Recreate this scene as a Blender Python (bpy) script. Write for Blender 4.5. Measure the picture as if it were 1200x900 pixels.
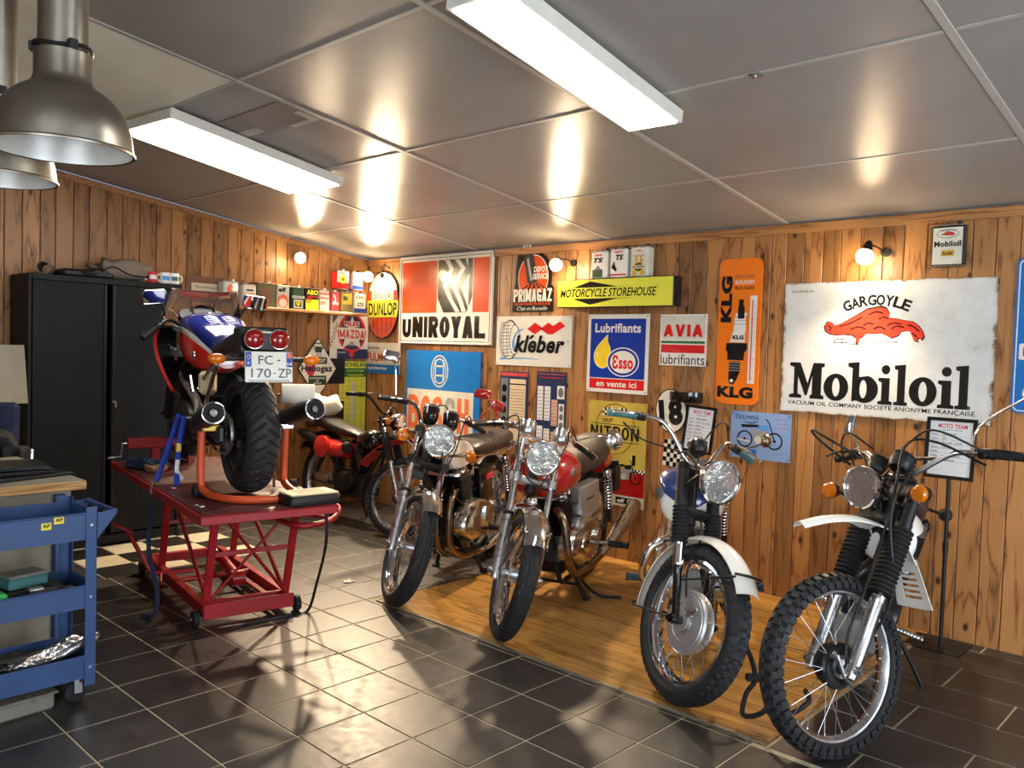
import bpy, math, random
from math import sin, cos, pi, radians, sqrt, atan2
from mathutils import Matrix, Vector
from mathutils.geometry import tessellate_polygon

random.seed(7)
for o in list(bpy.data.objects): bpy.data.objects.remove(o)
COL = bpy.context.scene.collection
SC = bpy.context.scene

# ---------------------------------------------------------------- camera
F_PX, YAW, PITCH, ROLL, CAM_H = 976.6, -0.7568, -0.0402, 0.0305, 1.625
def make_camera():
    f = Vector((sin(YAW)*cos(PITCH), cos(YAW)*cos(PITCH), sin(PITCH)))
    r = Vector((cos(YAW), -sin(YAW), 0)); u = r.cross(f)
    R = cos(ROLL)*r + sin(ROLL)*u; U = -sin(ROLL)*r + cos(ROLL)*u
    cd = bpy.data.cameras.new('camera'); co = bpy.data.objects.new('camera', cd); COL.objects.link(co)
    cd.sensor_fit = 'HORIZONTAL'; cd.sensor_width = 36; cd.lens = F_PX/1200*36; cd.clip_start = .05
    m = Matrix((R, U, -f)).transposed().to_4x4(); m.translation = (0, 0, CAM_H); co.matrix_world = m
    SC.camera = co
make_camera()

# ---------------------------------------------------------------- world, daylight, exposure
def world():
    w = bpy.data.worlds.new('world'); SC.world = w; w.use_nodes = True
    b = w.node_tree.nodes['Background']; b.inputs[0].default_value = (.55, .68, .9, 1); b.inputs[1].default_value = .6
world()
SC.view_settings.view_transform = 'Standard'; SC.view_settings.look = 'None'
SC.view_settings.gamma = 1; SC.view_settings.exposure = -.05
def area(name, loc, target, sx, sy, power, col):
    l = bpy.data.lights.new(name, 'AREA'); l.shape = 'RECTANGLE'; l.size = sx; l.size_y = sy; l.energy = power; l.color = col
    o = bpy.data.objects.new(name, l); COL.objects.link(o); o.location = loc
    o.rotation_euler = (Vector(target)-Vector(loc)).to_track_quat('-Z', 'Y').to_euler(); return o
# daylight through the glazed door in the right wall and the front window, both out of frame
area('daylight_right', (2.86, 2.6, 1.35), (-3, 2.8, 1.0), 2.3, 2.1, 190, (.80, .90, 1.0))
area('daylight_front', (.9, -2.36, 1.6), (-1.2, 5, 1.2), 3.2, 2.0, 205, (.84, .92, 1.0))

# ---------------------------------------------------------------- materials
def lin(c):
    return tuple((x/255/12.92 if x <= 10 else ((x/255+.055)/1.055)**2.4) for x in c[:3]) + (1,)
MATS = {}
def mat(name, col=(128,128,128), rough=.5, metal=0, var=.08, scale=14, bump=0, bscale=60, coat=0, emit=0, trans=0, ior=1.45, spec=.5, aniso=0):
    if name in MATS: return MATS[name]
    m = bpy.data.materials.new(name); m.use_nodes = True; nt = m.node_tree; N = nt.nodes; L = nt.links
    b = N['Principled BSDF']; c = lin(col)
    b.inputs['Roughness'].default_value = rough; b.inputs['Metallic'].default_value = metal
    b.inputs['Coat Weight'].default_value = coat; b.inputs['Coat Roughness'].default_value = .05
    b.inputs['Specular IOR Level'].default_value = spec; b.inputs['IOR'].default_value = ior
    b.inputs['Transmission Weight'].default_value = trans
    tc = N.new('ShaderNodeTexCoord'); nz = N.new('ShaderNodeTexNoise'); nz.inputs['Scale'].default_value = scale; nz.inputs['Detail'].default_value = 5
    L.new(tc.outputs['Object'], nz.inputs['Vector'])
    mr = N.new('ShaderNodeMapRange'); mr.inputs[1].default_value = .3; mr.inputs[2].default_value = .7
    mr.inputs[3].default_value = 1-var; mr.inputs[4].default_value = 1+var; L.new(nz.outputs['Fac'], mr.inputs[0])
    mx = N.new('ShaderNodeMix'); mx.data_type = 'RGBA'; mx.blend_type = 'MULTIPLY'; mx.inputs[0].default_value = 1
    mx.inputs[6].default_value = c; cb = N.new('ShaderNodeCombineColor')
    for k in range(3): L.new(mr.outputs[0], cb.inputs[k])
    L.new(cb.outputs[0], mx.inputs[7]); L.new(mx.outputs[2], b.inputs['Base Color'])
    m2 = N.new('ShaderNodeMapRange'); m2.inputs[1].default_value = .3; m2.inputs[2].default_value = .7
    m2.inputs[3].default_value = max(.02, rough*(1-var*1.5)); m2.inputs[4].default_value = min(1, rough*(1+var*1.5))
    L.new(nz.outputs['Fac'], m2.inputs[0]); L.new(m2.outputs[0], b.inputs['Roughness'])
    if bump:
        n2 = N.new('ShaderNodeTexNoise'); n2.inputs['Scale'].default_value = bscale; n2.inputs['Detail'].default_value = 4
        L.new(tc.outputs['Object'], n2.inputs['Vector'])
        bp = N.new('ShaderNodeBump'); bp.inputs['Strength'].default_value = bump; bp.inputs['Distance'].default_value = .01
        L.new(n2.outputs['Fac'], bp.inputs['Height']); L.new(bp.outputs[0], b.inputs['Normal'])
    if emit:
        b.inputs['Emission Color'].default_value = c; b.inputs['Emission Strength'].default_value = emit
    MATS[name] = m; return m

def wood(name, light, mid, dark, knots=1, along='z', rough=.45, gs=1, dirty=0, rnd=.5):
    m = bpy.data.materials.new(name); m.use_nodes = True; nt = m.node_tree; N = nt.nodes; L = nt.links; b = N['Principled BSDF']
    tc = N.new('ShaderNodeTexCoord'); oi = N.new('ShaderNodeObjectInfo')
    mul = N.new('ShaderNodeVectorMath'); mul.operation = 'SCALE'; mul.inputs[3].default_value = 37
    cmb = N.new('ShaderNodeCombineXYZ')
    for k in range(3): L.new(oi.outputs['Random'], cmb.inputs[k])
    L.new(cmb.outputs[0], mul.inputs[0])
    add = N.new('ShaderNodeVectorMath'); L.new(tc.outputs['Object'], add.inputs[0]); L.new(mul.outputs[0], add.inputs[1])
    # knots bend the grain
    s0 = N.new('ShaderNodeSeparateXYZ'); L.new(add.outputs[0], s0.inputs[0]); c0 = N.new('ShaderNodeCombineXYZ'); L.new(s0.outputs[0], c0.inputs[0]); L.new(s0.outputs[2], c0.inputs[1])
    mk = N.new('ShaderNodeMapping'); mk.inputs['Scale'].default_value = (4.6, 2.6, 1); L.new(c0.outputs[0], mk.inputs[0])
    vo = N.new('ShaderNodeTexVoronoi'); vo.voronoi_dimensions = '2D'; vo.inputs['Scale'].default_value = 1; L.new(mk.outputs[0], vo.inputs['Vector'])
    mp = N.new('ShaderNodeMapping'); s2 = {'z': (16, 16, .9), 'x': (.9, 16, 16), 'y': (16, .9, 16)}[along]
    mp.inputs['Scale'].default_value = tuple(x*gs for x in s2); L.new(add.outputs[0], mp.inputs[0])
    nz = N.new('ShaderNodeTexNoise'); nz.inputs['Scale'].default_value = 1.0; nz.inputs['Detail'].default_value = 3; nz.inputs['Distortion'].default_value = .6
    L.new(mp.outputs[0], nz.inputs['Vector'])
    ma = N.new('ShaderNodeMath'); ma.operation = 'MULTIPLY'; ma.inputs[1].default_value = 9; L.new(nz.outputs['Fac'], ma.inputs[0])
    kd = N.new('ShaderNodeMath'); kd.operation = 'MULTIPLY_ADD'; kd.inputs[1].default_value = 2.5*knots; L.new(vo.outputs['Distance'], kd.inputs[0]); L.new(ma.outputs[0], kd.inputs[2])
    fr = N.new('ShaderNodeMath'); fr.operation = 'PINGPONG'; fr.inputs[1].default_value = 1; L.new(kd.outputs[0], fr.inputs[0])
    rp = N.new('ShaderNodeValToRGB'); e = rp.color_ramp.elements
    e[0].position = 0; e[0].color = lin(light); e[1].position = 1; e[1].color = lin(dark)
    x = e.new(.55); x.color = lin(light); x = e.new(.85); x.color = lin(mid); L.new(fr.outputs[0], rp.inputs[0])
    # fine fibre
    mf = N.new('ShaderNodeMapping'); s3 = {'z': (220, 220, 5), 'x': (5, 220, 220), 'y': (220, 5, 220)}[along]
    mf.inputs['Scale'].default_value = s3; L.new(add.outputs[0], mf.inputs[0])
    nf = N.new('ShaderNodeTexNoise'); nf.inputs['Scale'].default_value = 1; nf.inputs['Detail'].default_value = 2; L.new(mf.outputs[0], nf.inputs['Vector'])
    mrf = N.new('ShaderNodeMapRange'); mrf.inputs[1].default_value = .3; mrf.inputs[2].default_value = .7; mrf.inputs[3].default_value = .90; mrf.inputs[4].default_value = 1.06
    L.new(nf.outputs['Fac'], mrf.inputs[0])
    rr = N.new('ShaderNodeMapRange'); rr.inputs[3].default_value = 1-rnd*.5; rr.inputs[4].default_value = 1+rnd*.3; L.new(oi.outputs['Random'], rr.inputs[0])
    pm = N.new('ShaderNodeMath'); pm.operation = 'MULTIPLY'; L.new(mrf.outputs[0], pm.inputs[0]); L.new(rr.outputs[0], pm.inputs[1])
    cc = N.new('ShaderNodeCombineColor')
    for k in range(3): L.new(pm.outputs[0], cc.inputs[k])
    m1 = N.new('ShaderNodeMix'); m1.data_type = 'RGBA'; m1.blend_type = 'MULTIPLY'; m1.inputs[0].default_value = 1
    L.new(rp.outputs[0], m1.inputs[6]); L.new(cc.outputs[0], m1.inputs[7]); out = m1.outputs[2]
    if knots:
        kr = N.new('ShaderNodeMapRange'); kr.inputs[1].default_value = .035; kr.inputs[2].default_value = .085; kr.inputs[3].default_value = 1; kr.inputs[4].default_value = 0
        L.new(vo.outputs['Distance'], kr.inputs[0])
        gate = N.new('ShaderNodeMath'); gate.operation = 'GREATER_THAN'; gate.inputs[1].default_value = .35
        sp = N.new('ShaderNodeSeparateColor'); L.new(vo.outputs['Color'], sp.inputs[0]); L.new(sp.outputs[0], gate.inputs[0])
        kg = N.new('ShaderNodeMath'); kg.operation = 'MULTIPLY'; L.new(kr.outputs[0], kg.inputs[0]); L.new(gate.outputs[0], kg.inputs[1])
        m3 = N.new('ShaderNodeMix'); m3.data_type = 'RGBA'; L.new(kg.outputs[0], m3.inputs[0]); L.new(out, m3.inputs[6]); m3.inputs[7].default_value = lin((62, 34, 20)); out = m3.outputs[2]
    L.new(out, b.inputs['Base Color']); b.inputs['Roughness'].default_value = rough
    bp = N.new('ShaderNodeBump'); bp.inputs['Strength'].default_value = .15; bp.inputs['Distance'].default_value = .002; L.new(nf.outputs['Fac'], bp.inputs['Height']); L.new(bp.outputs[0], b.inputs['Normal'])
    MATS[name] = m; return m

# ---------------------------------------------------------------- mesh builder
def catmull(P, k, closed=False):
    P = [Vector(p) for p in P]; n = len(P); out = []
    rng = range(n if closed else n-1)
    for i in rng:
        p0 = P[i-1] if (closed or i > 0) else P[0]*2-P[1]; p1 = P[i]; p2 = P[(i+1) % n]
        p3 = P[(i+2) % n] if (closed or i+2 < n) else P[-1]*2-P[-2]
        for j in range(k):
            t = j/k; out.append(.5*((2*p1)+(p2-p0)*t+(2*p0-5*p1+4*p2-p3)*t*t+(3*p1-p0-3*p2+p3)*t**3))
    if not closed: out.append(P[-1])
    return out

class MB:
    def __init__(s, M=None): s.v = []; s.f = []; s.M = M or Matrix()
    def add(s, vs, fs):
        n = len(s.v); s.v += [tuple(s.M @ Vector(v)) for v in vs]; s.f += [tuple(i+n for i in f) for f in fs]; return s
    def box(s, c, d, b=0, R=None):
        hx, hy, hz = d[0]/2, d[1]/2, d[2]/2; c = Vector(c); R = R or Matrix.Identity(3)
        if isinstance(R, (int, float)): R = Matrix.Rotation(R, 3, 'Z')
        if b <= 0:
            vs = [c+R @ Vector((x*hx, y*hy, z*hz)) for x in (-1, 1) for y in (-1, 1) for z in (-1, 1)]
            return s.add(vs, [(0,1,3,2),(4,6,7,5),(0,4,5,1),(2,3,7,6),(0,2,6,4),(1,5,7,3)])
        b = min(b, hx*.98, hy*.98, hz*.98); vs = []; idx = {}
        for x in (-1, 1):
            for y in (-1, 1):
                for z in (-1, 1):
                    for a in range(3):
                        p = [x*(hx-b), y*(hy-b), z*(hz-b)]; p[a] = (x*hx, y*hy, z*hz)[a]
                        idx[(x, y, z, a)] = len(vs); vs.append(c+R @ Vector(p))
        fs = []
        for a in range(3):
            o = [k for k in range(3) if k != a]
            for sg in (-1, 1):
                q = []
                for u, w in ((-1,-1),(1,-1),(1,1),(-1,1)):
                    k = [0,0,0]; k[a] = sg; k[o[0]] = u; k[o[1]] = w; q.append(idx[(*k, a)])
                fs.append(q)
            for u in (-1, 1):
                for w in (-1, 1):
                    k0 = [0,0,0]; k1 = [0,0,0]; k0[a] = -1; k1[a] = 1
                    for k in (k0, k1): k[o[0]] = u; k[o[1]] = w
                    fs.append([idx[(*k0, o[0])], idx[(*k1, o[0])], idx[(*k1, o[1])], idx[(*k0, o[1])]])
        for x in (-1, 1):
            for y in (-1, 1):
                for z in (-1, 1): fs.append([idx[(x, y, z, a)] for a in range(3)])
        return s.add(vs, fs)
    def loft(s, rings, cap=True, closed=True, cyc=False):
        n = len(rings[0]); vs = [p for r in rings for p in r]; fs = []; m = len(rings)
        for i in range(m if cyc else m-1):
            a = i*n; b2 = ((i+1) % m)*n
            for j in range(n if closed else n-1):
                k = (j+1) % n; fs.append((a+j, a+k, b2+k, b2+j))
        if cap and not cyc: fs.append(tuple(range(n))[::-1]); fs.append(tuple(range((m-1)*n, m*n)))
        return s.add(vs, fs)
    def tube(s, pts, r, n=10, sm=0, closed=False, cap=True, flat=None):
        P = catmull(pts, sm, closed) if sm else [Vector(p) for p in pts]; m = len(P)
        rs = r if isinstance(r, (list, tuple)) else [r]*m
        if len(rs) != m:
            q = len(rs); rs = [rs[min(q-1, int(i/(m-1)*(q-1)))]*(1-(i/(m-1)*(q-1)) % 1)+rs[min(q-1, int(i/(m-1)*(q-1))+1)]*((i/(m-1)*(q-1)) % 1) for i in range(m)]
        T = []
        for i in range(m):
            a = P[(i-1) % m] if (closed or i > 0) else P[0]; b2 = P[(i+1) % m] if (closed or i < m-1) else P[-1]
            t = (b2-a); T.append(t.normalized() if t.length > 1e-9 else Vector((0,0,1)))
        u = T[0].orthogonal().normalized() if flat is None else (Vector(flat)-T[0]*Vector(flat).dot(T[0])).normalized(); rings = []
        for i in range(m):
            if flat is not None: u = Vector(flat)
            u = u-T[i]*u.dot(T[i])
            u = u.normalized() if u.length > 1e-6 else T[i].orthogonal().normalized()
            w = T[i].cross(u); k2 = 1 if flat is None else .35
            rings.append([P[i]+rs[i]*(cos(2*pi*j/n)*u*k2+sin(2*pi*j/n)*w) for j in range(n)])
        return s.loft(rings, cap=cap, cyc=closed)
    def cyl(s, p0, p1, r0, r1=None, n=18): return s.tube([p0, p1], [r0, r0 if r1 is None else r1], n)
    def lathe(s, prof, p0, axis, n=28):
        a = Vector(axis).normalized(); u = a.orthogonal().normalized(); w = a.cross(u); p0 = Vector(p0)
        return s.loft([[p0+a*h+max(r, 1e-5)*(cos(2*pi*j/n)*u+sin(2*pi*j/n)*w) for j in range(n)] for r, h in prof], cap=True)
    def rev(s, prof, c, n=64, cyc=False):   # about y through c, prof (r, y)
        c = Vector(c)
        rings = [[c+Vector((r*cos(2*pi*i/n), y, r*sin(2*pi*i/n))) for r, y in prof] for i in range(n)]
        return s.loft(rings, closed=cyc, cyc=True)
    def ball(s, c, r, n=14, m=8):
        r = (r, r, r) if isinstance(r, (int, float)) else r; c = Vector(c)
        return s.loft([[c+Vector((r[0]*sin(pi*i/m)*cos(2*pi*j/n), r[1]*sin(pi*i/m)*sin(2*pi*j/n), r[2]*cos(pi*i/m))) for j in range(n)] for i in [.02]+list(range(1, m))+[m-.02]])
    def plate(s, pts, z0, z1, holes=()):
        loops = [[Vector((p[0], p[1], 0)) for p in pts]]+[[Vector((p[0], p[1], 0)) for p in h] for h in holes]
        tri = tessellate_polygon(loops); flat = [p for l in loops for p in l]; n = len(flat)
        vs = [(p.x, p.y, z1) for p in flat]+[(p.x, p.y, z0) for p in flat]; fs = []
        for t in tri:
            a, b2, c = [flat[i] for i in t]
            if (b2-a).cross(c-a).z < 0: t = t[::-1]
            fs.append(tuple(t)); fs.append(tuple(i+n for i in t[::-1]))
        k = 0
        for l in loops:
            m = len(l)
            for i in range(m): j = (i+1) % m; fs.append((k+i, k+j, k+j+n, k+i+n))
            k += m
        return s.add(vs, fs)
    def mesh(s, name, m, smooth=35):
        me = bpy.data.meshes.new(name); me.from_pydata(s.v, [], s.f); me.validate(); me.update()
        if m is not None: me.materials.append(MATS[m] if isinstance(m, str) else m)
        import bmesh
        bm = bmesh.new(); bm.from_mesh(me); bmesh.ops.recalc_face_normals(bm, faces=bm.faces); bm.to_mesh(me); bm.free()
        if smooth and len(me.polygons) > 6: me.shade_smooth(); me.set_sharp_from_angle(angle=radians(smooth))
        return me
    def build(s, name, m, parent=None, smooth=35, label=None, loc=None, rot=None):
        o = bpy.data.objects.new(name, s.mesh(name, m, smooth)); COL.objects.link(o)
        if parent: o.parent = parent
        if loc: o.location = loc
        if rot: o.rotation_euler = rot
        if label: o['label'] = label
        return o
def tag(o, label, cat, group=None):
    o['label'] = label; o['category'] = cat
    if group: o['group'] = group
    return o
def thing(name, label, cat, loc=(0,0,0), rot=(0,0,0), group=None, scale=1):
    o = bpy.data.objects.new(name, None); COL.objects.link(o); o.location = loc; o.rotation_euler = rot; o.scale = (scale,)*3
    o.empty_display_size = .1; return tag(o, label, cat, group)
def struct(o): o['kind'] = 'structure'; return o
def stuff(o): o['kind'] = 'stuff'; return o
def ell(cx, cy, rx, ry, n=40, a0=0, a1=360): 
    full = abs(a1-a0) >= 359.9
    return [(cx+rx*cos(radians(a0+(a1-a0)*i/(n if full else n-1))), cy+ry*sin(radians(a0+(a1-a0)*i/(n if full else n-1)))) for i in range(n)]
def rect(x0, x1, y0, y1): return [(x0, y0), (x1, y0), (x1, y1), (x0, y1)]
def rrect(x0, x1, y0, y1, r, n=6):
    out = []
    for cx, cy, a in ((x1-r, y0+r, -90), (x1-r, y1-r, 0), (x0+r, y1-r, 90), (x0+r, y0+r, 180)):
        out += [(cx+r*cos(radians(a+90*i/n)), cy+r*sin(radians(a+90*i/n))) for i in range(n+1)]
    return out
def text_mesh(t, bold=0, shear=0, res=3):
    cu = bpy.data.curves.new('t', 'FONT'); cu.body = t; cu.offset = bold; cu.shear = shear; cu.resolution_u = res; cu.space_character = 1+bold*1.6; cu.extrude = .002; cu.fill_mode = 'BOTH'
    o = bpy.data.objects.new('t', cu); me = bpy.data.meshes.new_from_object(o); bpy.data.objects.remove(o); bpy.data.curves.remove(cu); return me
def text(t, x0, x1, y0, y1, z, m, parent, bold=0, shear=0, rot=0, name='lettering', th=.0006, M=None, fitw=True, res=3):
    me = text_mesh(t, bold, shear, res)
    if not len(me.vertices): return None
    xs = [v.co.x for v in me.vertices]; ys = [v.co.y for v in me.vertices]
    ax, bx, ay, by = min(xs), max(xs), min(ys), max(ys); W, H = (x1-x0, y1-y0) if not rot else (y1-y0, x1-x0)
    for v in me.vertices:
        u = (v.co.x-(ax+bx)/2)/max(1e-6, bx-ax)*W; w = (v.co.y-(ay+by)/2)/max(1e-6, by-ay)*H
        if rot: c, s_ = cos(radians(rot)), sin(radians(rot)); u, w = u*c-w*s_, u*s_+w*c
        p = Vector(((x0+x1)/2+u, (y0+y1)/2+w, z+(th if v.co.z > 0 else 0)))
        v.co = M @ p if M else p
    me.materials.clear(); me.materials.append(MATS[m]); me.name = name
    o = bpy.data.objects.new(name, me); COL.objects.link(o); o.parent = parent; return o

# palette
for n_, a_ in dict(
    chrome=dict(col=(225,225,228), rough=.09, metal=1, var=.1), drumalu=dict(col=(205,206,208), rough=.42, metal=.75, var=.08), spokesteel=dict(col=(150,150,152), rough=.3, metal=.9), steel=dict(col=(190,190,192), rough=.28, metal=1, var=.12),
    alu=dict(col=(196,196,198), rough=.33, metal=1, var=.14, scale=30), polished=dict(col=(205,203,198), rough=.2, metal=1, var=.2),
    bronze=dict(col=(142,124,100), rough=.26, metal=1, var=.25, scale=9), castalu=dict(col=(150,148,142), rough=.5, metal=.9, var=.15, bump=.1, bscale=120),
    rubber=dict(col=(30,30,31), rough=.72, var=.15, bump=.15, bscale=90, spec=.35), tyre=dict(col=(38,38,40), rough=.62, var=.18, spec=.4, bump=.05),
    blackgloss=dict(col=(14,14,15), rough=.18, coat=.6), black=dict(col=(20,20,21), rough=.45), satin=dict(col=(26,26,28), rough=.35), darkmetal=dict(col=(45,44,43), rough=.4, metal=.7, var=.2),
    blackplastic=dict(col=(24,24,25), rough=.5, bump=.05, bscale=200), vinyl=dict(col=(52,46,42), rough=.42, bump=.25, bscale=140, var=.12), blackvinyl=dict(col=(26,25,25), rough=.4, bump=.25, bscale=140),
    white=dict(col=(232,230,224), rough=.3, var=.03), whitegloss=dict(col=(240,238,230), rough=.15, coat=.6, var=.03), cream=dict(col=(233,226,205), rough=.3, coat=.4, var=.03),
    red=dict(col=(196,44,36), rough=.25, coat=.3), tankred=dict(col=(168,26,22), rough=.2, coat=.8, var=.05), liftred=dict(col=(150,22,28), rough=.42, var=.18, scale=6, bump=.05),
    racered=dict(col=(206,40,34), rough=.22, coat=.5), orangetube=dict(col=(205,80,40), rough=.38, var=.15, scale=6), blue=dict(col=(38,60,150), rough=.2, coat=.7), deepblue=dict(col=(26,40,120), rough=.18, coat=.8), tankblue=dict(col=(40,62,120), rough=.2, coat=.8),
    trolleyblue=dict(col=(47,74,120), rough=.42, var=.14, scale=5, bump=.04), navy=dict(col=(28,34,62), rough=.8, bump=.2, bscale=200), strapblue=dict(col=(30,60,170), rough=.7),
    amber=dict(col=(240,130,10), rough=.15, coat=.6, trans=.35), redlens=dict(col=(150,10,14), rough=.12, coat=.8, trans=.1), mirror=dict(col=(205,210,215), rough=.04, metal=1, var=.02),
    glass=dict(col=(255,255,255), rough=.01, trans=1, ior=1.15, var=0), reflector=dict(col=(244,244,240), rough=.2, metal=.86, var=.08, bump=.7, bscale=24), smoke=dict(col=(214,206,198), rough=.03, trans=.93, ior=1.1, var=0),
    signwhite=dict(col=(226,224,214), rough=.22, coat=.4, var=.03), signblack=dict(col=(18,18,19), rough=.25, coat=.4), signorange=dict(col=(214,78,34), rough=.22, coat=.4, var=.05),
    signblue=dict(col=(24,112,190), rough=.22, coat=.4, var=.04), signred=dict(col=(208,36,34), rough=.22, coat=.4), essoblue=dict(col=(26,58,158), rough=.2, coat=.4), essoyellow=dict(col=(240,206,50), rough=.2, coat=.4),
    neon=dict(col=(222,224,66), rough=.35, var=.03), klgorange=dict(col=(238,122,28), rough=.2, coat=.5, var=.03), signgrey=dict(col=(206,206,192), rough=.25, coat=.4), signgreen=dict(col=(38,110,58), rough=.3),
    darkgreen=dict(col=(28,66,44), rough=.4), yellow=dict(col=(236,214,40), rough=.3), gold=dict(col=(196,160,50), rough=.3, metal=.2), goldsign=dict(col=(190,168,72), rough=.35, var=.15, scale=5), skysign=dict(col=(130,160,205), rough=.3, var=.12, scale=3),
    paleblue=dict(col=(80,150,215), rough=.3), paper=dict(col=(226,226,226), rough=.7, var=.02), papertan=dict(col=(214,196,160), rough=.6, var=.06), ink=dict(col=(40,42,60), rough=.6), inkred=dict(col=(200,50,60), rough=.6), inkbrown=dict(col=(120,80,60), rough=.6),
    chartblue=dict(col=(32,50,88), rough=.35), pinkprint=dict(col=(216,170,150), rough=.5), greyprint=dict(col=(110,112,116), rough=.5), orangeprint=dict(col=(222,110,66), rough=.4), signgrey2=dict(col=(150,150,150), rough=.4),
    cabinet=dict(col=(34,36,37), rough=.62, var=.08, spec=.25), cloth=dict(col=(22,22,25), rough=.9, bump=.3, bscale=90), greycloth=dict(col=(120,108,98), rough=.9, bump=.3, bscale=60), whitecloth=dict(col=(226,218,200), rough=.9, bump=.2, bscale=40),
    bluecloth=dict(col=(40,62,92), rough=.9, bump=.3, bscale=80), tan=dict(col=(150,110,70), rough=.8), rustedge=dict(col=(84,60,44), rough=.8, var=.4, scale=30), mustard=dict(col=(196,150,40), rough=.4), olive=dict(col=(96,92,54), rough=.5, var=.2),
    silverpaint=dict(col=(172,172,172), rough=.38, metal=.6), greypanel=dict(col=(140,134,118), rough=.6, var=.08), greengrip=dict(col=(60,170,80), rough=.6), bluegrip=dict(col=(52,66,84), rough=.7), teal=dict(col=(60,110,110), rough=.5), plastic=dict(col=(150,150,140), rough=.3, trans=.4),
    plastbag=dict(col=(18,18,20), rough=.12, bump=.9, bscale=14, coat=.8), foil=dict(col=(200,200,200), rough=.15, metal=.9, bump=.9, bscale=25), brushed=dict(col=(176,170,158), rough=.33, metal=1, var=.12, scale=6),
    mobred=dict(col=(214,62,44), rough=.3, var=.06), grout=dict(col=(186,174,142), rough=.9, var=.15), checkwhite=dict(col=(214,206,180), rough=.45), checkblack=dict(col=(26,25,24), rough=.45), rolltape=dict(col=(228,222,206), rough=.8)
    ).items(): mat(n_, **a_)
wood('pine', (172,120,68), (154,102,54), (112,70,36), 1, 'z', .42, gs=.62, rnd=.75)
mat('joint', (52,32,18), .8)
wood('pinetrim', (168,118,70), (150,98,52), (120,76,38), 0, 'x', .45)
wood('shelfwood', (196,140,82), (170,110,58), (130,80,42), 0, 'y', .45)
wood('parquet', (186,140,72), (168,120,56), (140,94,40), 0, 'x', .27, gs=1.2, rnd=.5)
wood('benchwood', (206,158,92), (186,134,70), (150,100,50), 0, 'y', .5)
# ================================================================ ROOM
XL, YW, XR, YF = -7.17, 5.35, 3.0, -2.5
SLOPE = .134
def zc(y): return 2.53+SLOPE*(YW-y)
# ---- back wall of pine boards
wb = struct(MB().add([(XL-.03, YW+.016, 0), (XR+.1, YW+.016, 0), (XR+.1, YW+.016, zc(YW)), (XL-.03, YW+.016, zc(YW)), (XL-.03, YW+.12, 0), (XR+.1, YW+.12, 0), (XR+.1, YW+.12, zc(YW)), (XL-.03, YW+.12, zc(YW))],
    [(0,1,2,3),(5,4,7,6),(0,4,5,1),(3,2,6,7),(0,3,7,4),(1,5,6,2)]).build('wall_back', 'joint'))
wl_ = struct(MB().add([(XL-.016, YW+.1, 0), (XL-.016, YF, 0), (XL-.016, YF, zc(YF)), (XL-.016, YW+.1, zc(YW+.1)), (XL-.12, YW+.1, 0), (XL-.12, YF, 0), (XL-.12, YF, zc(YF)), (XL-.12, YW+.1, zc(YW+.1))],
    [(0,1,2,3),(5,4,7,6),(0,4,5,1),(3,2,6,7),(0,3,7,4),(1,5,6,2)]).build('wall_left', 'joint'))
def plank_mb(w, h0, h1=None):
    # local: x across (0..w), y depth (0 front .. .016 back), z up, chamfered long edges
    h1 = h0 if h1 is None else h1; c = .0035; g = .0022
    xs = [(g, .016), (g, c), (g+c, 0), (w-g-c, 0), (w-g, c), (w-g, .016)]
    return MB().loft([[(x, y, 0) for x, y in xs], [(x, y, h0+(h1-h0)*x/w) for x, y in xs]])
widths = [.125, .118, .132, .125, .14, .11, .122]
meshes = {}
x = XL; k = 0
rw = random.Random(3)
while x < .6:
    w = rw.choice(widths)
    if w not in meshes: meshes[w] = plank_mb(w, zc(YW)-.002).mesh('plank', 'pine', 20)
    o = bpy.data.objects.new('plank', meshes[w]); COL.objects.link(o); o.parent = wb; o.location = (x, YW, 0.001); x += w
mb = MB()
while x < XR:
    w = .125; mb.M = Matrix.Translation((x, YW, .001)); mb.loft([[(a, b, 0) for a, b in [(.001,.016),(.001,.005),(.006,0),(w-.006,0),(w-.001,.005),(w-.001,.016)]], [(a, b, zc(YW)-.002) for a, b in [(.001,.016),(.001,.005),(.006,0),(w-.006,0),(w-.001,.005),(w-.001,.016)]]]); x += w
stuff(mb.build('planks', 'pine', wb, 20))
y = YW; 
while y > .9:
    w = rw.choice(widths); y -= w
    MBp = plank_mb(w, zc(y)-.004, zc(y+w)-.004)
    # on left wall: local x -> +Y, local y(depth) -> -X
    o = MBp.build('plank', 'pine', wl_, 20, loc=(XL, y, .001), rot=(0, 0, pi/2))
# top trims
struct(MB().box((XL/2+XR/2, YW-.010, 2.492), (XR-XL, .018, .06), .004).build('trim_1', 'pinetrim'))
L_ = sqrt(1+SLOPE**2); a_ = math.atan(SLOPE)
struct(MB(Matrix.Translation((XL+.010, YW, zc(YW)-.036)) @ Matrix.Rotation(-a_, 4, 'X')).box((0, -(YW-YF)/2*L_, 0), (.018, (YW-YF)*L_, .05), .004).build('trim_2', 'pinetrim'))
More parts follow.
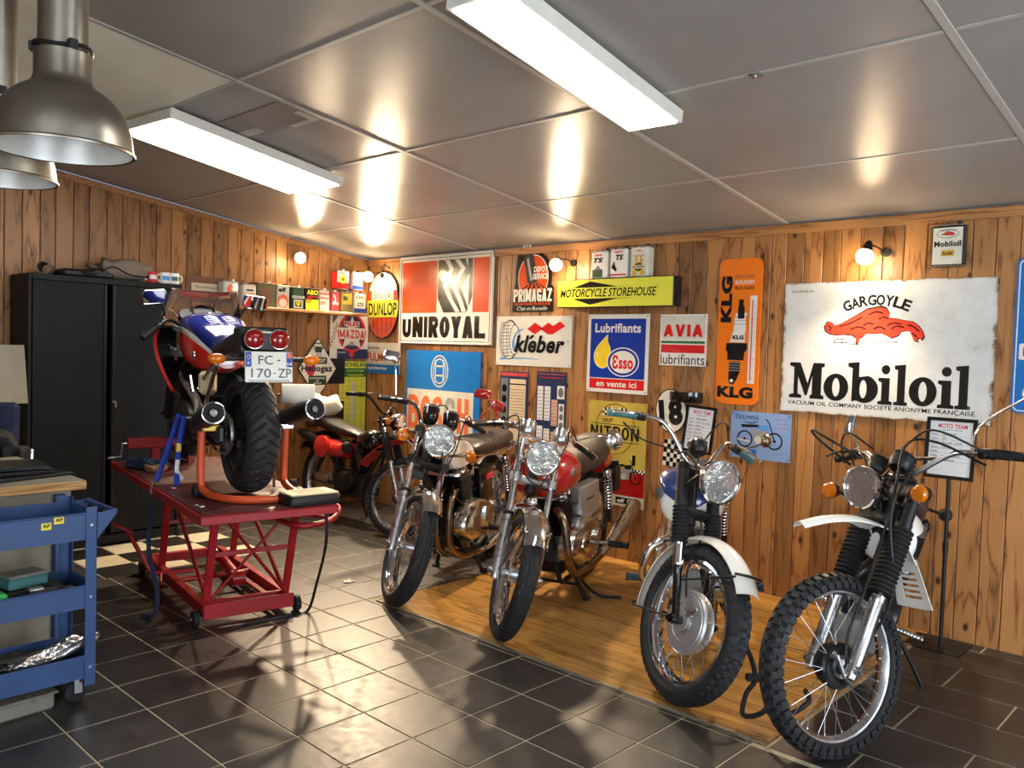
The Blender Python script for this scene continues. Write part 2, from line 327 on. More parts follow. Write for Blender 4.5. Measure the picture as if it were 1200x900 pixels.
# ---- right wall with glazed door, front wall with window (both out of frame)
mat('plaster', (200,190,172), .8, var=.05)
def wall_poly(name, pts, holes, th, M, m): return struct(MB(M).plate(pts, 0, th, holes).build(name, m))
MR = Matrix(((0,0,1,XR),(1,0,0,0),(0,1,0,0),(0,0,0,1)))   # plate (x,y)->(Y,Z), thickness +X
wall_poly('wall_right', [(YF-.1, 0), (YW+.12, 0), (YW+.12, zc(YW+.12)), (YF-.1, zc(YF-.1))], [rect(1.4, 3.8, .02, 2.4)], .1, MR, 'plaster')
MF = Matrix(((1,0,0,0),(0,0,-1,YF),(0,1,0,0),(0,0,0,1)))
wall_poly('wall_front', [(XL-.1, 0), (XR+.1, 0), (XR+.1, zc(YF)), (XL-.1, zc(YF))], [rect(-.8, 2.6, .5, 2.7)], .1, MF, 'plaster')
fr = MB(MR)
for r_ in (rect(1.4,1.47,.02,2.4), rect(3.73,3.8,.02,2.4), rect(2.56,2.64,.02,2.4), rect(1.4,3.8,.02,.1), rect(1.4,3.8,2.32,2.4)): fr.plate(r_, .02, .08)
dn = struct(fr.build('door_1', 'signwhite')); MB(MR).plate(rect(1.42, 3.78, .05, 2.35), .045, .052).build('pane', 'glass', dn)
fr = MB(MF)
for r_ in (rect(-.8,-.73,.5,2.7), rect(2.53,2.6,.5,2.7), rect(.86,.94,.5,2.7), rect(-.8,2.6,.5,.57), rect(-.8,2.6,2.63,2.7)): fr.plate(r_, .02, .08)
wn = struct(fr.build('window_1', 'signwhite')); MB(MF).plate(rect(-.78, 2.58, .52, 2.68), .045, .052).build('pane', 'glass', wn)
bpy.data.objects['daylight_right'].location.x = XR-.03; bpy.data.objects['daylight_front'].location.y = YF+.03

# ---- sloping ceiling of panels and battens
MC = Matrix.Translation((0, YW, 2.53)) @ Matrix.Rotation(-a_, 4, 'X')
cl = struct(MB(MC).box((XL/2+XR/2, -(YW-YF)/2*L_+.05, .06), (XR-XL+.25, (YW-YF)*L_+.3, .05)).build('ceiling', 'signgrey2'))
m = mat('ceilpanel', (158,154,149), .24, var=.05, scale=3, bump=.12, bscale=260, spec=.22)
mat('ceilpale', (252,246,224), .55, var=.05, scale=3); mat('batten', (182,176,168), .4, var=.04)
XS = [XL-.02, -5.54, -4.04, -2.56, -.97, .55, 2.05, XR+.02]; YS = [5.36, 4.37, 3.25, 2.15, 1.04, -.07, -1.18, YF-.02]
for i in range(len(XS)-1):
    for j in range(len(YS)-1):
        y1, y0 = (YS[j]-YW)*L_, (YS[j+1]-YW)*L_
        pale = (i == 1 and j == 3)
        MB(MC).box(((XS[i]+XS[i+1])/2, (y0+y1)/2, .012), (XS[i+1]-XS[i]-.006, y1-y0-.006, .012), .002).build('panel', 'ceilpale' if pale else 'ceilpanel', cl, label='pale yellow unpainted ceiling panel' if pale else None)
for xx in XS[1:-1]: MB(MC).box((xx, (YF-YW)/2*L_, .004), (.034, (YW-YF)*L_, .006), .002).build('batten', 'batten', cl)
for j, yy in enumerate(YS[1:-1]):
    for i in range(len(XS)-1):
        MB(MC).box(((XS[i]+XS[i+1])/2, (yy-YW)*L_, .0045), (XS[i+1]-XS[i]-.04, .022, .005), .002).build('batten', 'batten', cl)
def ceil_pt(x, y, d=0): return MC @ Vector((x, (y-YW)*L_, -d))
# taped repair strip beside left light
mat('tape', (196,192,180), .4); mat('tapegrey', (140,132,126), .4)
MB(MC).box((-4.42, (2.545-YW)*L_, .0025), (.80, .27, .002), 0).build('repair_patch', 'tapegrey', cl)
MB(MC).box((-4.72, (2.60-YW)*L_, .0005), (.24, .07, .002), 0).build('repair_tape', 'tape', cl)
MB(MC).box((-4.22, (2.66-YW)*L_, .0005), (.26, .035, .002), 0).build('repair_tape', 'tape', cl)
MB(MC).box((-4.11, (2.60-YW)*L_, .0005), (.05, .12, .002), 0).build('repair_tape', 'tape', cl)
# hooks on batten
for xx in (-1.72, -.70): 
    hk = MB(MC); hk.box((xx, (3.25-YW)*L_, -.004), (.05, .03, .008), .002); hk.cyl((xx, (3.25-YW)*L_, -.004), (xx, (3.25-YW)*L_, -.02), .006, n=8); hk.build('ceiling_clip', 'steel', cl)

# ---- floor: tiles inside frame are separate, rest joined; parquet inset; checker patch
T = .3345; TX0, TY0 = -3.945, 1.5515
fl_ = struct(MB().box(((XL+XR)/2, (YW+YF)/2, -.0475), (XR-XL+.2, YW-YF+.2, .09)).build('floor', 'grout'))
def tile_material():
    m = bpy.data.materials.new('slate_tile'); m.use_nodes = True; nt = m.node_tree; N = nt.nodes; L = nt.links; b = N['Principled BSDF']
    g = N.new('ShaderNodeNewGeometry'); oi = N.new('ShaderNodeObjectInfo')
    n1 = N.new('ShaderNodeTexNoise'); n1.inputs['Scale'].default_value = 5; n1.inputs['Detail'].default_value = 7; L.new(g.outputs['Position'], n1.inputs['Vector'])
    n2 = N.new('ShaderNodeTexNoise'); n2.inputs['Scale'].default_value = 22; n2.inputs['Detail'].default_value = 6; L.new(g.outputs['Position'], n2.inputs['Vector'])
    rp = N.new('ShaderNodeValToRGB'); e = rp.color_ramp.elements; e[0].position = .3; e[0].color = lin((26,25,25)); e[1].position = .75; e[1].color = lin((56,52,49)); L.new(n1.outputs['Fac'], rp.inputs[0])
    mr = N.new('ShaderNodeMapRange'); mr.inputs[3].default_value = .8; mr.inputs[4].default_value = 1.15; L.new(oi.outputs['Random'], mr.inputs[0])
    c = N.new('ShaderNodeCombineColor')
    for k in range(3): L.new(mr.outputs[0], c.inputs[k])
    mx = N.new('ShaderNodeMix'); mx.data_type = 'RGBA'; mx.blend_type = 'MULTIPLY'; mx.inputs[0].default_value = 1; L.new(rp.outputs[0], mx.inputs[6]); L.new(c.outputs[0], mx.inputs[7]); L.new(mx.outputs[2], b.inputs['Base Color'])
    r2 = N.new('ShaderNodeMapRange'); r2.inputs[1].default_value = .3; r2.inputs[2].default_value = .7; r2.inputs[3].default_value = .36; r2.inputs[4].default_value = .46; L.new(n2.outputs['Fac'], r2.inputs[0]); L.new(r2.outputs[0], b.inputs['Roughness'])
    b.inputs['Specular IOR Level'].default_value = .9
    ad = N.new('ShaderNodeMath'); ad.operation = 'ADD'; L.new(n1.outputs['Fac'], ad.inputs[0]); L.new(n2.outputs['Fac'], ad.inputs[1])
    bp = N.new('ShaderNodeBump'); bp.inputs['Strength'].default_value = .14; bp.inputs['Distance'].default_value = .004; L.new(ad.outputs[0], bp.inputs['Height']); L.new(bp.outputs[0], b.inputs['Normal'])
    MATS['slate'] = m
tile_material()
def px_of(p):
    m = SC.camera.matrix_world.inverted() @ Vector(p)
    if m.z > -.1: return (-1e4, -1e4)
    return (600+F_PX*m.x/-m.z, 450-F_PX*m.y/-m.z)
PX0, PX1, PY0 = -4.215, -1.555, 3.262
def tile_cells():
    # main square grid left of platform right edge
    for i in range(-14, 32):
        for j in range(-14, 13):
            x0, y0 = TX0+i*T, TY0+j*T
            if x0+T > PX1+.02 and y0 > PY0-.1: continue
            yield x0, y0, T, T
    # brick bond area right of the platform
    for j in range(7):
        y0 = 3.150+j*.345-.0
        for i in range(-1, 12):
            x0 = -1.235+(0 if j % 2 == 0 else .33)+(i)*.66
            yield x0, y0, .66, .345
KX0, KX1, KY0, KY1 = -7.015, -5.795, 2.195, 3.415
tm = {}; rest = MB(); cnt = 0; checker = []
def clip(x0, y0, w, h):
    x1, y1 = x0+w, y0+h; x0 = max(x0, XL); x1 = min(x1, XR); y0 = max(y0, YF); y1 = min(y1, YW); return x0, y0, x1, y1
g_ = .0038
for x0, y0, w, h in tile_cells():
    a, b, c, d = clip(x0, y0, w, h)
    if h > .34: a = max(a, PX1+.015); b = max(b, TY0+5*T+.03-.0)
    if c-a < .03 or d-b < .03: continue
    # cut by platform
    if b < YW and d > PY0 and c > PX0 and a < PX1+.01:
        if a >= PX0-.001 and b >= PY0-.02 and c <= PX1+.05: continue
        if b < PY0 and d > PY0 and a >= PX0-.15: d = PY0-.006
        elif a < PX0: c = PX0-.006
        if c-a < .03 or d-b < .03: continue
    vis = any(-5 < px_of(p)[0] < 1205 and px_of(p)[1] < 905 for p in ((a, b, 0), (c, b, 0), (a, d, 0), (c, d, 0)))
    pcs = [(a, b, c, d)]
    if c > KX0 and a < KX1 and d > KY0 and b < KY1:
        pcs = []
        if a < KX0: pcs.append((a, b, KX0, d))
        if c > KX1: pcs.append((KX1, b, c, d))
        a2, c2 = max(a, KX0), min(c, KX1)
        if b < KY0: pcs.append((a2, b, c2, KY0))
        if d > KY1: pcs.append((a2, KY1, c2, d))
    for (a, b, c, d) in pcs:
        if c-a < .015 or d-b < .015: continue
        key = (round(c-a, 3), round(d-b, 3)); ctr = ((a+c)/2, (b+d)/2, -.005)
        if vis and cnt < 296:
            if key not in tm: tm[key] = MB().box((0, 0, 0), (key[0]-2*g_, key[1]-2*g_, .0105), .0025).mesh('floor_tile', 'slate', 20)
            o = bpy.data.objects.new('floor_tile', tm[key]); COL.objects.link(o); o.parent = fl_; o.location = ctr; cnt += 1
        else: rest.box(ctr, (c-a-2*g_, d-b-2*g_, .0105), .0025)
stuff(rest.build('floor_tiles', 'slate', fl_, 20))
print('TILES', cnt)
for i in range(4):
    for j in range(4):
        a = KX0+i*.305; b = KY0+j*.305; wht = (i+j) % 2 == 0
        MB().box((a+.1525, b+.1525, -.005), (.305-2*g_, .305-2*g_, .0108), .0025).build('floor_tile', 'checkwhite' if wht else 'checkblack', fl_, 20, label='cream checkerboard tile' if wht else 'black checkerboard tile')
# parquet platform: staggered boards along x, each a floor board
pm_ = MB(); rb = random.Random(5); bw = .0665
pb = struct(MB().box(((PX0+PX1)/2, (PY0+YW)/2, -.006), (PX1-PX0, YW-PY0, .008)).build('trim_3', 'pinetrim'))
y = PY0+.012; row = 0; bmesh_cache = {}; small = MB(); nb = 0
while y < YW-.01:
    h = min(bw, YW-y); x = PX0+.012-rb.random()*.45
    while x < PX1-.012:
        w = rb.choice((.42, .5, .58, .66)); a = max(x, PX0+.012); b = min(x+w, PX1-.012); x += w
        if b-a < .02: continue
        key = round(b-a, 2); key = (key, round(h, 3))
        if nb < 290:
            if key not in bmesh_cache: bmesh_cache[key] = MB().box((0, 0, 0), (key[0]-.0006, key[1]-.0006, .008), .0006).mesh('floor_board', 'parquet', 0)
            o = bpy.data.objects.new('floor_board', bmesh_cache[key]); COL.objects.link(o); o.parent = pb; o.location = ((a+b)/2, y+h/2, .003); nb += 1
        else: small.box(((a+b)/2, y+h/2, .003), (b-a-.0006, h-.0006, .008), .0006)
    y += bw; row += 1
if small.v: stuff(small.build('floor_boards', 'parquet', pb, 0))
mat('edgealu', (140,128,108), .5, .5, var=.2)
struct(MB().box(((PX0+PX1)/2, PY0+.004, .003), (PX1-PX0, .020, .012), .003).build('trim_4', 'edgealu'))
struct(MB().box((PX1-.004, (PY0+YW)/2, .003), (.016, YW-PY0, .012), .003).build('trim_5', 'pinetrim'))
struct(MB().box((PX0+.004, (PY0+YW)/2, .003), (.012, YW-PY0, .011), .003).build('trim_6', 'black'))

# ================================================================ LIGHTS
def led(label, corners_near_l, w, l, drop, x0, y0, angle, power):
    # x0,y0 near-left corner; extends +x by w, +y by l
    o = thing('led_panel_light', label, 'ceiling light', tuple(ceil_pt(x0, y0, 0)), (-a_, 0, angle), 'LED panel lights')
    fr = MB(); t = .02
    fr.box((w/2, l/2, -drop+.03), (w, l, .06), .003).build('housing', 'signwhite', o)
    MB().box((w/2, l/2, -drop-.003), (w-2*t, l-2*t, .008), .002).build('diffuser', 'led', o)
mat('led', (255,250,240), .5, var=0, emit=15.5)
led('long white LED ceiling light hanging over middle of room, right of the two', 0, .30, 1.30, .075, -2.385, 2.11, radians(3.6), 1)
led('white LED ceiling light beside pale yellow panel, nearer red and blue motorcycle', 0, .60, 1.28, .075, -5.345, 2.08, radians(5), 1)

mat('bulb', (255,226,170), .3, var=0, emit=38)
def wall_lamp(label, pos, wall, aim, beam=1):
    o = thing('wall_lamp', label, 'wall lamp', pos, (0, 0, 0), 'small clip spotlights on the wood walls')
    d = {'back': Vector((0, 1, 0)), 'left': Vector((-1, 0, 0))}[wall]; s_ = Vector((1, 0, 0)) if wall == 'back' else Vector((0, 1, 0))
    dist = .14; a = Vector(aim).normalized()
    base = d*dist+s_*.07
    MB().cyl(base+Vector((0,0,.01)), base-d*.02+Vector((0,0,.01)), .028, n=16).build('base', 'darkmetal', o)
    MB().tube([base, base*.6+Vector((0,0,.035)), -a*.055], .005, 8, 4).build('arm', 'darkmetal', o)
    MB().lathe([(.014, -.075), (.024, -.06), (.03, -.03), (.042, .0), (.040, .0), (.027, -.03), (.012, -.05)], (0,0,0), a, 20).build('shade', 'darkmetal', o)
    MB().ball(a*.028, .052, 16, 10).build('bulb', 'bulb', o)
    l = bpy.data.lights.new('spot_glow', 'POINT'); l.energy = 9; l.color = (1, .76, .48); l.shadow_soft_size = .04
    lo = bpy.data.objects.new('lamp_light', l); COL.objects.link(lo); lo.parent = o; lo.location = a*.09
    l = bpy.data.lights.new('reflector_beam', 'SPOT'); l.energy = 210*beam; l.color = (1, .76, .50); l.shadow_soft_size = .055; l.spot_size = radians(125); l.spot_blend = .6
    lo = bpy.data.objects.new('lamp_beam', l); COL.objects.link(lo); lo.parent = o; lo.location = a*.09; lo.rotation_euler = a.to_track_quat('-Z', 'Y').to_euler()
wall_lamp('small spotlight above large white enamel oil sign on back wall', (-1.97, 5.21, 2.292), 'back', (-.1, -.35, -.9), .5)
wall_lamp('small spotlight between bottle-gas sign and yellow light box', (-4.46, 5.21, 2.35), 'back', (.45, -.85, -.75), 1.3)
wall_lamp('small spotlight over the left edge of round tyre stock sign', (-6.98, 5.20, 2.345), 'back', (.8, -.7, -.6), 1.45)
wall_lamp('small spotlight on left wall above shelf of oil cans', (-7.03, 4.42, 2.465), 'left', (.9, -.2, -.65), 1.3)

# high-bay aluminium pendants
mat('innershade', (225,225,220), .4, .35, var=.05)
def pendant(label, pos, s):
    o = thing('industrial_pendant', label, 'pendant lamp', pos, (0,0,0), 'aluminium high-bay pendant lamps', s)
    R = .225
    out = [(R+.006, 0), (R+.008, .006), (R+.002, .012)]+[(R*cos(radians(t))**.85, .012+.225*sin(radians(t))**1.0) for t in range(6, 68, 5)]+[(.094, .235), (.090, .250), (.090, .330)]
    inn = [(.082, .325), (.084, .235)]+[((R-.006)*cos(radians(t))**.85, .010+.215*sin(radians(t))) for t in range(66, 2, -5)]+[(R-.004, .002)]
    sh_ = MB().lathe(out+[(.080, .33), (R-.02, .02), (R-.003, .003)], (0,0,0), (0,0,1), 56).build('reflector_shade', 'brushed', o) if 0 else MB().loft([[Vector((r*cos(2*pi*j/56), r*sin(2*pi*j/56), h)) for j in range(56)] for r, h in [(R-.003, .001)]+out], cap=False).build('reflector_shade', 'brushed', o)
    MB().loft([[Vector((r*cos(2*pi*j/56), r*sin(2*pi*j/56), h)) for j in range(56)] for r, h in inn], cap=False).build('inner_reflector', 'innershade', sh_)
    MB().lathe([(.078, .34), (.078, .74), (.02, .75)], (0,0,0), (0,0,1), 36).build('ballast_housing', 'brushed', o)
    cm = MB(); cm.tube([(.090*cos(t*pi/12), .090*sin(t*pi/12), .345+.006*sin(t*pi/4)) for t in range(24)], .006, 6, closed=True)
    for t in (0, 2.1, 4.2): cm.box((.088*cos(t), .088*sin(t), .345), (.03, .03, .032), .003, t)
    cm.build('clamp_ring', 'black', o)
    MB().lathe([(.001, .30), (.02, .28), (.05, .19), (.045, .11), (.02, .08), (.001, .075)], (0,0,0), (0,0,1), 20).build('lamp_bulb', 'glasswhite', o)
    ztop = (zc(pos[1])-pos[2])/s
    MB().cyl((0,0,.74), (0,0,max(ztop, .745)), .006, n=8).build('hanging_rod', 'steel', o)
mat('glasswhite', (230,230,225), .15, var=0)
pendant('large aluminium dome pendant hanging top left, the nearer one', (-3.133, 1.027, 2.262), 1.0)
pendant('aluminium dome pendant partly hidden behind the larger one at top left', (-3.929, 1.033, 2.262), 1.0)
# ================================================================ SIGNS
BACK = (pi/2, 0, 0); LEFT = (pi/2, 0, pi/2)
def sign(name, label, x, z, outline=None, w=0, h=0, m='signwhite', wall='back', th=.006, off=.004, cat='sign', rx=0, tilt=0, smooth=30, screws=0, y=None, group=None):
    """origin at the lower left corner of the sign, local x right, local y up, local z out of the wall"""
    loc = (x, (y if y is not None else YW)-off, z) if wall == 'back' else (XL+off, x, z)
    r = BACK if wall == 'back' else LEFT
    o = thing(name, label, cat, loc, r, group)
    if tilt: o.rotation_euler = (r[0], tilt, r[2])
    pts = outline or (rrect(0, w, 0, h, rx) if rx else rect(0, w, 0, h))
    MB().plate(pts, 0, th).build('panel', m, o, smooth)
    o['_th'] = th; del o['_th']
    if screws:
        for sx, sy in ((.015, .015), (w-.015, .015), (.015, h-.015), (w-.015, h-.015)): MB().cyl((sx, sy, th), (sx, sy, th+.002), .005, n=8).build('screw', 'darkmetal', o)
    return o
def P(o, name, pts, m, z, th=.0008, holes=()): return MB().plate(pts, z, z+th, holes).build(name, m, o, 0)
def stroke(pts, w, closed=False, sm=0):
    """polyline to ribbon polygon in 2D"""
    Q = [Vector((p[0], p[1], 0)) for p in pts]
    if sm: Q = catmull(Q, sm, closed)
    a = []; b = []; n = len(Q)
    for i in range(n):
        t = (Q[min(i+1, n-1)]-Q[max(i-1, 0)]).normalized(); nn = Vector((-t.y, t.x, 0))
        ww = w if not callable(w) else w(i/(n-1)); a.append(Q[i]+nn*ww/2); b.append(Q[i]-nn*ww/2)
    return [(p.x, p.y) for p in a]+[(p.x, p.y) for p in b[::-1]]

LET = {'A': [('d',.0,0,.5,1),('d',1,0,.5,1),('h',.18,.82,.24)], 'V': [('d',0,1,.5,0),('d',1,1,.5,0)], 'I': [('d',.5,0,.5,1)], 'L': [('d',0,0,0,1),('h',0,1,0)], 'H': [('d',0,0,0,1),('d',1,0,1,1),('h',0,1,.5)],
 'N': [('d',0,0,0,1),('d',1,0,1,1),('d',0,1,1,0)], 'M': [('d',0,0,0,1),('d',1,0,1,1),('d',0,1,.5,.12),('d',1,1,.5,.12)], 'T': [('h',0,1,1),('d',.5,0,.5,1)], 'Y': [('d',0,1,.5,.42),('d',1,1,.5,.42),('d',.5,0,.5,.5)], 'Z': [('h',0,1,1),('h',0,1,0),('d',0,0,1,1)],
 'E': [('d',0,0,0,1),('h',0,1,1),('h',0,1,0),('h',0,.85,.5)], 'U': [('c',[(0,1),(0,.35),(.12,.08),(.5,0),(.88,.08),(1,.35),(1,1)])], 'O': [('o',)], 'D': [('d',0,0,0,1),('c',[(0,1),(.55,1),(.95,.78),(1,.5),(.95,.22),(.55,0),(0,0)])],
 'P': [('d',0,0,0,1),('c',[(0,1),(.7,1),(1,.86),(1,.62),(.7,.48),(0,.48)])], 'R': [('d',0,0,0,1),('c',[(0,1),(.7,1),(1,.86),(1,.64),(.7,.5),(0,.5)]),('d',.55,.5,1,0)], 'B': [('d',0,0,0,1),('c',[(0,1),(.7,1),(.95,.88),(.95,.66),(.7,.54),(0,.54)]),('c',[(0,.54),(.75,.54),(1,.40),(1,.14),(.75,0),(0,0)])],
 'S': [('c',[(1,.78),(.85,.96),(.5,1),(.12,.93),(.02,.74),(.2,.58),(.75,.44),(.98,.26),(.88,.06),(.5,0),(.12,.05),(0,.24)])], 'C': [('c',[(1,.74),(.88,.94),(.5,1),(.12,.92),(0,.6),(0,.4),(.12,.08),(.5,0),(.88,.06),(1,.26)])], 'G': [('c',[(1,.74),(.88,.94),(.5,1),(.12,.92),(0,.6),(0,.4),(.12,.08),(.5,0),(.88,.06),(1,.3)]),('h',.5,1,.42),('d',1,.0,1,.42)]}
def block(o, word, x0, x1, y0, y1, z, m, wt=.34, hb=None, gap=.16, shear=0, wide={'I': .36, 'M': 1.25, 'N': 1.08}):
    # heavy poster lettering drawn from bars and curves; wt = stroke width / letter width
    H = y1-y0; tot = sum(wide.get(c, 1) for c in word)+gap*(len(word)-1); u = (x1-x0)/tot; x = x0; mb = MB(); k = 0
    for c in word:
        W = u*wide.get(c, 1); w = min(u*wt, W); hb_ = hb or w*.72; X = lambda a: x+w/2+a*(W-w) if c != 'I' else x+W/2; Y = lambda a: y0+hb_/2+a*(H-hb_)
        for q in LET[c]:
            zz = z+.00004*k; k += 1; s_ = lambda p: (p[0]+shear*(p[1]-y0), p[1])
            if q[0] == 'd': ya, yb = y0+q[2]*H, y0+q[4]*H; mb.plate([s_(p) for p in ((X(q[1])-w/2, ya), (X(q[1])+w/2, ya), (X(q[3])+w/2, yb), (X(q[3])-w/2, yb))], zz, zz+.0006)
            elif q[0] == 'h': mb.plate([s_(p) for p in ((X(q[1])-w/2, Y(q[3])-hb_/2), (X(q[2])+w/2*(1 if q[2] > .8 else 0), Y(q[3])-hb_/2), (X(q[2])+w/2*(1 if q[2] > .8 else 0), Y(q[3])+hb_/2), (X(q[1])-w/2, Y(q[3])+hb_/2))], zz, zz+.0006)
            elif q[0] == 'o': mb.plate([s_(p) for p in ell(x+W/2, y0+H/2, W/2, H/2, 32)], zz, zz+.0006, [[s_(p) for p in ell(x+W/2, y0+H/2, W/2-w, H/2-hb_, 32)]])
            else: mb.plate([s_(p) for p in stroke([(X(a), Y(b)) for a, b in q[1]], (w+hb_)/2*.95, sm=3)], zz, zz+.0006)
        x += W+gap*u
    return mb.build('lettering', m, o, 0)

# --- UNIROYAL
o = sign('enamel_sign', 'large orange and white tyre maker sign with black chevron tread, above the blue sign', -6.62, 1.665, w=1.31, h=.855, th=.018, m='signwhite')
z = .018
fr_ = MB()
for a, b in (((0,0), (1.31,0)), ((0,.855), (1.31,.855))): fr_.box(((a[0]+b[0])/2, a[1]+(.008 if a[1] == 0 else -.008), z+.003), (1.31, .016, .010), .003)
for xx in (.008, 1.302): fr_.box((xx, .4275, z+.003), (.016, .855, .010), .003)
fr_.build('rim', 'signwhite', o)
P(o, 'rim_line', rect(.024, 1.286, .024, .831), 'signblack', z, .0006); P(o, 'white_field', rect(.030, 1.280, .030, .825), 'signwhite', z+.0006, .0006)
P(o, 'orange_field', rect(.04, .56, .30, .80), 'signorange', z+.0012); P(o, 'orange_field', rect(1.06, 1.27, .30, .80), 'signorange', z+.0012)
P(o, 'tread_emblem', [(.575,.80),(.575,.44),(.66,.30),(.975,.30),(1.05,.44),(1.05,.80)], 'signblack', z+.0012)
for zig, hw_ in (([(.70,.795),(.765,.71),(.675,.555),(.755,.43),(.86,.305)], .030), ([(.835,.795),(.925,.71),(.80,.55),(.90,.40),(.945,.305)], .030)):
    P(o, 'chevron', [(x_-hw_, y_) for x_, y_ in zig]+[(x_+hw_, y_) for x_, y_ in zig[::-1]], 'signwhite', z+.002)
P(o, 'chevron', [(.955,.795),(.985,.795),(.985,.73)], 'signwhite', z+.002); P(o, 'chevron', [(1.005,.66),(1.005,.33),(.90,.535)], 'signwhite', z+.002)
block(o, 'UNIROYAL', .05, 1.235, .06, .265, z+.0012, 'signblack', .43, .048, .12)
P(o, 'crown_mark', ell(.60, .45, .02, .02, 10), 'signblack', z+.002)

# --- BOSCH
o = sign('enamel_sign', 'blue sign with orange lettering and armature emblem behind nearest dark motorcycle', -6.50, .80, w=1.06, h=.80, th=.012, m='signblue'); z = .012
P(o, 'light_field', rect(.0+.03, .98, .0, .42), 'signgrey', z)
P(o, 'emblem', ell(.50, .605, .125, .155), 'signgrey', z, .0008, [ell(.50, .605, .113, .143)])
P(o, 'emblem', ell(.50, .605, .095, .122), 'signgrey', z, .0008, [ell(.50, .605, .085, .111)])
for r_ in (rect(.435,.450,.50,.71), rect(.550,.565,.50,.71), rect(.435,.565,.645,.66), rect(.435,.565,.555,.57)): P(o, 'emblem', r_, 'signgrey', z+.0009)
block(o, 'BO', .05, .39, .03, .36, z+.0008, 'orangeprint', .36, .06); block(o, 'S', .41, .56, .03, .36, z+.0008, 'orangeprint', .36, .06); block(o, 'C', .585, .735, .03, .36, z+.0008, 'signgrey2', .36, .06); block(o, 'H', .765, .92, .03, .36, z+.0008, 'orangeprint', .36, .06)

# --- KLEBER
o = sign('enamel_sign', 'white tyre sign with three red diamonds, a tyre drawing and black italic lettering', -5.25, 1.495, w=.87, h=.43, th=.008, screws=1); z = .008
P(o, 'tyre_drawing', ell(.165, .225, .105, .175, 40), 'signblack', z, .0006); P(o, 'tyre_drawing', ell(.160, .225, .096, .166, 40), 'signwhite', z+.0006, .0006, )
for k in range(5):
    P(o, 'tyre_drawing', stroke([(.075+.02*k+.03*sin(pi*t/10)*(-1)*(1 if k < 3 else .4), .07+.31*t/10) for t in range(11)], .004), 'signblack', z+.0012, .0004)
for k in range(11): P(o, 'tyre_drawing', stroke([(.065+.004*abs(k-5), .075+.03*k), (.20, .085+.03*k)], .004), 'signblack', z+.0013, .0004)
P(o, 'tyre_drawing', ell(.225, .225, .060, .135, 30), 'signwhite', z+.0018, .0005); P(o, 'tyre_drawing', ell(.225, .225, .060, .135, 30), 'signblack', z+.0018, .0006, [ell(.225, .225, .054, .128, 30)])
P(o, 'water_splash', stroke([(.23,.13),(.21,.20),(.25,.29),(.32,.32)], lambda t: .03*(1-t)+.006, sm=5), 'paleblue', z+.0026, .0004)
P(o, 'water_splash', stroke([(.05,.055),(.2,.062),(.4,.065),(.52,.06)], lambda t: .016*(1-t)+.003, sm=4), 'paleblue', z, .0006)
for x0, y0 in ((.37,.275), (.52,.275)): P(o, 'red_diamond', [(x0,y0+.045),(x0+.09,y0+.10),(x0+.185,y0+.05),(x0+.09,y0)], 'signred', z, .0008)
P(o, 'red_diamond', [(.60,.275),(.66,.275),(.80,.345),(.74,.385),(.66,.345)], 'signred', z, .0007)
text('kleber', .225, .80, .115, .265, z+.003, 'signblack', o, bold=.035, shear=.25); P(o, 'accent', [(.395,.232),(.425,.232),(.462,.268),(.425,.268)], 'signblack', z+.003)
text('\u00ae', .825, .84, .21, .225, z, 'signblack', o)

# --- PRIMAGAZ
out = [(0,0),(.47,0),(.47,.165)]+[(.47,.2)]+ell(.245, .29, .20, .225, 22, -15, 100)+[(.16,.60),(.08,.56),(.05,.50),(.03,.36)]+[(.03,.25),(0,.17)]
o = sign('enamel_sign', 'small cut-out bottle-gas sign with black cylinder on orange disc', -5.065, 1.965, outline=out, m='signblack', th=.008, y=YW); z = .008
P(o, 'orange_disc', ell(.235, .29, .175, .20), 'signwhite', z, .0005); P(o, 'orange_disc', ell(.235, .29, .168, .192), 'signorange', z+.0005, .0005)
P(o, 'rays', [(.0,.17),(.47,.17),(.25,.27)], 'signorange', z, .0006)
for k in range(5): P(o, 'rays', [(.25,.27),(.06+.085*k,.17),(.10+.085*k,.17)], 'signblack', z+.0012, .0004)
ga = radians(15); G = Matrix.Translation((.20, .385, 0)) @ Matrix.Rotation(ga, 4, 'Z')
cyl_ = [(G @ Vector((x_, y_, 0))).to_2d()[:] for x_, y_ in rrect(-.06, .06, -.15, .12, .04)]
P(o, 'gas_cylinder', cyl_, 'darkmetal', z+.0012, .0006)
P(o, 'gas_cylinder', [(G @ Vector((x_, y_, 0))).to_2d()[:] for x_, y_ in rect(-.025, .0, -.12, .08)], 'signgrey2', z+.002, .0004)
P(o, 'gas_cylinder', [(G @ Vector((x_, y_, 0))).to_2d()[:] for x_, y_ in rect(-.05, .05, .125, .20)], 'signwhite', z+.0012, .0006)
for q in (-.02, .012): P(o, 'gas_cylinder', [(G @ Vector((x_, y_, 0))).to_2d()[:] for x_, y_ in rect(q, q+.012, .125, .20)], 'signblack', z+.002, .0004)
P(o, 'red_band', rect(0, .47, .0, .165), 'signblack', z+.0014, .0003)
text('DEPOT', .245, .40, .335, .385, z+.002, 'signwhite', o, bold=.03); text('SERVICE', .235, .405, .275, .325, z+.002, 'signwhite', o, bold=.03)
block(o, 'PRIMAGAZ', .012, .458, .085, .195, z+.0024, 'signwhite', .40, .02, .12)
text('LE BUTANE FRANCAIS', .03, .44, .055, .078, z+.002, 'signorange', o, bold=.03); text("C'est en Bouteille", .06, .41, .012, .045, z+.002, 'signwhite', o, shear=.3)

